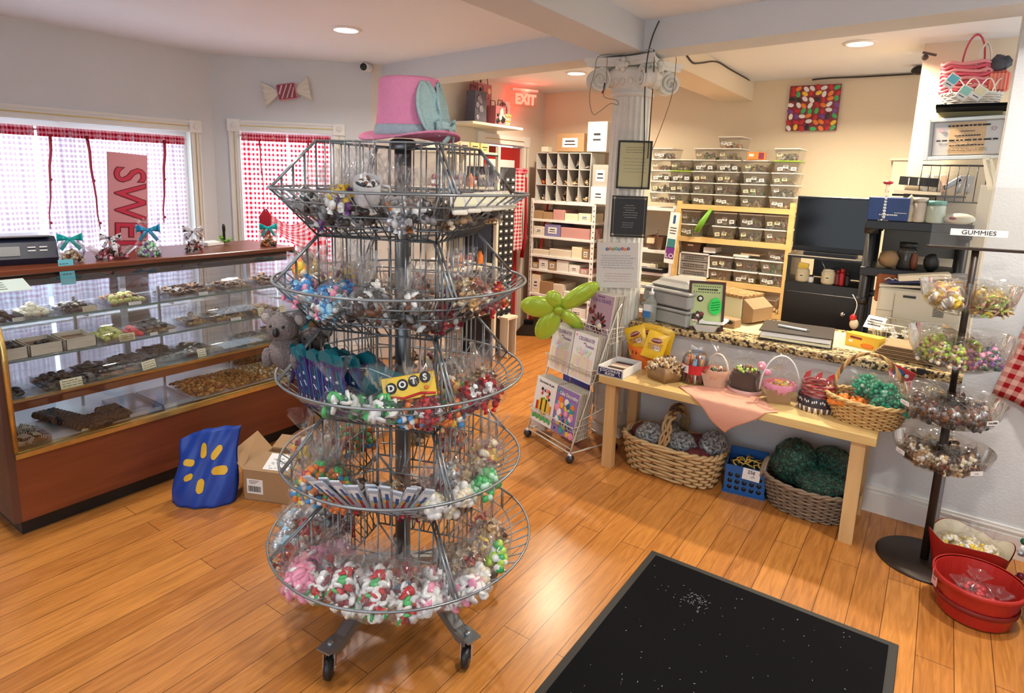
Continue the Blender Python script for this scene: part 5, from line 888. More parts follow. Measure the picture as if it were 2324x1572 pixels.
stockbox(-3.33, SHY+.1, 1.853, .07, .10, .05, cw_, 'tiny cream box at the left on top of the cubby', lab=False); stockbox(-2.66, SHY+.0, 1.3755, .16, .2, .16, cols_b[5], 'white shipping box beside the cubby on the metal shelving'); stockbox(-2.66, SHY+.02, 1.536, .16, .2, .20, mat('grey_bagged', (.35, .33, .30), .5), 'grey bagged bundle stacked on the white shipping box')
# narrow shelving behind the column
ns = thing('metal_shelving', 'second white metal shelving seen right behind the fluted column', 'shelf unit', (-2.22, SHY+.2, 0))
for x in (-.30, .30): MB(mw).box((x, -.18, .70), (.03, .03, 1.40)).build('post', ns)
for z in (.45, .62, .80, 1.0, 1.375): MB(mw).box((0, 0, z-.012), (.60, .40, .024)).build('shelf', ns)
for i, (x, z, w_, h_, c_, lb) in enumerate(((-2.40, 1.376, .18, .13, 2, 'beige box on the shelf just left of the bins'), (-2.18, .80, .24, .07, 1, 'cream packets box behind the column on a white shelf'), (-2.15, .62, .22, .08, 1, 'yellowish box low behind the column'), (-2.42, 1.0, .16, .14, 0, 'brown box on the white shelf behind the column'))): stockbox(x, SHY+.02, z+.001, w_, .24, h_, cols_b[c_], lb)
t = thing('storage_basket', 'brown open bin of candy canes with a card on the white shelf behind the plaque', 'bin', (-2.10, SHY+.12, 1.0005)); MB(mat('brown_bin', (.14, .075, .04), .6)).lathe([(.085, 0), (.11, .12), (.105, .12), (.08, .004)], n=4, rot=(0, 0, PI/4), smooth=False).build('bin', t); mb = MB(pc('red'), pc('white'), pc('brown')); pile(mb, None, 16, .07, .07, .14, .016, 'strip', z0=.05, rn=random.Random(1)); mb.build('filling', t); MB(pc('peach')).box((-.03, -.088, .08), (.07, .002, .05), rot=(-.2, 0, 0)).build('card', t)
# ================================================================== WOODEN SHELF UNIT with plastic bins
UX0, UX1, UY = -1.875, -.975, 5.20; su = thing('wooden_shelf_unit', 'pale wooden shelf unit crowded with clear plastic bins against the back wall', 'shelf unit', ((UX0+UX1)/2, UY+.19, 0)); UW = UX1-UX0
for x in (-UW/2, UW/2):
    for y in (-.17, .18): MB(pine).box((x, y, .735), (.038, .038, 1.47 if x > 0 else 1.42)).build('post', su)
USZ = (.36, .585, .80, 1.145, 1.42)
for z in USZ: MB(pine).box((0, 0, z-.014), (UW, .37, .028)).box((0, -.18, z-.02), (UW, .02, .04)).build('shelf', su)
binm = clear('bin_plastic', (.90, .90, .88), .06, .15, body=.12, bcol=(.7, .68, .62)); lidw = mat('bin_lid_white', (.80, .80, .76), .35); lidg = mat('bin_lid_green', (.35, .60, .06), .35)
BW, BD_, BH = .162, .26, .082
binb = MB(binm); binb.xf(); 
def binmesh(w_, d_, h_):
    mb = MB(binm); a = [(-w_/2, -d_/2), (w_/2, -d_/2), (w_/2, d_/2), (-w_/2, d_/2)]; k = .86
    lo = [(x*k, y*k, 0) for x, y in a]; hi = [(x, y, h_) for x, y in a]; mb.poly(lo[::-1])
    for i in range(4): j = (i+1) % 4; mb.poly([lo[i], lo[j], hi[j], hi[i]])
    return mb.mesh('bin_body')
def lidmesh(w_, d_, h_, m_): return MB(m_).box((0, 0, h_+.003), (w_+.010, d_+.010, .009), bev=.003).mesh('bin_lid')
bb = binmesh(BW, BD_, BH); lw_, lg_ = lidmesh(BW, BD_, BH, lidw), lidmesh(BW, BD_, BH, lidg); blab = []
for v in range(5):
    rn = random.Random(v+40); mb = MB(cardy if v % 2 else paperw, ink)
    for k in range(1+v % 3): x = -.045+.042*k+rn.uniform(-.005, .01); z = rn.uniform(.025, .05); mb.m(0).box((x, -BD_*.465, z), (.034, .002, .026), rot=(0, rn.uniform(-.2, .2), 0)); mb.m(1).box((x, -BD_*.465-.0014, z+.003), (.022, .0006, .004)).box((x, -BD_*.465-.0014, z-.005), (.018, .0006, .003))
    blab.append(mb.mesh('bin_label'))
FC = [['brown', 'cream', 'tan', 'red'], ['black', 'white', 'grey'], ['yellow', 'lime', 'white', 'brown'], ['orange', 'cream', 'brown'], ['maroon', 'pink', 'white'], ['peach', 'cream', 'tan', 'green'], ['grey', 'silver', 'white', 'black'], ['blue', 'red', 'white', 'yellow']]; bfill = []
for v, cs in enumerate(FC): mb = MB(*[pc(c) for c in cs]); pile(mb, None, 26, BW*.40, BD_*.40, BH*(.55+.3*(v % 3)/2), .014, ['chunk', 'wrap', 'disc'][v % 3], rn=random.Random(v)); bfill.append(mb.mesh('bin_filling'))
FD = ['brown and cream packets', 'black and white pieces', 'yellow and lime pieces', 'orange and cream pieces', 'maroon and pink candies', 'peach and tan pieces', 'grey and silver pieces', 'blue, red and yellow candies']; bi = [0]
def bin_(x, y, z, label, v=None, green=False, lid=True, sc=1, rz=0):
    v = bi[0] if v is None else v; bi[0] += 1; o = put('storage_bin', bb, None, (x, y, z), rz+cr.uniform(-.04, .04), label, cat='storage bin', scale=sc)
    if lid: put('lid', lg_ if green else lw_, o)
    put('filling', bfill[v % 8], o); put('paper_label', blab[v % 5], o); return o
OR = ['bottom', 'second', 'third', 'fourth', 'fifth', 'sixth']; CNm = ['leftmost', 'second', 'third', 'tallest fourth', 'fifth', 'rightmost']
bx_ = [ay(x, 462, UY).x for x in (1490, 1534, 1587, 1641, 1701, 1768)]; zb_ = [.0935*k for k in range(6)]
for c_, n_ in enumerate((5, 4, 5, 6, 4, 5)):
    for k in range(n_): g_ = (c_, k) in ((1, 2), (5, 3)); v_ = bi[0]; bin_(bx_[c_]+(.01 if c_ == 5 else 0)+cr.uniform(-.004, .004)-(0.0 if c_ else .0), UY+.17, 1.4215+.09+.0935*k-.09, 'bin of %s, %s lid, %s up, %s stack' % (FD[v_ % 8], 'green' if g_ else 'white', OR[k], CNm[c_]), green=g_, sc=(1.12, 1, 1.0))
put('orange_carton', MB(pc('orange'), pc('maroon'), paperw).box((0, 0, .03), (.13, .1, .06)).m(1).box((.04, -.051, .03), (.04, .002, .05)).m(2).box((-.035, -.051, .035), (.035, .002, .02)).mesh('c'), None, (bx_[4], UY+.08, 1.4215+.0935*4), .1, 'orange and maroon carton on top of the fifth stack of bins', 'carton')
for c_, x in enumerate((1577+0, 1645, 1706, 1765)):
    X = ay(x-7, 500, UY).x
    if c_ == 0: X = ay(1560, 500, UY).x
    for k in range(2): v_ = bi[0]; bin_(X+.01, UY+.17, 1.1455+.115*k, 'bin of %s, %s of the %s pair, upper wooden shelf' % (FD[v_ % 8], ['lower', 'upper'][k], ['first', 'second', 'third', 'last'][c_]), sc=(1.12, 1, 1.2))
p = ay(1600, 500, UY-.02); tag(MB(mat('green_tube', (.16, .42, .03), .4)).tube([(p.x-.06, UY-.025, 1.20), (p.x-.02, UY-.03, 1.28), (p.x+.045, UY-.025, 1.39)], lambda t: .010+.016*sin(PI*min(1, .35+t*.6)), 10).build('green_tube'), 'slanting bright green tube leaning on the bins of the upper wooden shelf', 'tube')
for c_, x in enumerate((1633, 1690, 1750)):
    X = ay(x, 610, UY).x
    for k in range(2): v_ = bi[0]; bin_(X, UY+.15, .8005+.105*k, 'bin of %s, %s %s of the middle wooden shelf' % (FD[(v_+3) % 8], ['lower', 'upper'][k], ['left', 'centre', 'right'][c_]), v=v_+3, sc=(1.15, 1, 1.1))
X = ay(1760, 570, UY).x; bin_(X+.02, UY+.15, .8005+.21, 'lidless small bin of red candies on the right bins of the middle wooden shelf', v=4, lid=False, sc=(1, 1, .8))
for i, (x, z, w_, h_, c_, lb) in enumerate(((ay(1606, 570, UY).x, .8005+.22, .10, .045, 5, 'white box on top of the left bins of the middle wooden shelf'), (ay(1680, 560, UY).x, .8005+.21, .12, .02, 5, 'flat white box above the centre bins of the middle wooden shelf'), (ay(1700, 570, UY).x, .8005+.231, .15, .015, 1, 'thin cream tray above the centre bins'))): stockbox(x, UY+.04, z, w_, .18, h_, cols_b[c_], lb, lab=False)
X = ay(1572, 605, UY).x; t = thing('drawer_cassette', 'white framed cassette of three clear drawers on the middle wooden shelf', 'organizer', (X, UY+.02, .8005)); MB(mw).box((-.125, .12, .105), (.01, .24, .21)).box((.125, .12, .105), (.01, .24, .21)).box((0, .12, .205), (.26, .24, .01)).box((0, .12, .005), (.26, .24, .01)).build('frame', t)
for k in range(3): d_ = MB(clear('drawer_clear', (.9, .9, .9), .08, .1, body=.35, bcol=(.72, .68, .62))).box((0, .11, .038+.064*k), (.236, .2, .056), bev=.003).build('drawer', t); mb = MB(ink, paperw); scribble(mb, -.10, .10, .02+.064*k, .055+.064*k, 2, y=.008, seed=k); mb.build('drawer_label', d_)
X = ay(1565, 560, UY).x; t = thing('storage_basket', 'brown open bin with a pale handle slot on the drawer cassette', 'bin', (X-.01, UY+.14, .8005+.212)); MB(mat('brown_bin', (.14, .075, .04), .6), pc('cream')).lathe([(.10, 0), (.125, .085), (.12, .085), (.095, .004)], n=4, rot=(0, 0, PI/4), smooth=False).m(1).box((0, -.0885, .06), (.05, .004, .012), rot=(-.2, 0, 0)).build('bin', t)
for i, (x, lb) in enumerate(((1672, 'small clear jar of pale pieces on the low wooden shelf'), (1725, 'empty clear bin with a frosted front on the low wooden shelf'))): X = ay(x, 690, UY).x; bin_(X, UY+.14, .5855, lb, v=6 if i else 5, sc=(.62 if not i else 1.2, .7, 1.15))
X = ay(1765, 700, UY).x; mb = MB(pc('cream'), pc('tan')); pile(mb, None, 9, .05, .04, .05, .018, 'chunk', rn=random.Random(2)); mb.build('loose_packets', None, (X-.01, UY+.06, .5855), label='small heap of cream packets at the right end of the low wooden shelf', cat='packets')
X = ay(1735, 735, UY).x; tag(MB(mat('pale_green_bag', (.40, .62, .50), .3), pc('dkgreen')).ball((0, 0, 0), .08, 10, 6, sc=(1.4, .8, .35)).m(1).ball((.03, .0, .025), .055, 9, 6, sc=(1.6, .7, .35)).build('packet', None, (X, UY+.1, .39)), 'green and white bag on the lowest wooden shelf', 'bag')
hs = ay(1524, 540, UY-.06); t = thing('hanging_display_strip', 'purple, teal and white hanging card strip reading LO beside the wooden shelf unit', 'sign', (hs.x, UY-.05, hs.z), rot=(0, rad(4), 0)); MB(paperw).box((0, 0, 0), (.085, .003, .44)).build('card', t)
MB(mat('strip_teal', (.04, .20, .22), .5)).box((0, -.002, -.045), (.07, .002, .075)).build('teal_panel', t); MB(mat('strip_purple', (.16, .03, .22), .5)).box((0, -.002, -.13), (.075, .002, .10)).build('purple_panel', t); lettering('LO', .055, paperw, t, (0, -.0045, -.155), (PI/2, 0, 0)); mb = MB(ink, blum); scribble(mb, -.03, .03, .03, .10, 3, y=-.003, h=.3); mb.m(1).box((0, -.002, .16), (.02, .002, .07)); mb.build('print', t)
t = thing('label_printer', 'small black device beside the column on the white shelf', 'device', (-2.08, SHY+.06, .8005)); MB(black).box((0, 0, .02), (.20, .14, .04), bev=.006).build('body', t); MB(pc('white')).ball((-.03, 0, .06), .022, 8, 6).build('white_knob', t)
# ================================================================== ON THE COLUMN
FD0 = V((CF.x, CF.y, 0)).normalized(); a_col = math.atan2(-CCY, -CCX)+rad(4); fdir = V((cos(a_col), sin(a_col), 0)); frz = a_col+PI/2
def oncol(px, py, off=.132): n = V((fdir.x, fdir.y, 0)); P0 = V((CCX, CCY, 0))+n*off; d = ray(px, py); t = P0.dot(n)/V((d.x, d.y, 0)).dot(n); return d*t+V((0, 0, EYE))
def flatframe(nm, label, cat, px0, py0, px1, py1, fw, fm, pm, off=.132, tilt=0, dz=0, depth=.015):
    a = oncol(px0, py0, off); b = oncol(px1, py1, off); w_ = (V((b.x, b.y))-V((a.x, a.y))).length; h_ = a.z-b.z; c = (a+b)/2
    t = thing(nm, label, cat, (c.x, c.y, c.z), rot=(0, tilt, frz)); mb = MB(fm)
    if fw: [mb.box((s*(w_/2-fw/2), 0, 0), (fw, depth, h_), bev=.002) for s in (-1, 1)]; [mb.box((0, 0, s*(h_/2-fw/2)), (w_-2*fw, depth, fw)) for s in (-1, 1)]; mb.build('frame', t)
    mb = MB(pm); mb.box((0, .001, 0), (w_-2*fw*.9, .004, h_-2*fw*.9)); p_ = mb.build('paper' if fw else 'sheet', t); return t, w_-2*fw, h_-2*fw, p_
t, w_, h_, p_ = flatframe('framed_certificate', 'black framed pale yellow certificate hanging on the fluted column', 'picture frame', 1404, 318, 1474, 430, .011, black, mat('yellowed_paper', (.58, .56, .30), .35)); mb = MB(mat('faint_print', (.30, .29, .18), .6)); scribble(mb, -w_*.35, w_*.35, h_*.25, h_*.42, 3, y=-.002, h=.3); scribble(mb, -w_*.4, w_*.4, -h_*.2, h_*.18, 5, y=-.002, h=.15, seed=3); mb.build('print', p_)
t, w_, h_, p_ = flatframe('award_plaque', 'black plaque with a thin gilt border hanging on the column below the certificate', 'plaque', 1390, 443, 1464, 540, 0, black, black, off=.134); mb = MB(mat('gilt_print', (.42, .36, .22), .4, .5)); e = .014
for s in (-1, 1): mb.box((s*(w_/2-e), -.002, 0), (.0015, .001, h_-2*e)); mb.box((0, -.002, s*(h_/2-e)), (w_-2*e, .001, .0015))
for sx_ in (-1, 1):
    for sz_ in (-1, 1): mb.ball((sx_*(w_/2-e), -.002, sz_*(h_/2-e)), .008, 6, 4, sc=(1, .15, 1))
mb.build('gilt_border', p_); mb = MB(mat('plaque_text', (.35, .34, .30), .5)); scribble(mb, -w_*.22, w_*.22, -.01, h_*.30, 6, y=-.003, h=.22, ind=.25); scribble(mb, -w_*.2, w_*.15, -h_*.28, -h_*.12, 3, y=-.003, h=.2, seed=5); mb.build('print', p_)
t, w_, h_, p_ = flatframe('paper_notice', 'white paper notice with coloured heading taped low on the column', 'notice', 1357, 548, 1444, 655, 0, black, mat('notice_paper', (.66, .65, .62), .4), off=.133, tilt=rad(-1.5)); [lettering(c_, .032, m_, p_, (-.055+.0155*i, -.003, h_*.36+(.002 if i % 2 else -.002)), (PI/2, 0, rad(0)), 'letter') for i, (c_, m_) in enumerate(zip('GALATEEB'[:8], [blum, pc('orange'), pc('red'), pc('green'), pc('blue'), pc('red'), pc('orange'), blum]))] if False else None
for i in range(8): MB([blum, pc('orange'), pc('grey'), pc('green'), pc('blue'), pc('red'), pc('orange'), blum][i]).lathe([(.004, -.0005), (.009, -.0005), (.009, .0005), (.004, .0005)], (-.062+.0178*i, -.003, h_*.36+(.002 if i % 2 else -.002)), 10, rot=(PI/2, 0, 0), cap=False).build('heading_mark', p_)
mb = MB(mat('pale_print', (.45, .47, .50), .6), mat('pale_red_print', (.55, .32, .28), .6)); scribble(mb, -w_*.4, w_*.4, -h_*.08, h_*.24, 6, y=-.003, h=.35, seed=8); scribble(mb.m(1), -w_*.35, w_*.4, -h_*.38, -h_*.16, 4, y=-.003, h=.15, seed=9, ind=.2); mb.build('print', p_)
cab = mat('black_cable', (.03, .025, .02), .5)
def cable(pts, label, r=.003, nm='cable', mt=None):
    P_ = [V((p[0], p[1], min(p[2], CEIL-.014))) for p in pts]; out = []
    for i in range(len(P_)-1):
        p0, p1, p2, p3 = P_[max(i-1, 0)], P_[i], P_[i+1], P_[min(i+2, len(P_)-1)]
        for k in range(6): t = k/6; out.append(.5*((2*p1)+(p2-p0)*t+(2*p0-5*p1+4*p2-p3)*t*t+(3*p1-p0-3*p2+p3)*t**3))
    out.append(P_[-1]); return tag(MB(mt or cab).tube(out, r, 6).build(nm), label, 'cable')
beamf = ay(1497, 27, 3.26)
bpt = lambda px, py, off=0: (lambda n, d: d*((V((-4.0, 3.72, 0)).dot(n)-off)/V((d.x, d.y, 0)).dot(n))+V((0, 0, EYE)))(V((-BD.y, BD.x, 0)), ray(px, py))
cable([bpt(1497, 32, .012), bpt(1480, 85, .02), oncol(1468, 140, .30), oncol(1463, 220, .17), oncol(1462, 330, .15), oncol(1456, 430, .15)], 'black cable dropping from the beam plug down the front of the column', .0035)
tag(MB(black).lathe([(0, 0), (.016, .004), (.018, .02), (.010, .03), (0, .035)], (0, 0, 0), 14, rot=(PI/2, 0, 0)).build('cable_plug', None, bpt(1497, 25, .0)), 'black plug on the beam above the column', 'plug'); tag(MB(black).lathe([(0, 0), (.008, .002), (.008, .01), (0, .012)], (0, 0, 0), 10, rot=(PI/2, 0, 0)).build('cable_hook', None, bpt(1471, 25, .0)), 'small black hook on the beam left of the plug', 'hook')
cable([oncol(1484, 112, .28), oncol(1484, 160, .25), oncol(1478, 250, .16), oncol(1470, 360, .145)], 'dark cable wrapped over the right side of the capital', .003)
cable([oncol(1480, 110, .3), oncol(1430, 122, .32), oncol(1362, 126, .3), oncol(1350, 160, .26), oncol(1338, 215, .22), oncol(1345, 258, .2), oncol(1362, 252, .2), oncol(1385, 235, .2), oncol(1402, 238, .18), oncol(1400, 228, .18), oncol(1375, 222, .2), oncol(1370, 212, .22), oncol(1376, 180, .26), oncol(1378, 130, .31)], 'thin grey wire looping from the left scroll of the column', .0024, 'wire', mat('grey_cord', (.30, .26, .20), .6))
tag(MB(black, pc('maroon')).cyl((0, 0, 0), (.004, 0, .035), .006, 8).m(1).cyl((0, 0, 0), (-.012, 0, -.02), .005, 8).build('wire_connector', None, oncol(1371, 203, .22)), 'small black and red connector hanging on the grey wire', 'connector')
cable([oncol(1534, 130, .2), oncol(1534, 145, .18), oncol(1525, 215, .14), oncol(1500, 290, .13), oncol(1478, 345, .13)], 'brown wire hanging off the right scroll of the column', .002, 'wire', mat('brown_cord', (.25, .12, .05), .6))
secam(bpt(836, 152, .05)+V((0, 0, 0)), (rad(80), 0, rad(30)), 'unused') if False else None
# cable along the back beam and wall to a black camera
BX = -1.605+.135+.004; cable([ax(1556, 122, BX), ax(1572, 142, BX), ax(1590, 143, BX), ax(1628, 116, BX), ax(1660, 142, BX), ax(1695, 158, BX), ax(1738, 180, BX), ay(1850, 176, 5.64), ay(1960, 166, 5.64), ay(2080, 146, 5.64)], 'black cable clipped along the back beam and back wall', .006)
c0 = ay(2088, 146, 5.35); c0.z = min(c0.z, CEIL-.035); tag(MB(black).ball((0, 0, 0), .045, 14, 9, sc=(1.1, .8, .7)).cyl((.0, .0, 0), (.0, .05, .0), .012, 8).build('wall_camera', None, c0), 'small round black camera high on the back wall corner', 'security camera')
# jelly bean picture on the back wall
a = ay(1798, 196, 5.635); b = ay(1893, 296, 5.635); w_ = ay(1914, 194, 5.635).x-a.x; h_ = a.z-b.z; jp = thing('jelly_bean_picture', 'square canvas picture of many coloured jelly beans on the back wall', 'picture', (a.x+w_/2-.01, 5.628, (a.z+b.z)/2)); MB(pc('maroon')).box((0, 0, 0), (w_, .02, h_)).build('canvas', jp)
rn = random.Random(12); jm = [pc(c) for c in ('red', 'orange', 'yellow', 'white', 'green', 'black', 'red', 'white', 'orange', 'purple')]
for i in range(8):
    for j in range(8): MB(jm[rn.randrange(len(jm))]).ball((-w_/2+w_*(i+.5)/8+rn.uniform(-.008, .008), -.0105, -h_/2+h_*(j+.5)/8+rn.uniform(-.008, .008)), .023, 10, 5, sc=(1.15, .04, .72), rot=(0, rn.uniform(0, 3), 0)).build('printed_bean', jp)
# ================================================================== BEHIND THE COUNTER, RIGHT: screen, black cabinet, tower
TY = 4.45; a = ay(1816, 447, TY); b = ay(1990, 447, TY); zt = (a.z+b.z)/2; zb = ay(1800, 566, TY).z; tv = thing('television', 'black flat screen television standing on the black cabinet', 'television', ((a.x+b.x)/2, TY, 0)); tw_ = b.x-a.x+.02
MB(black).box((0, 0, (zt+zb)/2), (tw_, .03, zt-zb), bev=.004).build('bezel', tv); MB(mat('screen_glass', (.006, .007, .009), .12, spec=.35)).box((0, -.0165, (zt+zb)/2+.01), (tw_-.03, .002, zt-zb-.05)).build('screen', tv); MB(black).box((0, .02, zb-.01), (.3, .16, .02)).build('stand', tv)
KC = thing('black_cabinet', 'black open shelf above a black door cabinet behind the counter', 'cabinet', ((a.x+b.x)/2-.01, TY+.10, 0)); kz = ay(1860, 645, TY-.08).z; kw = tw_-.0
MB(blk2).box((0, 0, kz/2), (kw, .36, kz)).build('body', KC); MB(black).box((0, -.184, kz/2-.02), (kw-.03, .012, kz-.08), bev=.003).build('door', KC); dk = MB(mat('chrome', (.8, .8, .8), .15, 1)); dk.ball((kw*.30, -.205, kz-.17), .016, 12, 8); dk.build('door_knob', KC)
for s in (-1, 1): MB(blk2).box((s*(kw/2-.012), 0, (kz+zb)/2-.01), (.024, .34, zb-kz-.02)).build('side_panel', KC)
MB(blk2, pc('cream')).box((0, 0, zb-.032), (kw, .36, .02)).m(1).box((0, -.181, zb-.026), (kw, .002, .006)).build('shelf', KC); MB(mat('rough_grey_wall', (.30, .29, .26), .9, bump=.5, bscale=60)).box((0.04, .17, (kz+zb)/2-.02), (kw*.7, .005, zb-kz-.05)).build('back_panel', KC)
KX = KC.location.x
def hpot(px, label, scoop=True): 
    p = ay(px, 650, TY-.06); t = thing('honey_pot', label, 'pot', (p.x, TY-.04, kz+.001)); pr = [(.034, 0), (.040, .01)]
    for k in range(6): pr += [(.0425, .014+.011*k), (.0405, .020+.011*k)]
    MB(mat('pot_cream', (.72, .62, .40), .4)).lathe(pr+[(.034, .088)], n=24).build('pot', t); MB(cardy, ink).box((0, -.043, .045), (.032, .002, .022)).m(1).box((0, -.0445, .045), (.02, .001, .006)).build('label_plate', t)
    if scoop: MB(pc('yellow')).box((0, 0, .10), (.06, .02, .045), rot=(0, .12, 0)).build('yellow_packet', t)
    else: MB(pc('cream')).lathe([(.034, .088), (.034, .094), (.0, .1)], n=20).build('lid', t); MB(alum).cyl((-.02, 0, .09), (-.05, 0, .15), .003, 6).build('spoon', t)
hpot(1817, 'beehive pot with a yellow packet on the black cabinet, left one'); hpot(1876, 'beehive pot with a lid and spoon on the black cabinet, right one', False)
for i, (px, m_, h_, lb) in enumerate(((1838, paperw, .05, 'tiny white bottle between the two beehive pots'), (1898, pc('maroon'), .10, 'dark red bottle right of the beehive pots'), (1908, pc('red'), .11, 'taller red bottle right of the beehive pots'), (1921, black, .09, 'black-capped jar at the right end of the cabinet shelf'))): p = ay(px, 650, TY-.06); tag(MB(m_, black).lathe([(.014, 0), (.016, .01), (.016, h_*.7), (.010, h_*.8)], n=14).m(1 if i in (0, 3) else 0).lathe([(.012, h_*.8), (.012, h_), (0, h_)], n=12).build('bottle', None, (p.x, TY-.05, kz+.001)), lb, 'bottle')
# tower shelf (black posts), printer and things on it
PY = 4.12; pa = ay(1980, 500, PY); pb = ay(2150, 500, PY); pw = .50; px0 = pa.x; tz = ay(2060, 503, PY).z; tz2 = ay(2000, 600, PY).z
tr_ = thing('black_shelf_tower', 'black shelf tower with round posts holding the printer behind the counter', 'shelf unit', (px0+pw/2-.03, PY+.2, 0))
for x in (-pw/2+.03, pw/2-.03):
    for y in (-.17, .17): MB(black).lathe([(.028, 0), (.028, tz)], (x, y, 0), 16).lathe([(.036, .93), (.036, .97)], (x, y, 0), 16).lathe([(.036, tz-.08), (.036, tz)], (x, y, 0), 16).build('post', tr_)
for z in (tz, tz2-.02, .70): MB(black).box((0, 0, z-.025), (pw, .42, .05), bev=.004).build('shelf', tr_)
TX = tr_.location.x
MB(mat('grey_backing', (.20, .19, .17), .8)).box((.02, .19, (tz+tz2)/2), (pw*.8, .006, tz-tz2-.06)).build('back_panel', tr_)
off = mat('printer_beige', (.62, .58, .48), .45); g = ay(2080, 700, PY-.1); pz0 = .776+.0
pr_ = thing('printer', 'large beige printer behind the counter under the leaning papers', 'printer', (ay(2070, 700, PY-.12).x+.03, PY-.02, 0)); MB(off, black).box((0, 0, .93), (.40, .18, .26), bev=.012).m(1).box((-.05, -.092, 1.02), (.06, .004, .012)).build('housing', pr_); MB(off).prism([(-.20, -.09, 1.06), (.2, -.09, 1.09), (.2, .09, 1.09), (-.20, .09, 1.06)], (0, 0, .012)).build('lid', pr_)
mb = MB(blackm); [mb.box((.09, -.0915, .93+.008*i), (.05, .002, .003)) for i in range(7)]; mb.build('vent_grille', pr_); MB(mat('printer_gap', (.2, .18, .15), .6)).box((-.12, -.0915, .93), (.002, .002, .2)).box((-.16, -.0915, .93), (.08, .002, .002)).build('panel_seam', pr_)
q = pr_.location.x; tag(MB(pc('cream')).box((0, 0, 0), (.24, .10, .03), rot=(0, rad(-9), .1), bev=.004).build('paper_roll', None, (q+.0, PY-.07, 1.135)), 'cream folded paper bundle lying on the printer', 'paper'); tag(MB(mat('navy_cloth', (.03, .04, .14), .7), paperw).box((0, 0, 0), (.3, .12, .012), rot=(0, rad(-7), 0)).build('folder', None, (q-.02, PY-.06, 1.108)), 'dark folder under the cream bundle on the printer', 'folder')
tag(MB(mat('white_sunglass', (.75, .73, .7), .3)).tube([(0, 0, 0), (.02, 0, .012), (.04, 0, .0), (.05, 0, .012), (.07, 0, 0)], .004, 6).build('cord', None, (q-.18, PY-.09, 1.10)), 'curled white cord at the left of the printer top', 'cord')
tag(MB(pc('grey')).ball((0, 0, 0), .05, 10, 6, sc=(1.4, .7, .45)).cyl((-.06, 0, -.01), (-.10, 0, -.02), .012, 8).build('paper_towel', None, (q+.17, PY-.06, 1.15)), 'grey cloth bundle behind the printer papers', 'cloth')
# on the tower top
ZT = tz+.001; bluebox = mat('blue_case', (.012, .045, .19), .4)
def on(px, y=PY+.02): return ay(px, 490, y).x
t = thing('blue_box', 'dark blue box with white marks on top of the black tower', 'box', (on(2015), PY+.06, ZT)); MB(bluebox).box((0, 0, .065), (.20, .18, .13), bev=.004).build('box_body', t); mb = MB(paperw); scribble(mb, -.05, .05, .025, .04, 1, y=-.091, h=.5); scribble(mb, .03, .09, .04, .05, 1, y=-.091, h=.4, seed=4); mb.build('print', t)
t = thing('candle_stick', 'clear beaded candlestick with a red bowl top before the blue box', 'candlestick', (on(2008), PY-.06, ZT)); MB(jar).lathe([(.03, 0), (.026, .006), (.008, .012)], n=16).build('foot', t); m_ = MB(mat('crystal', (.75, .75, .75), .1)); [m_.ball((0, 0, .02+.017*k), .009-.0004*k, 8, 6) for k in range(8)]; m_.build('beaded_stem', t); MB(pc('red')).ball((0, 0, .21), .02, 12, 6, sc=(1.3, 1.3, .55)).build('red_cup', t); MB(jar).cyl((0, 0, .155), (0, 0, .20), .010, 10).build('neck', t)
for i, (px, m_, h_, r_, lb) in enumerate(((2062, mat('pale_figurine', (.66, .58, .40), .5), .15, .028, 'cream figurine right of the blue box on the tower'), (2085, mat('striped_jar', (.62, .55, .46), .4), .135, .034, 'cream lidded jar with print on the black tower'), (2122, mat('teal_lid_tub', (.50, .58, .50), .3), .12, .045, 'wide pale tub with a teal top on the black tower'))):
    t = thing('container', lb, 'container', (on(px), PY+.02, ZT)); MB(m_).lathe([(r_*.9, 0), (r_, .01), (r_, h_*.75), (r_*.8, h_*.85)] if i else [(.03, 0), (.022, .03), (.030, .07), (.014, .10), (.02, .125), (.0, .15)], n=18).build('body', t)
    if i: MB(m_ if i == 1 else mat('teal_top', (.12, .35, .33), .4)).lathe([(r_*1.02, h_*.82), (r_*1.02, h_), (0, h_)], n=18).build('lid', t)
p = ay(2180, 480, PY); tag(MB(off, pc('maroon')).ball((0, 0, .03), .06, 14, 7, sc=(1.2, .7, .5)).m(1).ball((-.03, -.04, .032), .012, 8, 4, sc=(1.4, .3, .7)).build('cream_tub', None, (p.x, PY, ZT)), 'low cream oval container at the right end of the tower top', 'container')
# inside the tower: jar, hourglass figure, brown baskets
zi = tz2-.02; t = thing('glass_canister', 'dark glass canister with clamp lid in the black tower', 'canister', (on(2070), PY+.1, zi)); MB(mat('dark_jar', (.06, .055, .05), .15)).lathe([(.045, 0), (.05, .01), (.05, .10), (.04, .12)], n=20).build('jar_body', t); MB(black).lathe([(.042, .12), (.044, .135), (.044, .15), (0, .152)], n=20).build('lid', t)
for i, (px, m_, s_, lb) in enumerate(((2030, kraft, (.055, .05, .05), 'brown paper parcel left of the canister in the tower'), (2090, mat('dark_figurine', (.20, .05, .02), .4), (.018, .018, .05), 'red-brown figurine right of the canister'), (2130, black, (.04, .03, .05), 'black ornament at the right inside the tower'))): tag(MB(m_).ball((0, 0, 1), 1, 10, 7, jit=.12).build('ornament', None, (on(px), PY+.05, zi), scale=s_), lb, 'ornament')
bsk = mat('burnt_orange_basket', (.30, .085, .02), .6); p = ay(2000, 640, PY-.03); tag(MB(bsk).box((0, 0, 0), (.10, .12, .16), bev=.01).build('orange_bag', None, (p.x+.025, PY+.02, tz2-.13)), 'burnt orange bag at the left side of the printer', 'bag')
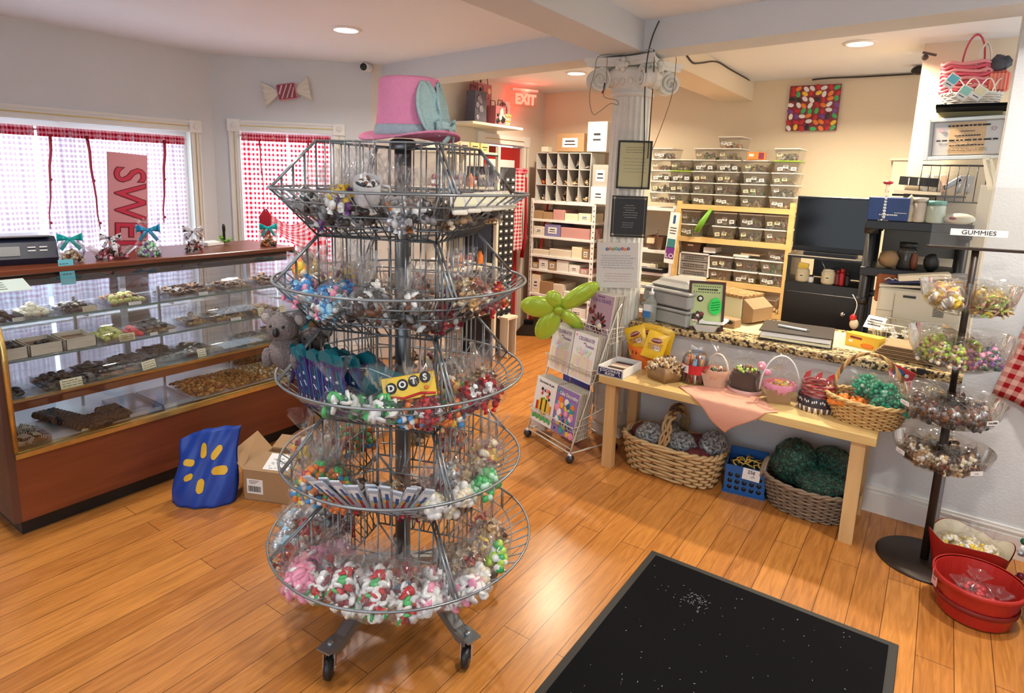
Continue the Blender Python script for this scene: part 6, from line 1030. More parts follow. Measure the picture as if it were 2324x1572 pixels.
# leaning boards and paper at right; wire rack of spatulas; wood shelf edge
CYF = 4.597
c_a = ay(2106, 272, CYF); c_b = ay(2270, 368, CYF); cw2 = c_b.x-c_a.x; ch2 = c_a.z-c_b.z
fr = thing('framed_award', 'silver framed award with tan centre panel and two hearts above the wire rack', 'picture frame', ((c_a.x+c_b.x)/2+.015, CYF-.06, (c_a.z+c_b.z)/2+.01), rot=(rad(3), rad(-2.5), 0)); silv = mat('silver_frame', (.62, .62, .58), .3, .5)
cw2 += .03; mb = MB(silv); [mb.box((s*(cw2/2-.012), 0, 0), (.024, .02, ch2), bev=.004) for s in (-1, 1)]; [mb.box((0, 0, s*(ch2/2-.012)), (cw2-.04, .02, .024), bev=.004) for s in (-1, 1)]; mb.build('frame', fr)
MB(mat('award_mat', (.60, .58, .56), .3), mat('award_tan', (.68, .45, .24), .35), ink).box((0, .002, 0), (cw2-.04, .004, ch2-.04)).m(1).box((0, -.001, 0), (cw2*.42, .003, ch2*.74)).m(2).box((0, -.0015, ch2*.39), (cw2*.80, .002, .0015)).box((0, -.0015, -ch2*.39), (cw2*.80, .002, .0015)).box((-cw2*.40, -.0015, 0), (.0015, .002, ch2*.78)).box((cw2*.40, -.0015, 0), (.0015, .002, ch2*.78)).build('award_sheet', fr)
mb = MB(ink); 
for r_, (hw, hh_) in enumerate(((.24, .010), (.08, .004), (.15, .007), (.36, .009), (.20, .006))): scribble(mb, -cw2*hw, cw2*hw, ch2*(.26-.11*r_), ch2*(.26-.11*r_)+hh_*1.6, 1, y=-.004, h=.6, seed=r_, ind=.02)
scribble(mb, -cw2*.25, cw2*.25, -ch2*.30, -ch2*.22, 2, y=-.004, h=.2); mb.build('print', fr); lettering('Sweet Tooth', .018, ink, fr, (0, -.004, -ch2*.15), (PI/2, 0, 0))
for s in (-1, 1): MB(mat('heart_pink', (.45, .12, .25), .4)).tube([(s*cw2*.30+.012*math.sin(t_)**3, -.004, ch2*.20+.009*(cos(t_)-.35*cos(2*t_)-.15*cos(3*t_))) for t_ in [k*PI/9 for k in range(18)]], .0012, 5, closed=True).build('heart_outline', fr)
sh = ay(2125, 240, CYF-.15); shz = ay(2190, 243, CYF-.2).z; shx = ay(2205, 243, CYF-.15).x; MB(blackm, mat('olive_wood', (.32, .27, .12), .6)).box((0, -.15, 0), (.33, .30, .016)).m(1).box((0, -.03, -.04), (.30, .02, .065)).build('wall_shelf', None, (shx, CYF, shz), label='black wall shelf holding the pink and white basket near the ceiling', cat='shelf')
bk = thing('easter_basket', 'white wicker basket filled with pink baskets and hang tags on the high shelf', 'basket', (shx-.01, CYF-.17, shz+.009)); ww = mat('white_wicker', (.78, .72, .64), .5); wicker(MB(ww, ww, ww), .12, .08, .14, .09, .06, 5, 24, .003, amp=.003).build('woven_base', bk)
for i in range(12): a_ = 2*PI*i/12; mb = MB(ww); mb.tube([V((cos(a_+.36*k/4-.36)*.138, sin(a_+.36*k/4-.36)*.09, .06+.075*sin(PI*k/8))) for k in range(9)], .0035, 5); mb.build('open_loop', bk)
for s in (-1, 0, 1): MB(ww).tube([(.13*cos(t_), .012*s, .08+.22*sin(t_)) if False else (.035+.04*cos(t_), .012*s-.02, .06+.27*sin(t_)) for t_ in [k*PI/10 for k in range(11)]], .004, 5).build('handle', bk)
pk_ = thing('pink_basket', 'rippled pink basket standing inside the white wicker basket', 'basket', (shx-.045, CYF-.165, shz+.06)); pm_ = mat('pink_wicker', (.66, .09, .14), .6)
mb = MB(pm_, mat('pink_wicker_edge', (.78, .28, .30), .6))
for j in range(8): mb.m(j % 2).tube([V((*selip(.115+.001*j, .05, 2*PI*i/36, 3), .03+.021*j+.006*sin(i*1.1+j))) for i in range(36)], .0095, 6, closed=True)
mb.build('rippled_wall', pk_); MB(pm_).tube([(.02+.05*cos(t_), 0, .17+.16*sin(t_)) for t_ in [k*PI/12 for k in range(13)]], .013, 6, flat=.4).build('handle', pk_)
t = thing('gingham_liner', 'coral gingham cloth bundle at the right of the white wicker basket', 'cloth', (shx+.095, CYF-.17, shz+.10)); MB(gingham('coral_gingham', (.62, .08, .06), (.80, .30, .22), 60, coord='Object')).box((0, 0, .03), (.11, .09, .12), bev=.02).build('folded_cloth', t)
tag(MB(mat('charcoal_bow', (.05, .05, .065), .4)).ball((0, 0, 0), .045, 12, 8, jit=.22).ball((.03, -.01, .005), .032, 10, 7, jit=.25).build('dark_pompom', None, (shx+.09, CYF-.18, shz+.225)), 'dark grey crinkled pompom on top of the coral cloth', 'pompom')
for i, (dx, dz, m_, r_) in enumerate(((-.10, .125, cy, .6), (-.035, .06, mat('mint_tag', (.30, .66, .58), .5), .55), (.03, .055, cardy, .6))): t = put('hang_tag', MB(paperw, m_, ink).box((0, 0, 0), (.055, .002, .075), bev=.001).m(1).box((0, -.0015, .012), (.048, .001, .04)).m(2).box((0, -.0016, -.02), (.03, .001, .004)).mesh('tag'), bk, (dx, -.105, dz), rot=(0, r_, 0), label=['pale blue hang tag', 'mint hang tag', 'cream hang tag'][i])
ca = ay(2130, 122, CYF-.1); secam((ay(2112, 120, 4.9).x, 4.9, ay(2112, 120, 4.9).z), (rad(70), 0, rad(-60)), 'second small white camera by the ceiling left of the pink basket') if False else tag(MB(mat('dark_bracket', (.08, .06, .05), .5)).box((0, 0, 0), (.07, .05, .012), rot=(.2, .3, 0)).ball((-.02, -.01, -.02), .018, 8, 5).build('ceiling_bracket', None, ay(2110, 122, 4.5)), 'small dark bracket near the ceiling left of the pink basket', 'bracket')
# wire rack with utensils
ra = ay(2098, 380, CYF-.1); rb2 = ay(2225, 455, CYF-.1); wr = thing('wire_utensil_rack', 'black wire rack of spatulas and stencils hanging under the framed award', 'rack', ((ra.x+rb2.x)/2, CYF-.06, (ra.z+rb2.z)/2)); rw, rh = rb2.x-ra.x+.02, ra.z-rb2.z+.03
mb = MB(black); [mb.cyl((-rw/2+rw*i/7, -.06, -rh/2), (-rw/2+rw*i/7, -.06, rh/2), .0028, 5) for i in range(8)]; [mb.cyl((-rw/2, y, z), (rw/2, y, z), .0034, 5) for z in (-rh/2, rh/2) for y in (-.06, .04)]; [mb.cyl((x, -.06, z), (x, .04, z), .003, 5) for x in (-rw/2, rw/2) for z in (-rh/2, rh/2)]; mb.build('wire_frame', wr)
for i in range(6): tag(MB([paperw, off, pc('peach'), mat('steel_grey', (.3, .3, .31), .35, .6), pc('grey'), mat('steel_grey', (.3, .3, .31), .35, .6)][i]).box((0, 0, 0), (.03, .006, .10), bev=.004).cyl((0, 0, .0), (0, 0, -.06), .004, 6).build('utensil', None, (wr.location.x-rw/2+.03+.042*i, CYF-.09, wr.location.z-.0), rot=(0, [.0, .05, -.1, .9, .15, .1][i], 0)), '%s utensil from the left in the black wire rack' % ['first', 'second', 'third', 'fourth', 'fifth', 'last'][i], 'utensil')
tag(MB(cw_).box((0, 0, 0), (.09, .05, .26), rot=(0, 0, 0), bev=.004).build('wooden_board', None, ay(2040, 405, 4.585-.0)), 'pale upright board standing left of the wire rack', 'board') if False else None
p = ay(2038, 410, 5.55); tag(MB(cw_).box((0, 0, 0), (.10, .06, .36), bev=.003).box((0, 0, .19), (.14, .09, .02)).build('wooden_post', None, (p.x, 5.59, p.z-.03)), 'cream square post with a cap against the back wall behind the television', 'post')
for i, (px, py, w_, h_, r_, lb) in enumerate(((2255, 400, .03, .20, -.35, 'pale slanting wooden slat right of the wire rack'), (2243, 395, .03, .18, -.25, 'second slanting slat right of the wire rack'), (2232, 480, .07, .30, .03, 'tall cream cardboard strip by the white wall edge'))): p = ay(px, py, CYF-.12); tag(MB([cw_, pc('cream'), mat('pale_box', (.70, .62, .50), .7)][i]).box((0, 0, 0), (w_, .02, h_), rot=(0, r_, 0)).build('plank', None, p), lb, 'plank')
p = ay(2085, 412, CYF-.1); tag(MB(ink, paperw, pc('maroon')).box((0, 0, 0), (.20, .10, .05), rot=(0, .05, 0)).m(1).box((-.05, -.051, 0), (.006, .002, .04)).box((.0, -.051, 0), (.006, .002, .04)).build('black_case', None, (p.x+.0, CYF-.06, p.z)), 'flat black case sticking out left of the wire rack', 'case'); tag(MB(pc('cream')).box((0, 0, 0), (.24, .12, .02), rot=(0, .04, 0)).build('paper_pad', None, (p.x, CYF-.065, p.z-.065)), 'cream paper pad under the flat black case', 'paper')
tag(MB(mat('shelf_dark', (.05, .04, .03), .6)).box((0, 0, 0), (.36, .22, .012)).build('wall_shelf', None, (p.x+.06, CYF-.11, p.z-.082)), 'thin dark shelf under the wire utensil rack', 'shelf')
# ================================================================== ON THE COUNTER
CZ = .7755; greyc = mat('grey_clamshell', (.36, .36, .34), .45, bump=.1, bscale=9)
for k in range(2):
    t = thing('paper_tray', '%s of the two stacked grey trays beside the column on the counter' % ['lower', 'upper'][k], 'tray', (-1.245, 3.60, CZ+.002+.105*k), rz=rad(-18)); MB(greyc).box((0, 0, .04), (.34, .30, .078), taper=.98, bev=.01).build('tray_body', t); MB(greyc).box((0, 0, .089), (.35, .31, .018), bev=.006).build('rim', t)
tag(MB(greyc).box((0, 0, .02), (.28, .26, .05), taper=.8, bev=.015).build('tray_cover', None, (-1.245, 3.62, CZ+.211), rad(-18)), 'crumpled grey cover lying on the upper grey tray', 'cover')
t = thing('sanitizer_bottle', 'clear pump bottle of hand sanitizer by the column foot of the counter', 'bottle', (az(1448, 738, CZ).x+.01, 3.46, CZ)); MB(clear('gel_bottle', (.93, .97, .93), .1, .05, body=.25, bcol=(.75, .8, .72))).lathe([(.034, 0), (.037, .01), (.037, .12), (.015, .15), (.014, .16)], n=18, sy=.7).build('bottle_body', t); MB(paperw).lathe([(.016, .16), (.016, .18), (.006, .182), (.006, .205)], n=12).box((-.015, 0, .21), (.05, .018, .012), bev=.004).build('pump', t); MB(paperw, mat('label_blue', (.05, .22, .55), .4)).box((-.012, -.027, .085), (.045, .002, .04)).m(1).box((-.012, -.0285, .045), (.045, .002, .04)).build('label', t)
a = az(1550, 745, CZ); mf = thing('framed_menu', 'dark wood framed menu with a spiky green sticker standing on the counter', 'sign', (-1.045, 3.47, CZ+.003), rot=(rad(-8), 0, rad(24))); mw_, mh_ = .20, .275; dkw = mat('mahogany', (.07, .018, .015), .35); mb = MB(dkw); [mb.box((s*(mw_/2-.007), 0, mh_/2), (.014, .018, mh_)) for s in (-1, 1)]; [mb.box((0, 0, z), (mw_-.028, .018, .014)) for z in (.007, mh_-.007)]; mb.build('frame', mf)
MB(mat('menu_lime', (.48, .58, .26), .4)).box((0, 0, mh_/2), (mw_-.026, .004, mh_-.026)).build('menu_sheet', mf); mb = MB(ink); [mb.ball((-.07+.0125*i, -.004, z), .0035, 5, 3, sc=(1, .3, 1)) for i in range(12) for z in (.245, .212)]; scribble(mb, -.06, .06, .220, .236, 1, y=-.004, h=.5); mb.build('border_dots', mf); MB(ink, paperw).lathe([(0, -.001), (.018, -.001), (.018, .001), (0, .001)], (-.035, -.004, .175), 18, rot=(PI/2, 0, 0), cap=False).m(1).lathe([(0, -.001), (.010, -.001), (.010, .001), (0, .001)], (-.035, -.006, .175), 14, rot=(PI/2, 0, 0), cap=False).build('round_emblem', mf)
mb = MB(chocs[1], chocs[0], pc('maroon'), pc('cream')); [mb.m(i % 4).ball((-.045+cr.uniform(-.02, .025), -.005, .065+cr.uniform(-.025, .03)), cr.uniform(.010, .016), 8, 4, sc=(1, .2, 1)) for i in range(14)]; mb.build('chocolate_picture', mf)
gs = mat('neon_green', (.02, .72, .10), .5); pts = []; 
for k in range(48): r_ = .038 if k % 2 else .046; pts.append((cos(k*PI/24)*r_*.82, 0, sin(k*PI/24)*r_*1.15))
MB(gs, mat('green_ink', (.0, .22, .04), .5)).prism(pts, (0, .003, 0)).m(1).box((0, -.001, .022), (.045, .001, .005), rot=(0, -.2, 0)).box((0, -.001, .008), (.05, .001, .005), rot=(0, -.2, 0)).box((0, -.001, -.006), (.05, .001, .005), rot=(0, -.2, 0)).box((0, -.001, -.02), (.04, .001, .005), rot=(0, -.2, 0)).build('spiky_green_sticker', mf, (.048, -.014, .135))
t = thing('cork_top_box', 'cream box with a cork-textured lid and a strap end behind the menu', 'box', (-1.02, 3.93, CZ), rz=rad(-20)); MB(cardy).box((0, 0, .075), (.26, .20, .15), bev=.003).build('box_body', t); MB(spots('cork_grain', (.30, .15, .05), [(.42, .24, .09), (.22, .10, .03), (.5, .3, .12)], 90, .7), kraft).box((0, 0, .16), (.28, .22, .02), bev=.004).m(1).prism([(.14, -.10, .15), (.21, -.10, .10), (.21, -.10, .02), (.14, -.10, .0)], (0, .2, 0)).build('lid', t)
t = thing('takeout_tray', 'white folded takeout tray in front of the menu on the counter', 'tray', (-1.03, 3.475, CZ), rz=rad(10)); MB(paperw).lathe([(.075, 0), (.105, .04), (.102, .04), (.072, .003)], n=4, rot=(0, 0, PI/4), smooth=False, sy=.75).build('lower_half', t); MB(paperw).lathe([(.07, .045), (.10, .055), (.105, .04)], n=4, rot=(0, 0, PI/4), smooth=False, sy=.75, c=(.03, .02, .006)).build('upper_half', t)
tag(MB(kraft, ink).box((0, 0, .025), (.15, .08, .05), bev=.003).m(1).ball((.045, -.041, .035), .016, 10, 5, sc=(1.2, .1, .7)).tube([(-.06, -.042, .045), (-.03, -.045, .02), (0, -.042, .045)], .0015, 5).build('kraft_tray', None, (-.98, 3.66, CZ), rad(-12)), 'small kraft tray with dark glasses print behind the white tray', 'tray')
t = thing('binder', 'thick dark binder with a white pen lying on the counter', 'binder', (-.585, 3.625, CZ), rz=rad(6)); dkb = mat('dark_leather', (.045, .035, .03), .45)
MB(dkb).box((0, 0, .052), (.36, .30, .006), bev=.002).box((0, 0, .003), (.36, .30, .006), bev=.002).box((0, .148, .028), (.36, .006, .05)).build('cover', t); MB(paperw, cardy).box((0, -.01, .036), (.34, .27, .022)).m(1).box((0, -.012, .015), (.345, .27, .012), rot=(0, .02, 0)).build('pages', t)
tag(MB(paperw, mat('pen_tip', (.2, .2, .2), .3)).tube([(-.08, 0, 0), (.07, 0, 0)], .007, 10).m(1).cyl((.07, 0, 0), (.085, 0, 0), .004, 8).build('pen', None, (-.60, 3.59, CZ+.063), rad(-8)), 'white pen lying on the dark binder', 'pen')
p = az(1960, 790, CZ); t = thing('yellow_carton', 'yellow snack carton with orange print at the right of the counter', 'carton', (p.x-.0, p.y+.02, CZ), rz=rad(-20)); MB(mat('carton_yellow', (.80, .50, .05), .4), pc('orange'), pc('maroon'), paperw).box((0, 0, .035), (.17, .07, .07), bev=.002).m(1).ball((.03, -.0355, .018), .022, 8, 4, sc=(1.6, .1, .6)).m(2).box((-.03, -.0362, .05), (.06, .001, .010), rot=(0, .05, 0)).m(3).box((-.055, -.0362, .03), (.02, .001, .012)).build('carton_body', t)
rib = thing('receipt_stack', 'layered brown cloth-like stack in front of the wire basket on the counter', 'stack', (-.06, 3.60, CZ), rz=rad(-6)); st2 = mat('striped_stack', (.20, .13, .06), .6)
for k in range(7): MB(st2 if k % 2 else kraft).box((.004*k, -.003*k, .006+.010*k), (.30-.01*k, .20, .008), bev=.002).build('layer', rib)
wb = thing('wire_candy_basket', 'chrome wire basket of wrapped candies with a price sheet on the counter', 'basket', (-.08, 3.86, CZ), rz=rad(-8)); ch_ = mat('chrome_wire', (.62, .60, .52), .25, .9); mb = MB(ch_); bw_, bd_, bh_ = .17, .11, .12
for z, k_ in ((.004, .85), (.04, .9), (.08, .95), (bh_, 1)): mb.tube([V((*selip(bw_*k_, bd_*k_, 2*PI*i/28, 5), z)) for i in range(28)], .0022 if z < bh_ else .004, 5, closed=True)
for i in range(32): x0, y0 = selip(bw_*.85, bd_*.85, 2*PI*i/32, 5); x1, y1 = selip(bw_, bd_, 2*PI*i/32, 5); mb.cyl((x0, y0, .004), (x1, y1, bh_), .0016, 4)
mb.build('wire_body', wb); tag(MB(paperw, ink).box((0, 0, 0), (.10, .002, .075)).m(1).box((0, -.0015, .015), (.07, .001, .005)).box((-.01, -.0015, 0), (.06, .001, .005)).box((0, -.0015, -.015), (.07, .001, .005)).build('price_sheet', None, (-.235, 3.80, CZ+.115), rot=(rad(-35), 0, rad(-25))), 'white price sheet leaning on the chrome wire basket', 'price card')
for k in range(22): put('wrapped_candy', (CP.get('wc') or CP.setdefault('wc', pile(MB(pc('cream'), pc('brown'), pc('white')), None, 3, .02, .02, .03, .012, 'wrap', rn=random.Random(4)).mesh('wc'))), None, (-.08+cr.uniform(-.12, .12), 3.86+cr.uniform(-.07, .07), CZ+.006+.02*(k % 4)), cr.uniform(0, 6), 'small brown and cream wrapped candy in the chrome wire basket', 'candy', group='wrapped candies in the chrome wire basket')
tag(MB(black).box((0, 0, 0), (.035, .012, .03), bev=.003).build('binder_clip', None, (-.0, 3.395, .765)), 'black binder clip on the front edge of the leopard cloth', 'clip')
t = thing('plush_santa', 'red and cream cloth figure hanging beside the black tower', 'plush toy', ay(1938, 735, 4.1)); MB(pc('cream')).ball((0, 0, 0), .025, 10, 7, sc=(1, .7, 1.3)).build('body', t); MB(pc('red')).ball((-.008, 0, .035), .02, 8, 6, sc=(1, .7, 1.2)).build('hat', t); cable([ay(1935, 668, 4.1), ay(1945, 690, 4.1), ay(1938, 715, 4.1)], 'white cord hanging left of the black tower', .003, 'cord', paperw)
# ================================================================== ON THE LOW TABLE
TT2 = TZ+.0005
# long open carton of coconut slices
cb2 = thing('slice_carton', 'blue and white open carton reading COCONUT SLICES at the left of the table', 'carton', (-1.395, 3.125, TT2), rz=rad(-2)); navy = mat('carton_navy', (.018, .03, .13), .45); cwid, cdep, chh = .155, .24, .052
mb = MB(paperw, navy); [mb.m(0).box((s*(cwid/2-.002), 0, chh/2), (.004, cdep, chh)) for s in (-1, 1)]; [mb.m(0).box((0, s*(cdep/2-.002), chh/2), (cwid, .004, chh)) for s in (-1, 1)]; mb.box((0, 0, .003), (cwid, cdep, .004)); mb.m(1).box((0, -cdep/2-.0005, chh/2), (cwid-.012, .001, chh-.014)).box((-cwid/2-.0005, 0, chh/2), (.001, cdep-.016, chh-.012)); mb.build('tray', cb2); lettering('COCONUT', .019, paperw, cb2, (0, -cdep/2-.002, .034), (PI/2, 0, 0), sx=1.25, bold=.0004); lettering('SLICES', .017, paperw, cb2, (0, -cdep/2-.002, .017), (PI/2, 0, 0), sx=1.2, bold=.0004)
for s in (-1, 1): MB(paperw).tube([(s*.062, -cdep/2-.002, .014), (s*.055, -cdep/2-.002, .026), (s*.062, -cdep/2-.002, .038)], .0015, 5).build('scroll_ornament', cb2)
for k in range(6): tag(MB(pc('cream'), mat('coconut_pink', (.75, .50, .42), .6), chocs[1]).m(k % 3).box((0, 0, .012), (.13, .03, .024), bev=.005).build('coconut_slice', None, (-1.395, 3.035+.036*k, TT2+.005)), '%s slice from the front in the blue coconut carton' % ['first', 'second', 'third', 'fourth', 'fifth', 'last'][k], 'candy')
# orange tub with yellow bags
ot = thing('orange_tub', 'orange plastic tub holding bright yellow snack bags behind the carton', 'tub', (-1.33, 3.335, TT2)); om = mat('orange_plastic', (.80, .17, .02), .35); MB(om).lathe([(.070, 0), (.075, .01), (.115, .13), (.112, .132), (.07, .012)], n=20, cap=False).build('tub', ot)
mb = MB(pc('maroon')); [mb.ball((cos(a_)*.104, sin(a_)*.104, .10), .010, 6, 4, sc=(.5, .8, 1.2)) for a_ in (-2.0, -1.75)]; mb.build('printed_leaf', ot)
ysk = mat('bright_yellow_film', (.80, .50, .02), .3, coat=.3)
def ybag(x, y, z, rot, label, txt=None):
    t = thing('snack_bag', label, 'snack bag', (x, y, z), rot=rot); mb = MB(ysk); 
    for s in (-1, 1): mb.sheet(lambda u, v: ((u-.5)*.125*(1-.06*sin(PI*v)), s*.016*(sin(PI*u)*sin(PI*v))**.6, (v-.5)*.155), 12, 12)
    mb.build('film', t); mb = MB(pc('maroon'), pc('cream')); mb.ball((0, -.0165, .030), .032, 12, 5, sc=(1, .06, .45), rot=(0, -.15, 0)).m(1).ball((.012, -.0172, -.012), .022, 9, 5, sc=(1.1, .08, .7)); mb.build('printed_patch', t)
    lettering('GOLDENBERG\'S', .010, pc('cream'), t, (0, -.0205, .032), (PI/2, -.15, 0)); lettering('PEANUT', .022, pc('maroon'), t, (0, -.0205, .004), (PI/2, -.15, 0)); lettering('CHEWS', .022, pc('maroon'), t, (0, -.0205, -.014), (PI/2, -.15, 0)); return t
ybag(-1.37, 3.28, TT2+.165, (rad(-15), rad(-22), rad(8)), 'yellow snack bag tilted left in the orange tub'); ybag(-1.245, 3.25, TT2+.155, (rad(-12), rad(14), rad(14)), 'yellow snack bag tilted right in the orange tub'); ybag(-1.32, 3.355, TT2+.17, (rad(-5), 0, 0), 'yellow snack bag at the back of the orange tub'); ybag(-1.25, 3.37, TT2+.16, (rad(-5), .2, .3), 'fourth yellow snack bag at the back right of the orange tub')
# heart-shaped kraft box of toffees
hb = thing('heart_box', 'brown heart-shaped box heaped with cream toffees', 'box', (-1.145, 3.165, TT2), rz=rad(20)); ht = lambda t_, k=1: (.0062*k*16*sin(t_)**3, .0056*k*(13*cos(t_)-5*cos(2*t_)-2*cos(3*t_)-cos(4*t_)))
mb = MB(mat('kraft_box', (.34, .20, .09), .6)); n_ = 48; mb.sheet(lambda u, v: (*ht(-2*PI*u, .92+.08*v), .085*v), n_, 1); mb.poly([(*ht(-2*PI*i/n_, .92), .002) for i in range(n_)]); mb.build('box_wall', hb, thick=.003)
rn = random.Random(31)
tf = [pile(MB(pc('cream'), pc(c)), None, 2, .012, .012, .02, .012, 'wrap', rn=random.Random(i)).mesh('toffee') for i, c in enumerate(('brown', 'tan', 'yellow'))]
k = 0
while k < 46:
    x, y = rn.uniform(-.09, .09), rn.uniform(-.075, .065)
    if (x/.09)**2+(y/.08)**2 < 1: put('toffee', tf[k % 3], None, V((-1.145, 3.165, TT2+.058+.030*(1-(x/.09)**2)+.012*(k % 2)))+V((x, y, 0)), rot=(rn.uniform(0, 6), rn.uniform(0, 6), 0), label='wrapped toffee heaped in the brown heart-shaped box', cat='toffee', group='toffees in the heart-shaped box'); k += 1
# clear jar of stick candy with red label
jc = thing('stick_candy_jar', 'clear jar of candy sticks with a red and white label', 'jar', (-1.005, 3.235, TT2)); MB(jar).lathe([(.066, 0), (.070, .008), (.070, .13), (.060, .15), (.052, .155), (.052, .165), (.0, .168)], n=28, cap=False).build('glass', jc)
MB(pc('red')).lathe([(.0715, .058), (.0715, .108)], n=32, cap=False).build('red_label', jc); mb = MB(paperw, ink); mb.sheet(lambda u, v: (.0725*cos(-2.5+.75*u), .0725*sin(-2.5+.75*u), .062+.042*v), 8, 1); mb.build('label_patch', jc)
mb = MB(ink, pc('maroon')); [mb.m(i % 2).ball((.0735*cos(-2.15+rn.uniform(-.3, .3)), .0735*sin(-2.15+rn.uniform(-.3, .3)), .083+rn.uniform(-.014, .014)), .005, 6, 4, sc=(1, 1, .8)) for i in range(12)]; mb.build('label_print', jc)
skm = [MB(pc(a_), pc(b_)).cyl((0, 0, 0), (0, 0, .06), .006, 7).m(1).cyl((0, 0, .06), (0, 0, .135), .006, 7).mesh('stick') for a_, b_ in (('red', 'brown'), ('white', 'blue'), ('brown', 'tan'), ('maroon', 'orange'))]
for k in range(24): a_ = 2*PI*k/16; r_ = .056 if k < 16 else .03; put('candy_stick', skm[k % 4], None, (-1.005+cos(a_)*r_, 3.235+sin(a_)*r_, TT2+.006), rot=(rn.uniform(-.04, .04), rn.uniform(-.04, .04), 0), label='candy stick standing in the red-labelled clear jar', cat='candy stick', group='candy sticks in the clear jar')
bm_ = MB(mat('clear_ribbon', (.75, .76, .78), .2)); bow(bm_, Matrix.Translation((0, 0, .185)), .6, False); bm_.build('bow', jc)
# gift baskets with tall handles in film
def giftbasket(x, y, rz, label, basem, hm, hr, hh, cols, shape, tissue, fz=.11, w_=.075, hw_=.05, flat=.5, n=40, box=True):
    t = thing('gift_basket', label, 'gift basket', (x, y, TT2), rz=rz)
    mb = MB(basem); mb.lathe([(w_, 0), (w_*1.35, .075), (w_*1.3, .075), (w_*.95, .004)], n=4, rot=(0, 0, PI/4), smooth=False, sy=.85) if box else mb.lathe([(w_, 0), (w_*1.1, .04), (w_*1.08, .07)], n=20, cap=False); mb.build('base', t)
    MB(hm).tube([(hr*cos(t_), 0, .05+hh*sin(t_)) for t_ in [k*PI/20 for k in range(21)]], .008, 8, flat=flat).build('handle', t)
    r2_ = random.Random(int(x*1000)); mb = MB(*[pc(c) for c in cols]); pile(mb, None, n, w_*.95, w_*.8, .075, .013, shape, z0=.045, rn=r2_); mb.build('filling', t)
    mb = MB(mat('tissue_'+tissue, PAL[tissue], .7, trans=.2)); mb.lathe([(w_*.8, .05), (w_*1.05, .085), (w_*.9, .10)], n=28, cap=False, wob=lambda i, z: 1+.12*sin(i*2.7+z*80)); mb.build('tissue', t)
    mb = MB(film); mb.lathe([(w_*1.2, .03), (w_*1.35, .09), (w_*.9, .15), (w_*.25, .185), (w_*.2, .195), (w_*.7, .24)], n=26, cap=False, smooth=False, wob=lambda i, z: 1+.10*sin(i*2.1)+.07*sin(i*4.4)); mb.build('clear_wrapper', t); return t
ivory = mat('ivory_handle', (.78, .70, .58), .45)
giftbasket(-.885, 3.235, rad(-8), 'wrapped basket with a small ivory hoop handle and beans in front of the clear jar', mat('peach_box', (.72, .50, .36), .6), ivory, .062, .13, ('brown', 'black', 'cream', 'pink', 'green'), 'chunk', 'peach', w_=.065)
giftbasket(-.57, 3.215, rad(18), 'kraft box basket with a large white hoop handle and pink candies', kraft, mat('white_handle', (.80, .80, .76), .35), .092, .185, ('lime', 'pink', 'yellow', 'peach', 'cream'), 'strip', 'pink', w_=.075, n=36)
tag(MB(pc('pink'), pc('cream')).ball((0, 0, 0), .022, 10, 7, sc=(1, .7, 1)).ball((.03, 0, -.03), .018, 8, 6).m(1).ball((0, -.016, .0), .008, 6, 4).build('pink_figure', None, (-.66, 3.20, TT2+.17)), 'small pink rabbit-like candy at the left of the white hoop', 'candy')
t = thing('chocolate_gift_box', 'brown clear-topped box of chocolates wrapped in film between the two hoop baskets', 'gift box', (-.745, 3.26, TT2), rz=rad(-6)); MB(chocs[1]).box((0, 0, .055), (.125, .09, .105), bev=.008).build('box_body', t); mb = MB(chocs[2], pc('cream'), chocs[0], pc('lime')); pile(mb, None, 30, .068, .05, .045, .012, 'chunk', z0=.10, rn=random.Random(6)); mb.build('filling', t); MB(film).lathe([(.09, .0), (.092, .10), (.08, .15), (.03, .18), (.05, .21)], n=22, cap=False, smooth=False, sy=.8, wob=lambda i, z: 1+.06*sin(i*2.3)).build('clear_wrapper', t); MB(mat('pink_shred', (.72, .42, .38), .6)).lathe([(.09, 0), (.095, .012), (.085, .02)], n=20, cap=False, sy=.8).build('pink_base', t)
# red twisted-candy jar
t = thing('rope_candy_jar', 'clear jar of red rope candy with dark printed band and red bows', 'jar', (-.395, 3.225, TT2)); MB(jar).lathe([(.078, 0), (.086, .01), (.088, .05), (.080, .09), (.080, .13)], n=28, cap=False).build('glass', t); MB(mat('dark_band', (.03, .025, .04), .35)).lathe([(.0885, .028), (.0895, .05), (.085, .075)], n=32, cap=False).build('dark_band', t)
mb = MB(paperw); [mb.sheet(lambda u, v: (.0905*cos(-2.9+.10*i+.06*u), .0905*sin(-2.9+.10*i+.06*u), .048+.012*v+.003*(i % 3)), 1, 1) for i in range(26) if i % 4 != 3]; mb.build('band_print', t); mb = MB(paperw, pc('brown')); [mb.m(i % 2).cyl((.08*cos(i*.16), .08*sin(i*.16), .002), (.084*cos(i*.16), .084*sin(i*.16), .026), .006, 6) for i in range(39)]; mb.build('candy_row', t)
mb = MB(pc('red'), pc('maroon'), mat('rope_pink', (.72, .30, .26), .4)); [mb.m(i % 3).tube([V((.07*cos(i*.5+k*.5), .07*sin(i*.5+k*.5), .075+.0045*i*.5+.004*sin(k*1.5))) for k in range(9)], .0065, 6) for i in range(26)]; mb.build('rope_candy', t)
for s in (-1, 0, 1): MB(pc('red')).prism([(s*.05-.02, -.03, .15), (s*.05+.012, -.03, .165), (s*.05+.012, -.03, .195), (s*.05-.01, -.03, .18)], (0, .006, 0)).build('paper_bow', t)
MB(film).lathe([(.082, .13), (.086, .16), (.05, .19)], n=20, cap=False, smooth=False, wob=lambda i, z: 1+.08*sin(i*2.3)).build('clear_wrapper', t)
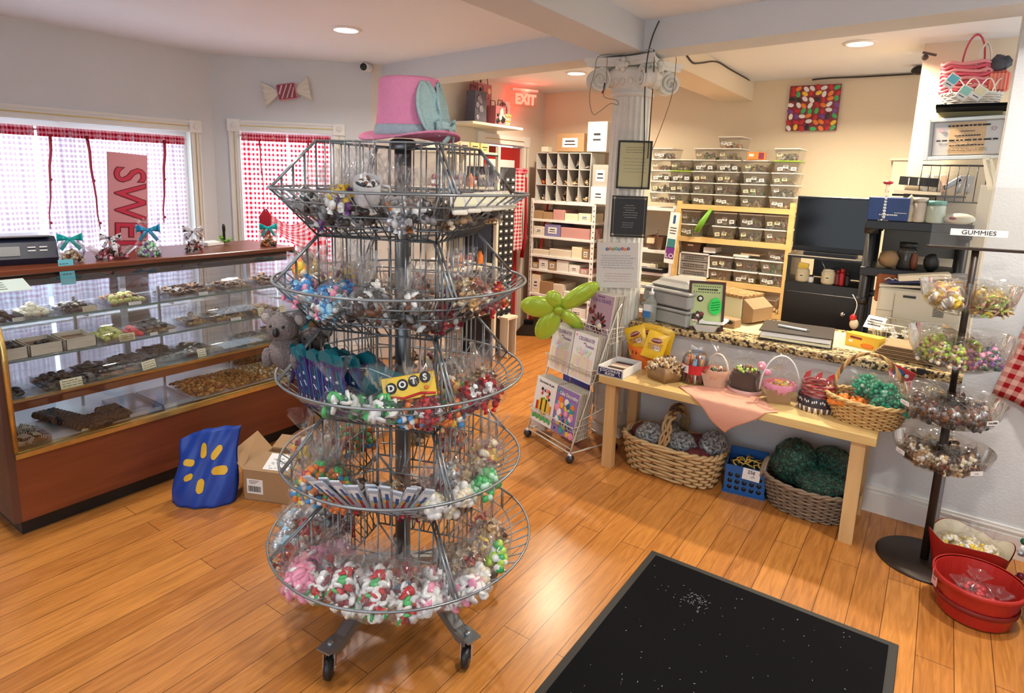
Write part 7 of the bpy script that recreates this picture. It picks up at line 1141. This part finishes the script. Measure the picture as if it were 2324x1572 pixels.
# oval honey wicker basket with tall handle, orange and green bags
wk = thing('wicker_basket', 'honey oval wicker basket with tall handle at the right end of the table', 'basket', (-.185, 3.185, TT2), rz=rad(-10)); wicker(MB(*W3m), .125, .085, .175, .125, .115, 13, 34, .0036, e=2.1, amp=.004).build('woven_body', wk)
mb = MB(*W3m); [mb.m(k % 3).tube([V((.012*cos(t_*14+k*2.1), (.118)*cos(t_)+.004*sin(k*2.1+t_*14), .10+.235*sin(t_))) if False else V(((.150)*cos(t_)+.006*cos(t_*16+k*2.1), .006*sin(t_*16+k*2.1), .10+.225*sin(t_))) for t_ in [j*PI/40 for j in range(41)]], .0062, 6) for k in range(3)]; mb.build('braided_handle', wk)
for k in range(42): a_, q_ = rn.uniform(0, 6.28), rn.random()**.5; tag(put('orange_candy', (CP.get('oc') or CP.setdefault('oc', MB(pc('orange'), pc('gold')).ball((0, 0, 0), .015, 7, 5, sc=(1.3, .9, .8), jit=.1).mesh('oc'))), None, V((-.25, 3.15, TT2+.085))+V((cos(a_)*q_*.085, sin(a_)*q_*.06, .02*(1-q_)+.01*(k % 2))), rot=(rn.uniform(0, 6), rn.uniform(0, 6), 0)), 'orange candy piece in the honey wicker basket', 'candy', 'orange candies in the wicker basket')
grm = mat('green_beads', (.02, .40, .22), .3, coat=.3)
def beadbag(x, y, z, s, rot, label, m_=grm):
    t = thing('bead_candy_bag', label, 'candy bag', (x, y, z), rot=rot, scale=s); mb = MB(m_, pc('mint') if m_ is grm else m_); r3 = random.Random(int(x*999)); [mb.m(1 if r3.random() < .12 else 0).ball((lambda v: v*min(1, .045/max(v.length, .001)))(V((r3.gauss(0, .03), r3.gauss(0, .028), r3.gauss(0, .024)))), .0085, 6, 4) for _ in range(110)]; mb.build('filling', t); MB(film).lathe([(.01, -.05), (.055, -.035), (.066, 0), (.055, .035), (.018, .058), (.04, .085)], n=20, cap=False, smooth=False, wob=lambda i, z: 1+.09*sin(i*2.6)).build('clear_wrapper', t)
beadbag(-.20, 3.235, TT2+.155, 1.15, (.3, -.3, 0), 'bag of green beads at the left inside the wicker basket'); beadbag(-.125, 3.19, TT2+.15, 1.2, (.2, .5, 1), 'bag of green beads in the middle of the wicker basket'); beadbag(-.045, 3.15, TT2+.12, 1.1, (.2, 1.2, 0), 'bag of green beads hanging over the right rim of the wicker basket'); beadbag(-.125, 3.13, TT2+.10, .95, (.8, .5, 1), 'bag of green beads low at the front of the wicker basket')
tag(MB(pc('red'), blum, paperw).box((0, 0, 0), (.10, .012, .06), bev=.003).m(1).ball((-.015, -.007, 0), .024, 10, 5, sc=(1.1, .15, .8)).m(2).ball((.02, -.008, .0), .010, 8, 4, sc=(1, .15, 1)).build('foil_packet', None, (-.07, 3.30, TT2+.225), rot=(-.3, .35, .1)), 'red and blue foil packet behind the handle of the wicker basket', 'candy packet')
# peach cloth under the baskets, hanging over the front edge in a point
clm = mat('peach_cloth', (.80, .40, .28), .9, bump=.25, bscale=250, trans=.1); A0, A1, A2, A3 = V((-1.04, 3.09)), V((-.53, 3.04)), V((-.755, 2.835)), V((-.78, 3.36))
def cloth(u, v):
    p = A0.lerp(A2, u).lerp(A3.lerp(A1, u), v) if False else (A0*(1-u)*(1-v)+A2*u*(1-v)+A3*(1-u)*v+A1*u*v); y = p.y; z = TT2+.0035+.0022*sin(u*17+v*9)
    if y < 2.995: d_ = 2.995-y; return (p.x+.010*sin(d_*40), 2.993-.006-.010*sin(d_*22), TT2+.003-d_*.92)
    return (p.x, y, z)
tag(MB(clm).sheet(cloth, 44, 44).build('table_cloth', thick=.002), 'peach cloth napkin hanging in a point over the front of the table', 'cloth')
# ================================================================== UNDER THE TABLE
b1 = thing('wicker_basket', 'long pale wicker basket with a twisted handle on the floor under the table', 'basket', (-1.075, 3.20, 0), rz=rad(-2)); wicker(MB(W1m[2], W1m[1], W1m[2]), .235, .115, .275, .155, .19, 10, 30, .0055, e=3.2, amp=.007, z0=.002).build('woven_body', b1)
mb = MB(W1m[0], mat('wicker_burnt', (.10, .055, .03), .7)); [mb.m(0).tube([V((s*.014+.012*cos(t_*9+k*2.1), .15*cos(t_)+.0*k, .18+.20*sin(t_)+.010*sin(t_*9+k*2.1))) for t_ in [j*PI/30 for j in range(31)]], .008, 6) for k in range(2) for s in (-1, 1)]; mb.m(1).tube([V((.016*cos(t_*30), .15*cos(t_), .18+.20*sin(t_)+.016*sin(t_*30))) for t_ in [PI*.32+j*PI*.36/40 for j in range(41)]], .009, 6); mb.build('twisted_handle', b1)
shred = spots('silver_shreds', (.35, .38, .40), [(.62, .66, .68), (.16, .17, .19), (.8, .82, .82), (.25, .27, .30), (.5, .52, .5)], 7, .3); shredr = spots('crimson_shreds', (.25, .02, .04), [(.38, .05, .07), (.16, .01, .02), (.3, .03, .05)], 9, .35)
shg = spots('green_shreds', (.008, .085, .055), [(.012, .12, .08), (.004, .04, .03), (.02, .18, .12), (.006, .06, .045)], 11, .25)
def shredbag(x, y, z, s, m_, label, rot=(0, 0, 0)):
    t = thing('shred_bag', label, 'bag', (x, y, z), rot=rot); mb = MB(m_); random.seed(int(abs(x)*1000)); mb.ball((0, 0, 0), 1, 22, 14, jit=.10); o = mb.build('filling', t, scale=s); MB(clear('taut_film', (.97, .97, .97), .02, .12, crinkle=14, fres=.55)).ball((0, 0, 0), 1.06, 20, 14, jit=.03).build('clear_wrapper', t, scale=s)
for i, (x, y, z, s, m_, lb) in enumerate(((-1.20, 3.17, .19, (.085, .08, .075), shred, 'silver shred bag at the left front of the long basket'), (-1.13, 3.26, .20, (.075, .07, .07), shred, 'silver shred bag behind the handle of the long basket'), (-1.02, 3.17, .19, (.08, .075, .07), shred, 'silver shred bag in the middle of the long basket'), (-.865, 3.22, .215, (.075, .07, .075), shred, 'silver shred bag at the right end of the long basket'), (-1.275, 3.24, .17, (.07, .07, .05), shredr, 'dark red shred bag at the left end of the long basket'), (-.955, 3.24, .18, (.07, .07, .06), shredr, 'dark red shred bag behind the middle of the long basket'), (-.92, 3.13, .155, (.08, .06, .05), shredr, 'dark red shred bag at the right front of the long basket'))): shredbag(x, y, z, s, m_, lb)
crt = thing('plastic_crate', 'small blue plastic crate with round holes and a 25 cent sign', 'crate', (-.69, 3.255, 0), rz=rad(8)); bl = mat('crate_blue', (.015, .11, .36), .4); cw3, cd3, ch3 = .195, .15, .155
mb = MB(bl, black)
for s in (-1, 1): mb.m(0).box((0, s*cd3/2, ch3/2), (cw3, .006, ch3)); mb.box((s*cw3/2, 0, ch3/2), (.006, cd3, ch3))
mb.box((0, 0, .004), (cw3+.02, cd3+.02, .008)); mb.box((0, cd3/2, ch3+.02), (cw3, .006, .05))
for j in range(3): [mb.m(1).lathe([(0, -.0005), (.012, -.0005), (.012, .0005), (0, .0005)], (-.072+.036*i, -cd3/2-.004, .035+.034*j), 14, rot=(PI/2, 0, 0), cap=False) for i in range(5)]
mb.build('crate_body', crt); sg2 = MB(paperw).box((.03, -cd3/2-.010, .125), (.085, .002, .06), rot=(-.08, .05, 0)).build('price_sign', crt); lettering('25¢', .026, ink, sg2, (.03, -cd3/2-.0125, .140), (PI/2-.08, -.05, 0)); lettering('each', .022, ink, sg2, (.028, -cd3/2-.0112, .115), (PI/2-.08, -.05, 0))
for k in range(14): tag(put('twist_tie', (CP.get('tt') or CP.setdefault('tt', MB(pc('gold'), pc('black')).tube([(-.03, 0, 0), (-.01, .01, .01), (.012, -.006, .012), (.03, .004, 0)], .004, 6).mesh('tt'))), None, (-.69+rn.uniform(-.07, .07), 3.255+rn.uniform(-.05, .05), .145+rn.uniform(0, .02)), rn.uniform(0, 6)), 'gold and black twisted piece in the blue crate', 'candy', 'gold and black pieces in the blue crate')
for k in range(2): MB(black).box((-.69, 3.255, .135-.002*k), (.16, .12, .01)).build('dark_layer', None, label='black tray insert lying in the blue crate', cat='tray') if k == 0 else None
b3 = thing('wicker_basket', 'dark grey wicker basket of green shred bags under the right end of the table', 'basket', (-.385, 3.245, 0), rz=rad(-4)); wicker(MB(*W2m), .175, .125, .215, .165, .155, 15, 34, .0042, e=2.2, amp=.005, z0=.002).build('woven_body', b3)
mb = MB(*W2m); [mb.m(2).tube([V((-.205-.012*cos(k), .075*cos(t_), .13+.065*sin(t_)+.010*k)) for t_ in [j*PI/12 for j in range(13)]], .008, 6) for k in range(3)]; mb.build('side_handle', b3)
for x, y, z, s, lb in ((-.46, 3.22, .235, (.105, .09, .125), 'large dark green shred bag standing at the left in the grey basket'), (-.335, 3.17, .19, (.12, .085, .07), 'dark green shred bag lying at the front of the grey basket'), (-.30, 3.29, .24, (.105, .08, .10), 'dark green shred bag at the back right of the grey basket')): shredbag(x, y, z, s, shg, lb, rot=(.1, .1, .2))
tag(MB(paperw, ink).box((0, 0, 0), (.075, .008, .115), bev=.003).m(1).box((0, -.0045, .022), (.004, .001, .01)).box((-.012, -.0045, .022), (.003, .001, .012)).build('wall_outlet', None, (-.74, 3.426, .38)), 'white electrical outlet on the counter wall below the cloth', 'outlet')
# ================================================================== MAGAZINE RACK
RK = Matrix.Translation((-1.974, 3.091, 0)) @ Matrix.Rotation(rad(-21.5), 4, 'Z'); rr_ = thing('magazine_rack', 'cream wire magazine rack on ball casters left of the table', 'rack', (-1.974, 3.091, 0), rz=rad(-21.5)); cwire = mat('cream_wire', (.66, .62, .52), .35, .3); RW, RD = .42, .34
mb = MB(cwire); 
for x in (0, RW): mb.tube([(x, 0, .05), (x, .02, .12), (x, .30, .86), (x, .33, .90)], .0055, 7); mb.tube([(x, RD, .05), (x, .30, .86)], .005, 7); mb.cyl((x, 0, .055), (x, RD, .055), .005, 7); mb.cyl((x, .05, .24), (x, RD-.005, .30), .004, 6); mb.cyl((x, .13, .45), (x, RD-.02, .47), .004, 6)
mb.cyl((0, 0, .055), (RW, 0, .055), .006, 7); mb.cyl((0, .012, .075), (RW, .012, .075), .004, 7); mb.cyl((0, RD, .055), (RW, RD, .055), .006, 7); mb.build('frame', rr_)
PK = [(.015, .115, .16), (.125, .435, .16), (.235, .665, .16)]     # pocket front y, floor z, depth
for y0, z0, dp in PK:
    mb = MB(cwire); n_ = 9
    for i in range(n_): x = RW*i/(n_-1); mb.tube([(x, y0+dp, z0+.02), (x, y0+.02, z0), (x, y0-.01, z0+.10)], .0018, 5)
    for k in range(4): mb.tube([(0, y0+dp*.8, z0+.02+.025*k), (0, y0+.02-.008*k, z0+.005+.028*k), (RW, y0+.02-.008*k, z0+.005+.028*k), (RW, y0+dp*.8, z0+.02+.025*k)], .0020 if k < 3 else .0034, 5)
    mb.build('pocket', rr_)
for x, y in ((0, 0), (RW, 0), (0, RD), (RW, RD)): MB(mat('caster_ball', (.02, .02, .02), .15, spec=.8), alum).ball((x, y, .026), .026, 14, 9).m(1).lathe([(.022, .038), (.012, .052), (.004, .06)], (x, y, 0), 12).build('ball_caster', rr_)
def cover(kind):
    mb = MB(paperw, mat('mag_edge', (.55, .50, .42), .8)); w2_, h2_ = .200, .275; mb.m(1).box((0, 0, h2_/2), (w2_, .006, h2_)); mb.m(0).box((0, -.0035, h2_/2), (w2_, .001, h2_)); return mb
def magazine(kind, x, k, label, n_):
    y0, z0, dp = PK[k]
    for i in range(n_-1, -1, -1):
        if i == 0: t = thing('magazine', label, 'magazine', RK @ V((x, y0+.006, z0+.006)), rot=(rad(-9), 0, rad(-21.5))); mb = cover(kind); mb.build('cover', t); deco(t, kind)
        else: put('magazine', MAGM, None, RK @ V((x+rn.uniform(-.003, .003), y0+.006+.0135*i, z0+.006)), rot=(rad(-9), 0, rad(-21.5)), label='magazine stacked behind the front copy of %s' % label[:0] + ['the bread bee cover', 'the cake cover', 'the left party cover', 'the right party cover', 'the chocolate cover'][kind], cat='magazine', group='magazines stacked behind the front copies %d' % kind if False else 'magazines behind ' + ['the bee cover', 'the cake cover', 'the left fondant cover', 'the right fondant cover', 'the chocolate cover'][kind])
MAGM = MB(mat('mag_white', (.62, .58, .50), .7), mat('mag_edge2', (.26, .22, .18), .8)).m(0).box((0, -.003, .137), (.198, .004, .274)).m(1).box((0, .002, .137), (.198, .006, .274)).mesh('magazine')
def deco(t, kind):
    F_ = (PI/2, 0, 0); y = -.0048; r4 = random.Random(kind)
    if kind in (2, 3):
        MB(pc('pink')).ball((-.082, y, .258), .008, 8, 4, sc=(1, .15, 1)).build('emblem', t); vi = mat('mag_violet', (.20, .12, .30), .5); lettering('CELEBRATE!', .030, vi, t, (.012, y, .244), F_, 'heading', sx=.86); lettering('with', .013, vi, t, (.0, y, .222), F_, 'heading'); lettering('Fondant', .026, vi, t, (.045, y, .210), F_, 'heading', sx=.85)
        mb = MB(*[mat('pastel_'+c, tuple(.45+.45*v for v in PAL[c]), .5) for c in ('yellow', 'pink', 'sky', 'lime')]); [mb.m((0, 0, 1, 0)[i % 4]).box((-.075+.022*i, y, .075-.000*i), (.016, .001, .13)) for i in range(8)]; [mb.m(1+i % 3).ball((r4.uniform(-.06, .06), y, .155+r4.uniform(-.02, .03)), r4.uniform(.008, .016), 8, 4, sc=(1, .08, 1)) for i in range(22)]; mb.build('cover_picture', t)
    elif kind == 0:
        lettering('Decoracion de pan', .022, ink, t, (0, y, .252), F_, 'heading', sx=.86); mb = MB(pc('yellow'), ink, pc('red'), pc('orange'), pc('green'), pc('pink'), paperw); mb.m(0).ball((0, y, .11), .055, 16, 6, sc=(1.1, .04, 1)); [mb.m(1).box((dx, y-.002, .11), (.012, .002, .09)) for dx in (-.02, .025)]; [mb.m(1+i % 5).ball((r4.uniform(-.06, .06), y-.001, .18+r4.uniform(-.03, .035)), r4.uniform(.007, .013), 8, 4, sc=(1, .1, 1)) for i in range(16)]; [mb.m(4).ball((-.085+.02*i, y-.001, .03+.008*(i % 2)), .014, 7, 4, sc=(1, .1, 1)) for i in range(9)]; mb.m(2).box((-.06, y-.0015, .1), (.02, .002, .06)).m(3).box((.07, y-.0015, .1), (.012, .002, .06)); mb.build('cover_picture', t)
    elif kind == 1:
        mb = MB(mat('mag_lilac', (.28, .18, .45), .5), pc('pink'), pc('orange'), paperw, pc('teal'), pc('yellow'), blum); mb.m(0).box((0, y, .1375), (.198, .001, .273)); [mb.m(1+(i % 6)).ball((r4.uniform(-.085, .085), y-.001, r4.uniform(.02, .20)), r4.uniform(.010, .026), 8, 4, sc=(1, .05, 1)) for i in range(44)]; mb.m(4).ball((-.08, y-.001, .25), .014, 8, 4, sc=(1, .1, 1)); mb.build('cover_picture', t); lettering('Cake Decorating', .030, paperw, t, (.012, y-.003, .240), F_, 'heading', sx=.80, bold=.0006)
    else:
        mb = MB(mat('mag_mauve', (.42, .28, .34), .5), pc('maroon'), chocs[0], pc('cream'), pc('pink')); mb.m(0).box((0, y, .1375), (.198, .001, .273)); [mb.m(1 if i % 2 else 2).ball((.045*cos(i*.45)-.0, y-.001, .10+.045*sin(i*.45)), .022, 9, 5, sc=(1.1, .05, .45), rot=(0, -i*.45, 0)) for i in range(14)]; mb.m(3).ball((.015, y-.002, .085), .020, 10, 5, sc=(1, .06, 1)); [mb.m(1).ball((-.07+r4.uniform(-.02, .02), y-.001, .17+r4.uniform(-.02, .03)), .014, 8, 4, sc=(1, .08, 1)) for i in range(5)]; mb.build('cover_picture', t); vi = mat('mag_violet', (.20, .12, .30), .5); lettering('MAKING', .016, vi, t, (-.01, y-.002, .258), F_, 'heading'); lettering('CHOCOLATE', .030, vi, t, (0, y-.002, .235), F_, 'heading', sx=.86)
magazine(0, .105, 0, 'front magazine with a yellow bee loaf in the bottom left pocket', 7); magazine(1, .312, 0, 'front purple cake decorating magazine in the bottom right pocket', 8); magazine(2, .105, 1, 'front white fondant magazine in the middle left pocket', 6); magazine(3, .312, 1, 'front white fondant magazine in the middle right pocket', 8); magazine(4, .315, 2, 'front chocolate magazine in the top right pocket', 7)
# green foil flower balloon on the rack
lf = mat('lime_foil', (.42, .62, .05), .22, .15, coat=.5); fl = thing('flower_balloon', 'large lime green foil flower balloon standing above the magazine rack', 'balloon', RK @ V((.09, .13, .825)), rot=(rad(8), 0, rad(30))); MB(mat('lime_foil_core', (.34, .50, .03), .25, .2, coat=.5)).ball((0, -.03, 0), .028, 16, 9, sc=(1, .7, 1)).build('centre', fl)
for a_, L2, wd_ in ((37, .27, .055), (-38, .19, .040), (-120, .22, .066), (176, .22, .068), (118, .12, .05)): a_ = rad(a_); q_ = V((cos(a_), 0, sin(a_))); MB(lf).ball(q_*L2*.56, 1, 20, 11, sc=(L2*.50, .026, wd_), rot=(0, -a_, 0)).build('petal', fl)
MB(clear('balloon_stick', (.9, .92, .9), .1)).cyl((0, 0, 0), (.02, .02, -.28), .005, 8).build('stem', fl)
p = RK @ V((-.05, .30, 0)); tag(MB(mat('blue_card', (.02, .05, .35), .5)).box((0, 0, .24), (.26, .012, .46)).build('blue_board', None, (p.x+.07, p.y+.06, 0), rad(-21.5)), 'royal blue board standing behind the magazine rack', 'board'); tag(MB(paperw).box((0, 0, .10), (.10, .10, .13)).build('white_box', None, (p.x-.03, p.y-.18, .0)), 'small white box sticking out left of the magazine rack', 'box')
# ================================================================== RIGHT: four-bowl acrylic stand
RX, RY = .118, 3.085; brown = mat('bronze_pole', (.035, .022, .016), .45, .3); rs = thing('bowl_stand', 'brown pole stand with four clear round candy bowls and a GUMMIES sign', 'display stand', (RX, RY, 0))
MB(brown).lathe([(.185, 0), (.185, .006), (.18, .010), (.03, .012)], n=48).lathe([(.016, .01), (.016, .78)], n=16).lathe([(.0125, .78), (.0125, 1.372)], n=16).build('pole', rs)
abowl = clear('bowl_acrylic', (.965, .96, .94), .06, .03, fres=.7)
BWL = [(.545, .105, .182), (.760, .125, .190), (1.03, .155, .190), (1.235, .13, .172)]   # rim height, depth, radius
for z, d_, r_ in BWL:
    MB(abowl).lathe([(.02, z-d_), (r_*.45, z-d_*.97), (r_*.75, z-d_*.78), (r_*.93, z-d_*.42), (r_, z)], n=44, cap=False).lathe([(r_*.995, z-.002), (r_*1.012, z), (r_*.995, z+.003)], n=44, cap=False).build('bowl', rs)
    for a_ in (20, 110, 200, 290): MB(abowl).xf(Matrix.Rotation(rad(a_), 4, 'Z')).prism([(.02, 0, z-d_+.004), (r_*.72, 0, z-d_*.76), (r_*.9, 0, z-d_*.4), (r_*.97, 0, z), (.02, 0, z)], (0, .002, 0)).build('divider', rs)
    MB(abowl).lathe([(.024, z-d_), (.024, z+.004)], n=20, cap=False).build('sleeve', rs)
MB(abowl).box((.0, 0, 1.50), (.32, .003, .24)).build('sign_panel', rs); MB(brown).box((.0, 0, 1.376), (.33, .045, .010)).build('sign_foot', rs); lb_ = MB(paperw).box((.0, -.003, 1.44), (.19, .002, .026)).build('sign_label', rs); lettering('GUMMIES', .024, ink, lb_, (0, -.0045, 1.44), (PI/2, 0, 0), sx=1.15)
for i in rs.children: 
    if i.name.startswith('sign_'): i.rotation_euler = (0, 0, rad(12)); i.location.x = .0
gum = lambda key, cols, shape, r_=.012, n=30: bag_mesh(key, cols, shape, int(n*1.5), r_, R=.046, h=.08, tall=.006, seed=len(BAGS))
gum('g1', ['cream', 'peach', 'yellow', 'white'], 'disc', .016, 26); gum('g2', ['gold', 'brown', 'lime', 'tan'], 'strip', .012, 30); gum('g3', ['cream', 'grey', 'tan', 'lime', 'brown'], 'ball', .009, 70); gum('g4', ['purple', 'pink', 'grey', 'dkgreen'], 'ball', .010, 60); gum('g5', ['black', 'grey', 'brown', 'silver'], 'chunk', .012, 40); gum('g6', ['choc', 'brown', 'cream', 'tan'], 'chunk', .014, 30); gum('g7', ['tan', 'cream', 'white'], 'wrap', .014, 20)
PLC = [([('g6', 200), ('g7', 235), ('g6', 265), ('g6', 300), ('g6', 335), ('g5', 20), ('g6', 60), ('g7', 110), ('g6', 155)], 'lowest', 'dark chocolates and toffees'), ([('g5', 200), ('g5', 235), ('g5', 268), ('g5', 300), ('g5', 335), ('g6', 15), ('g5', 60), ('g7', 120), ('g5', 160)], 'second lowest', 'black candies'), ([('g3', 200), ('g3', 232), ('g3', 262), ('g4', 298), ('g4', 332), ('g5', 10), ('g5', 60), ('g3', 115), ('g3', 158)], 'second highest', 'small round candies'), ([('g1', 200), ('g1', 235), ('g2', 300), ('g2', 335), ('g2', 15), ('g2', 60), ('g1', 120), ('g1', 160)], 'highest', 'gummies')]
for (z, d_, r_), (its, nm_, ds_) in zip(BWL, PLC):
    for i, (key, a_) in enumerate(its): a2 = rad(a_+4); bag(key, (RX+cos(a2)*r_*.58, RY+sin(a2)*r_*.58, z-d_*.84+.006), 'clear bag of %s in the %s bowl of the pole stand' % (ds_, nm_), rot=(rb.uniform(-.2, .2), rb.uniform(-.2, .2), rb.uniform(0, 6)), group='bags in the %s bowl of the pole stand' % nm_, scale=1.12 if z > .6 else .98)
for i, (z, r_, a_, tx, lb) in enumerate(((.725, .196, 215, '', 'white'), (.715, .192, 318, 'THUMBS', 'white'), (.51, .183, 215, '', 'white'), (.50, .180, 312, '', 'white'))): a2 = rad(a_); t = put('bowl_label', MB(paperw).box((0, 0, 0), (.055, .0015, .018)).mesh('l'), rs, (cos(a2)*r_*.97, sin(a2)*r_*.97, z), rad(a_)+PI/2); lettering(tx or 'SWEETS'[:0]+'-----', .012, ink, t, (0, -.0012, 0), (PI/2, 0, 0), sx=1)
# ================================================================== RIGHT CORNER
redw = mat('red_stained_wood', (.42, .018, .012), .4, var=.2, vscale=10); bu = thing('bushel_basket', 'round red wooden bushel basket with a pink tag on the floor', 'basket', (.285, 2.795, 0)); mb = MB(redw); mb.lathe([(.112, .004), (.118, .01), (.142, .15), (.138, .15), (.112, .012)], n=48, cap=True, smooth=False, wob=lambda i, z: 1-(.012 if i % 4 == 0 else 0)); mb.build('slatted_wall', bu); MB(mat('red_dark_hoop', (.20, .01, .008), .5)).lathe([(.128, .06), (.134, .062), (.136, .078), (.131, .08)], n=40, cap=False).build('hoop', bu, thick=.002); MB(redw).lathe([(.143, .135), (.149, .137), (.149, .155), (.143, .156)], n=40, cap=False).build('hoop', bu, thick=.002)
tag(MB(mat('pink_tag', (.75, .40, .40), .5), ink).box((0, 0, 0), (.035, .002, .06)).m(1).box((0, -.0014, .008), (.022, .0006, .003)).box((0, -.0014, -.004), (.018, .0006, .003)).build('price_tag', bu, (-.137, -.055, .125), rot=(0, 0, rad(-65))), None)
bag_mesh('redg', ['red', 'orange', 'red', 'maroon'], 'ball', 40, .013, R=.06, h=.05, tall=.03, seed=77)
for i, (dx, dy) in enumerate(((-.05, -.03), (.05, -.035), (.0, .05))): bag('redg', (.285+dx, 2.795+dy, .045), ['bag of red candies at the left in the bushel basket', 'bag of red candies at the right in the bushel basket', 'bag of red candies at the back of the bushel basket'][i], rot=(.1, .1, i))
sc_ = thing('scalloped_box', 'red scalloped box lined in cream holding pale candy bags behind the bushel basket', 'box', (.262, 3.075, 0), rz=rad(-14)); mb = MB(redw)
def scal(u, v, o=0): x, y = selip(.112+.035*v+o, .075+.03*v+o, 2*PI*u, 3); return (x, y, .004+(.150+.028*abs(sin(2*PI*u*2+.6)))*v)
MB(redw).sheet(lambda u, v: scal(u, v), 64, 5).build('outer_wall', sc_); MB(pc('cream')).sheet(lambda u, v: scal(u, v, -.004), 64, 5).build('cream_lining', sc_); MB(redw).prism([(*selip(.11, .073, 2*PI*i/24, 3), .003) for i in range(24)], (0, 0, .004)).build('floor', sc_)
bag_mesh('crm', ['cream', 'yellow', 'cream', 'white'], 'chunk', 46, .013, R=.06, h=.06, tall=.04, seed=78)
for i, (dx, dy) in enumerate(((-.06, .0), (.06, .0), (0, .03), (.0, -.03))): bag('crm', (.262+dx, 3.075+dy-.0*i, .10), 'bag of pale yellow candies in the scalloped red box', rot=(.1*i, .1, i), group='pale candy bags in the scalloped red box')
gr = thing('checked_apron', 'dark red gingham apron cloth hanging at the right wall', 'cloth', (0, 0, 0)); gmt = gingham('crimson_gingham', (.30, .008, .012), (.62, .36, .30), 22)
def apr(u, v): z = 1.34-.60*v; x = .395-.13*v+u*.40; return (x, 3.345-.015*sin(u*14+2*v)*v-.02*v, z-.14*u*v)
MB(gmt).sheet(apr, 30, 20, uvf=lambda u, v: (u*.45*(.3+.7*v), v*.64)).build('cloth', gr, thick=.002)
fx_ = thing('candy_topiary', 'tall clear tube of red, green and silver wrapped candies at the right edge', 'candy display', (.515, 3.02, 0)); mb = MB(pc('red'), pc('dkgreen'), pc('silver'), pc('white'), pc('maroon')); r5 = random.Random(9); [mb.m(r5.randrange(5)).ball((r5.gauss(0, .035), r5.gauss(0, .03), r5.uniform(.06, .34)), .015, 7, 4, jit=.1) for _ in range(130)]; mb.build('candy_column', fx_); MB(film).lathe([(.07, .02), (.075, .2), (.065, .36), (.02, .40)], n=20, cap=False, smooth=False, wob=lambda i, z: 1+.07*sin(i*2.3)).build('clear_wrapper', fx_); MB(mat('grey_base', (.3, .3, .32), .5)).lathe([(.07, 0), (.07, .06)], n=20).build('base', fx_)
t = thing('grey_gift_box', 'grey-white box with candies beside the bushel basket at the right edge', 'box', (.54, 2.80, 0), rz=rad(10)); MB(mat('grey_white_box', (.45, .46, .48), .5)).box((0, 0, .07), (.17, .2, .14)).build('box_body', t); mb = MB(pc('white'), pc('silver')); pile(mb, None, 14, .07, .08, .04, .018, 'chunk', z0=.14, rn=random.Random(3)); mb.build('filling', t); MB(pine).box((-.06, -.02, .17), (.03, .14, .012), rot=(.1, .5, 0)).build('wooden_tongs', t)
# small object at the far left floor edge
tag(MB(paperw, ink).box((0, 0, 0), (.01, .10, .06)).m(1).box((.006, 0, 0), (.001, .06, .006)).build('wall_note', None, (-4.75, 0.4, 1.5)), 'x', 'note') if False else None
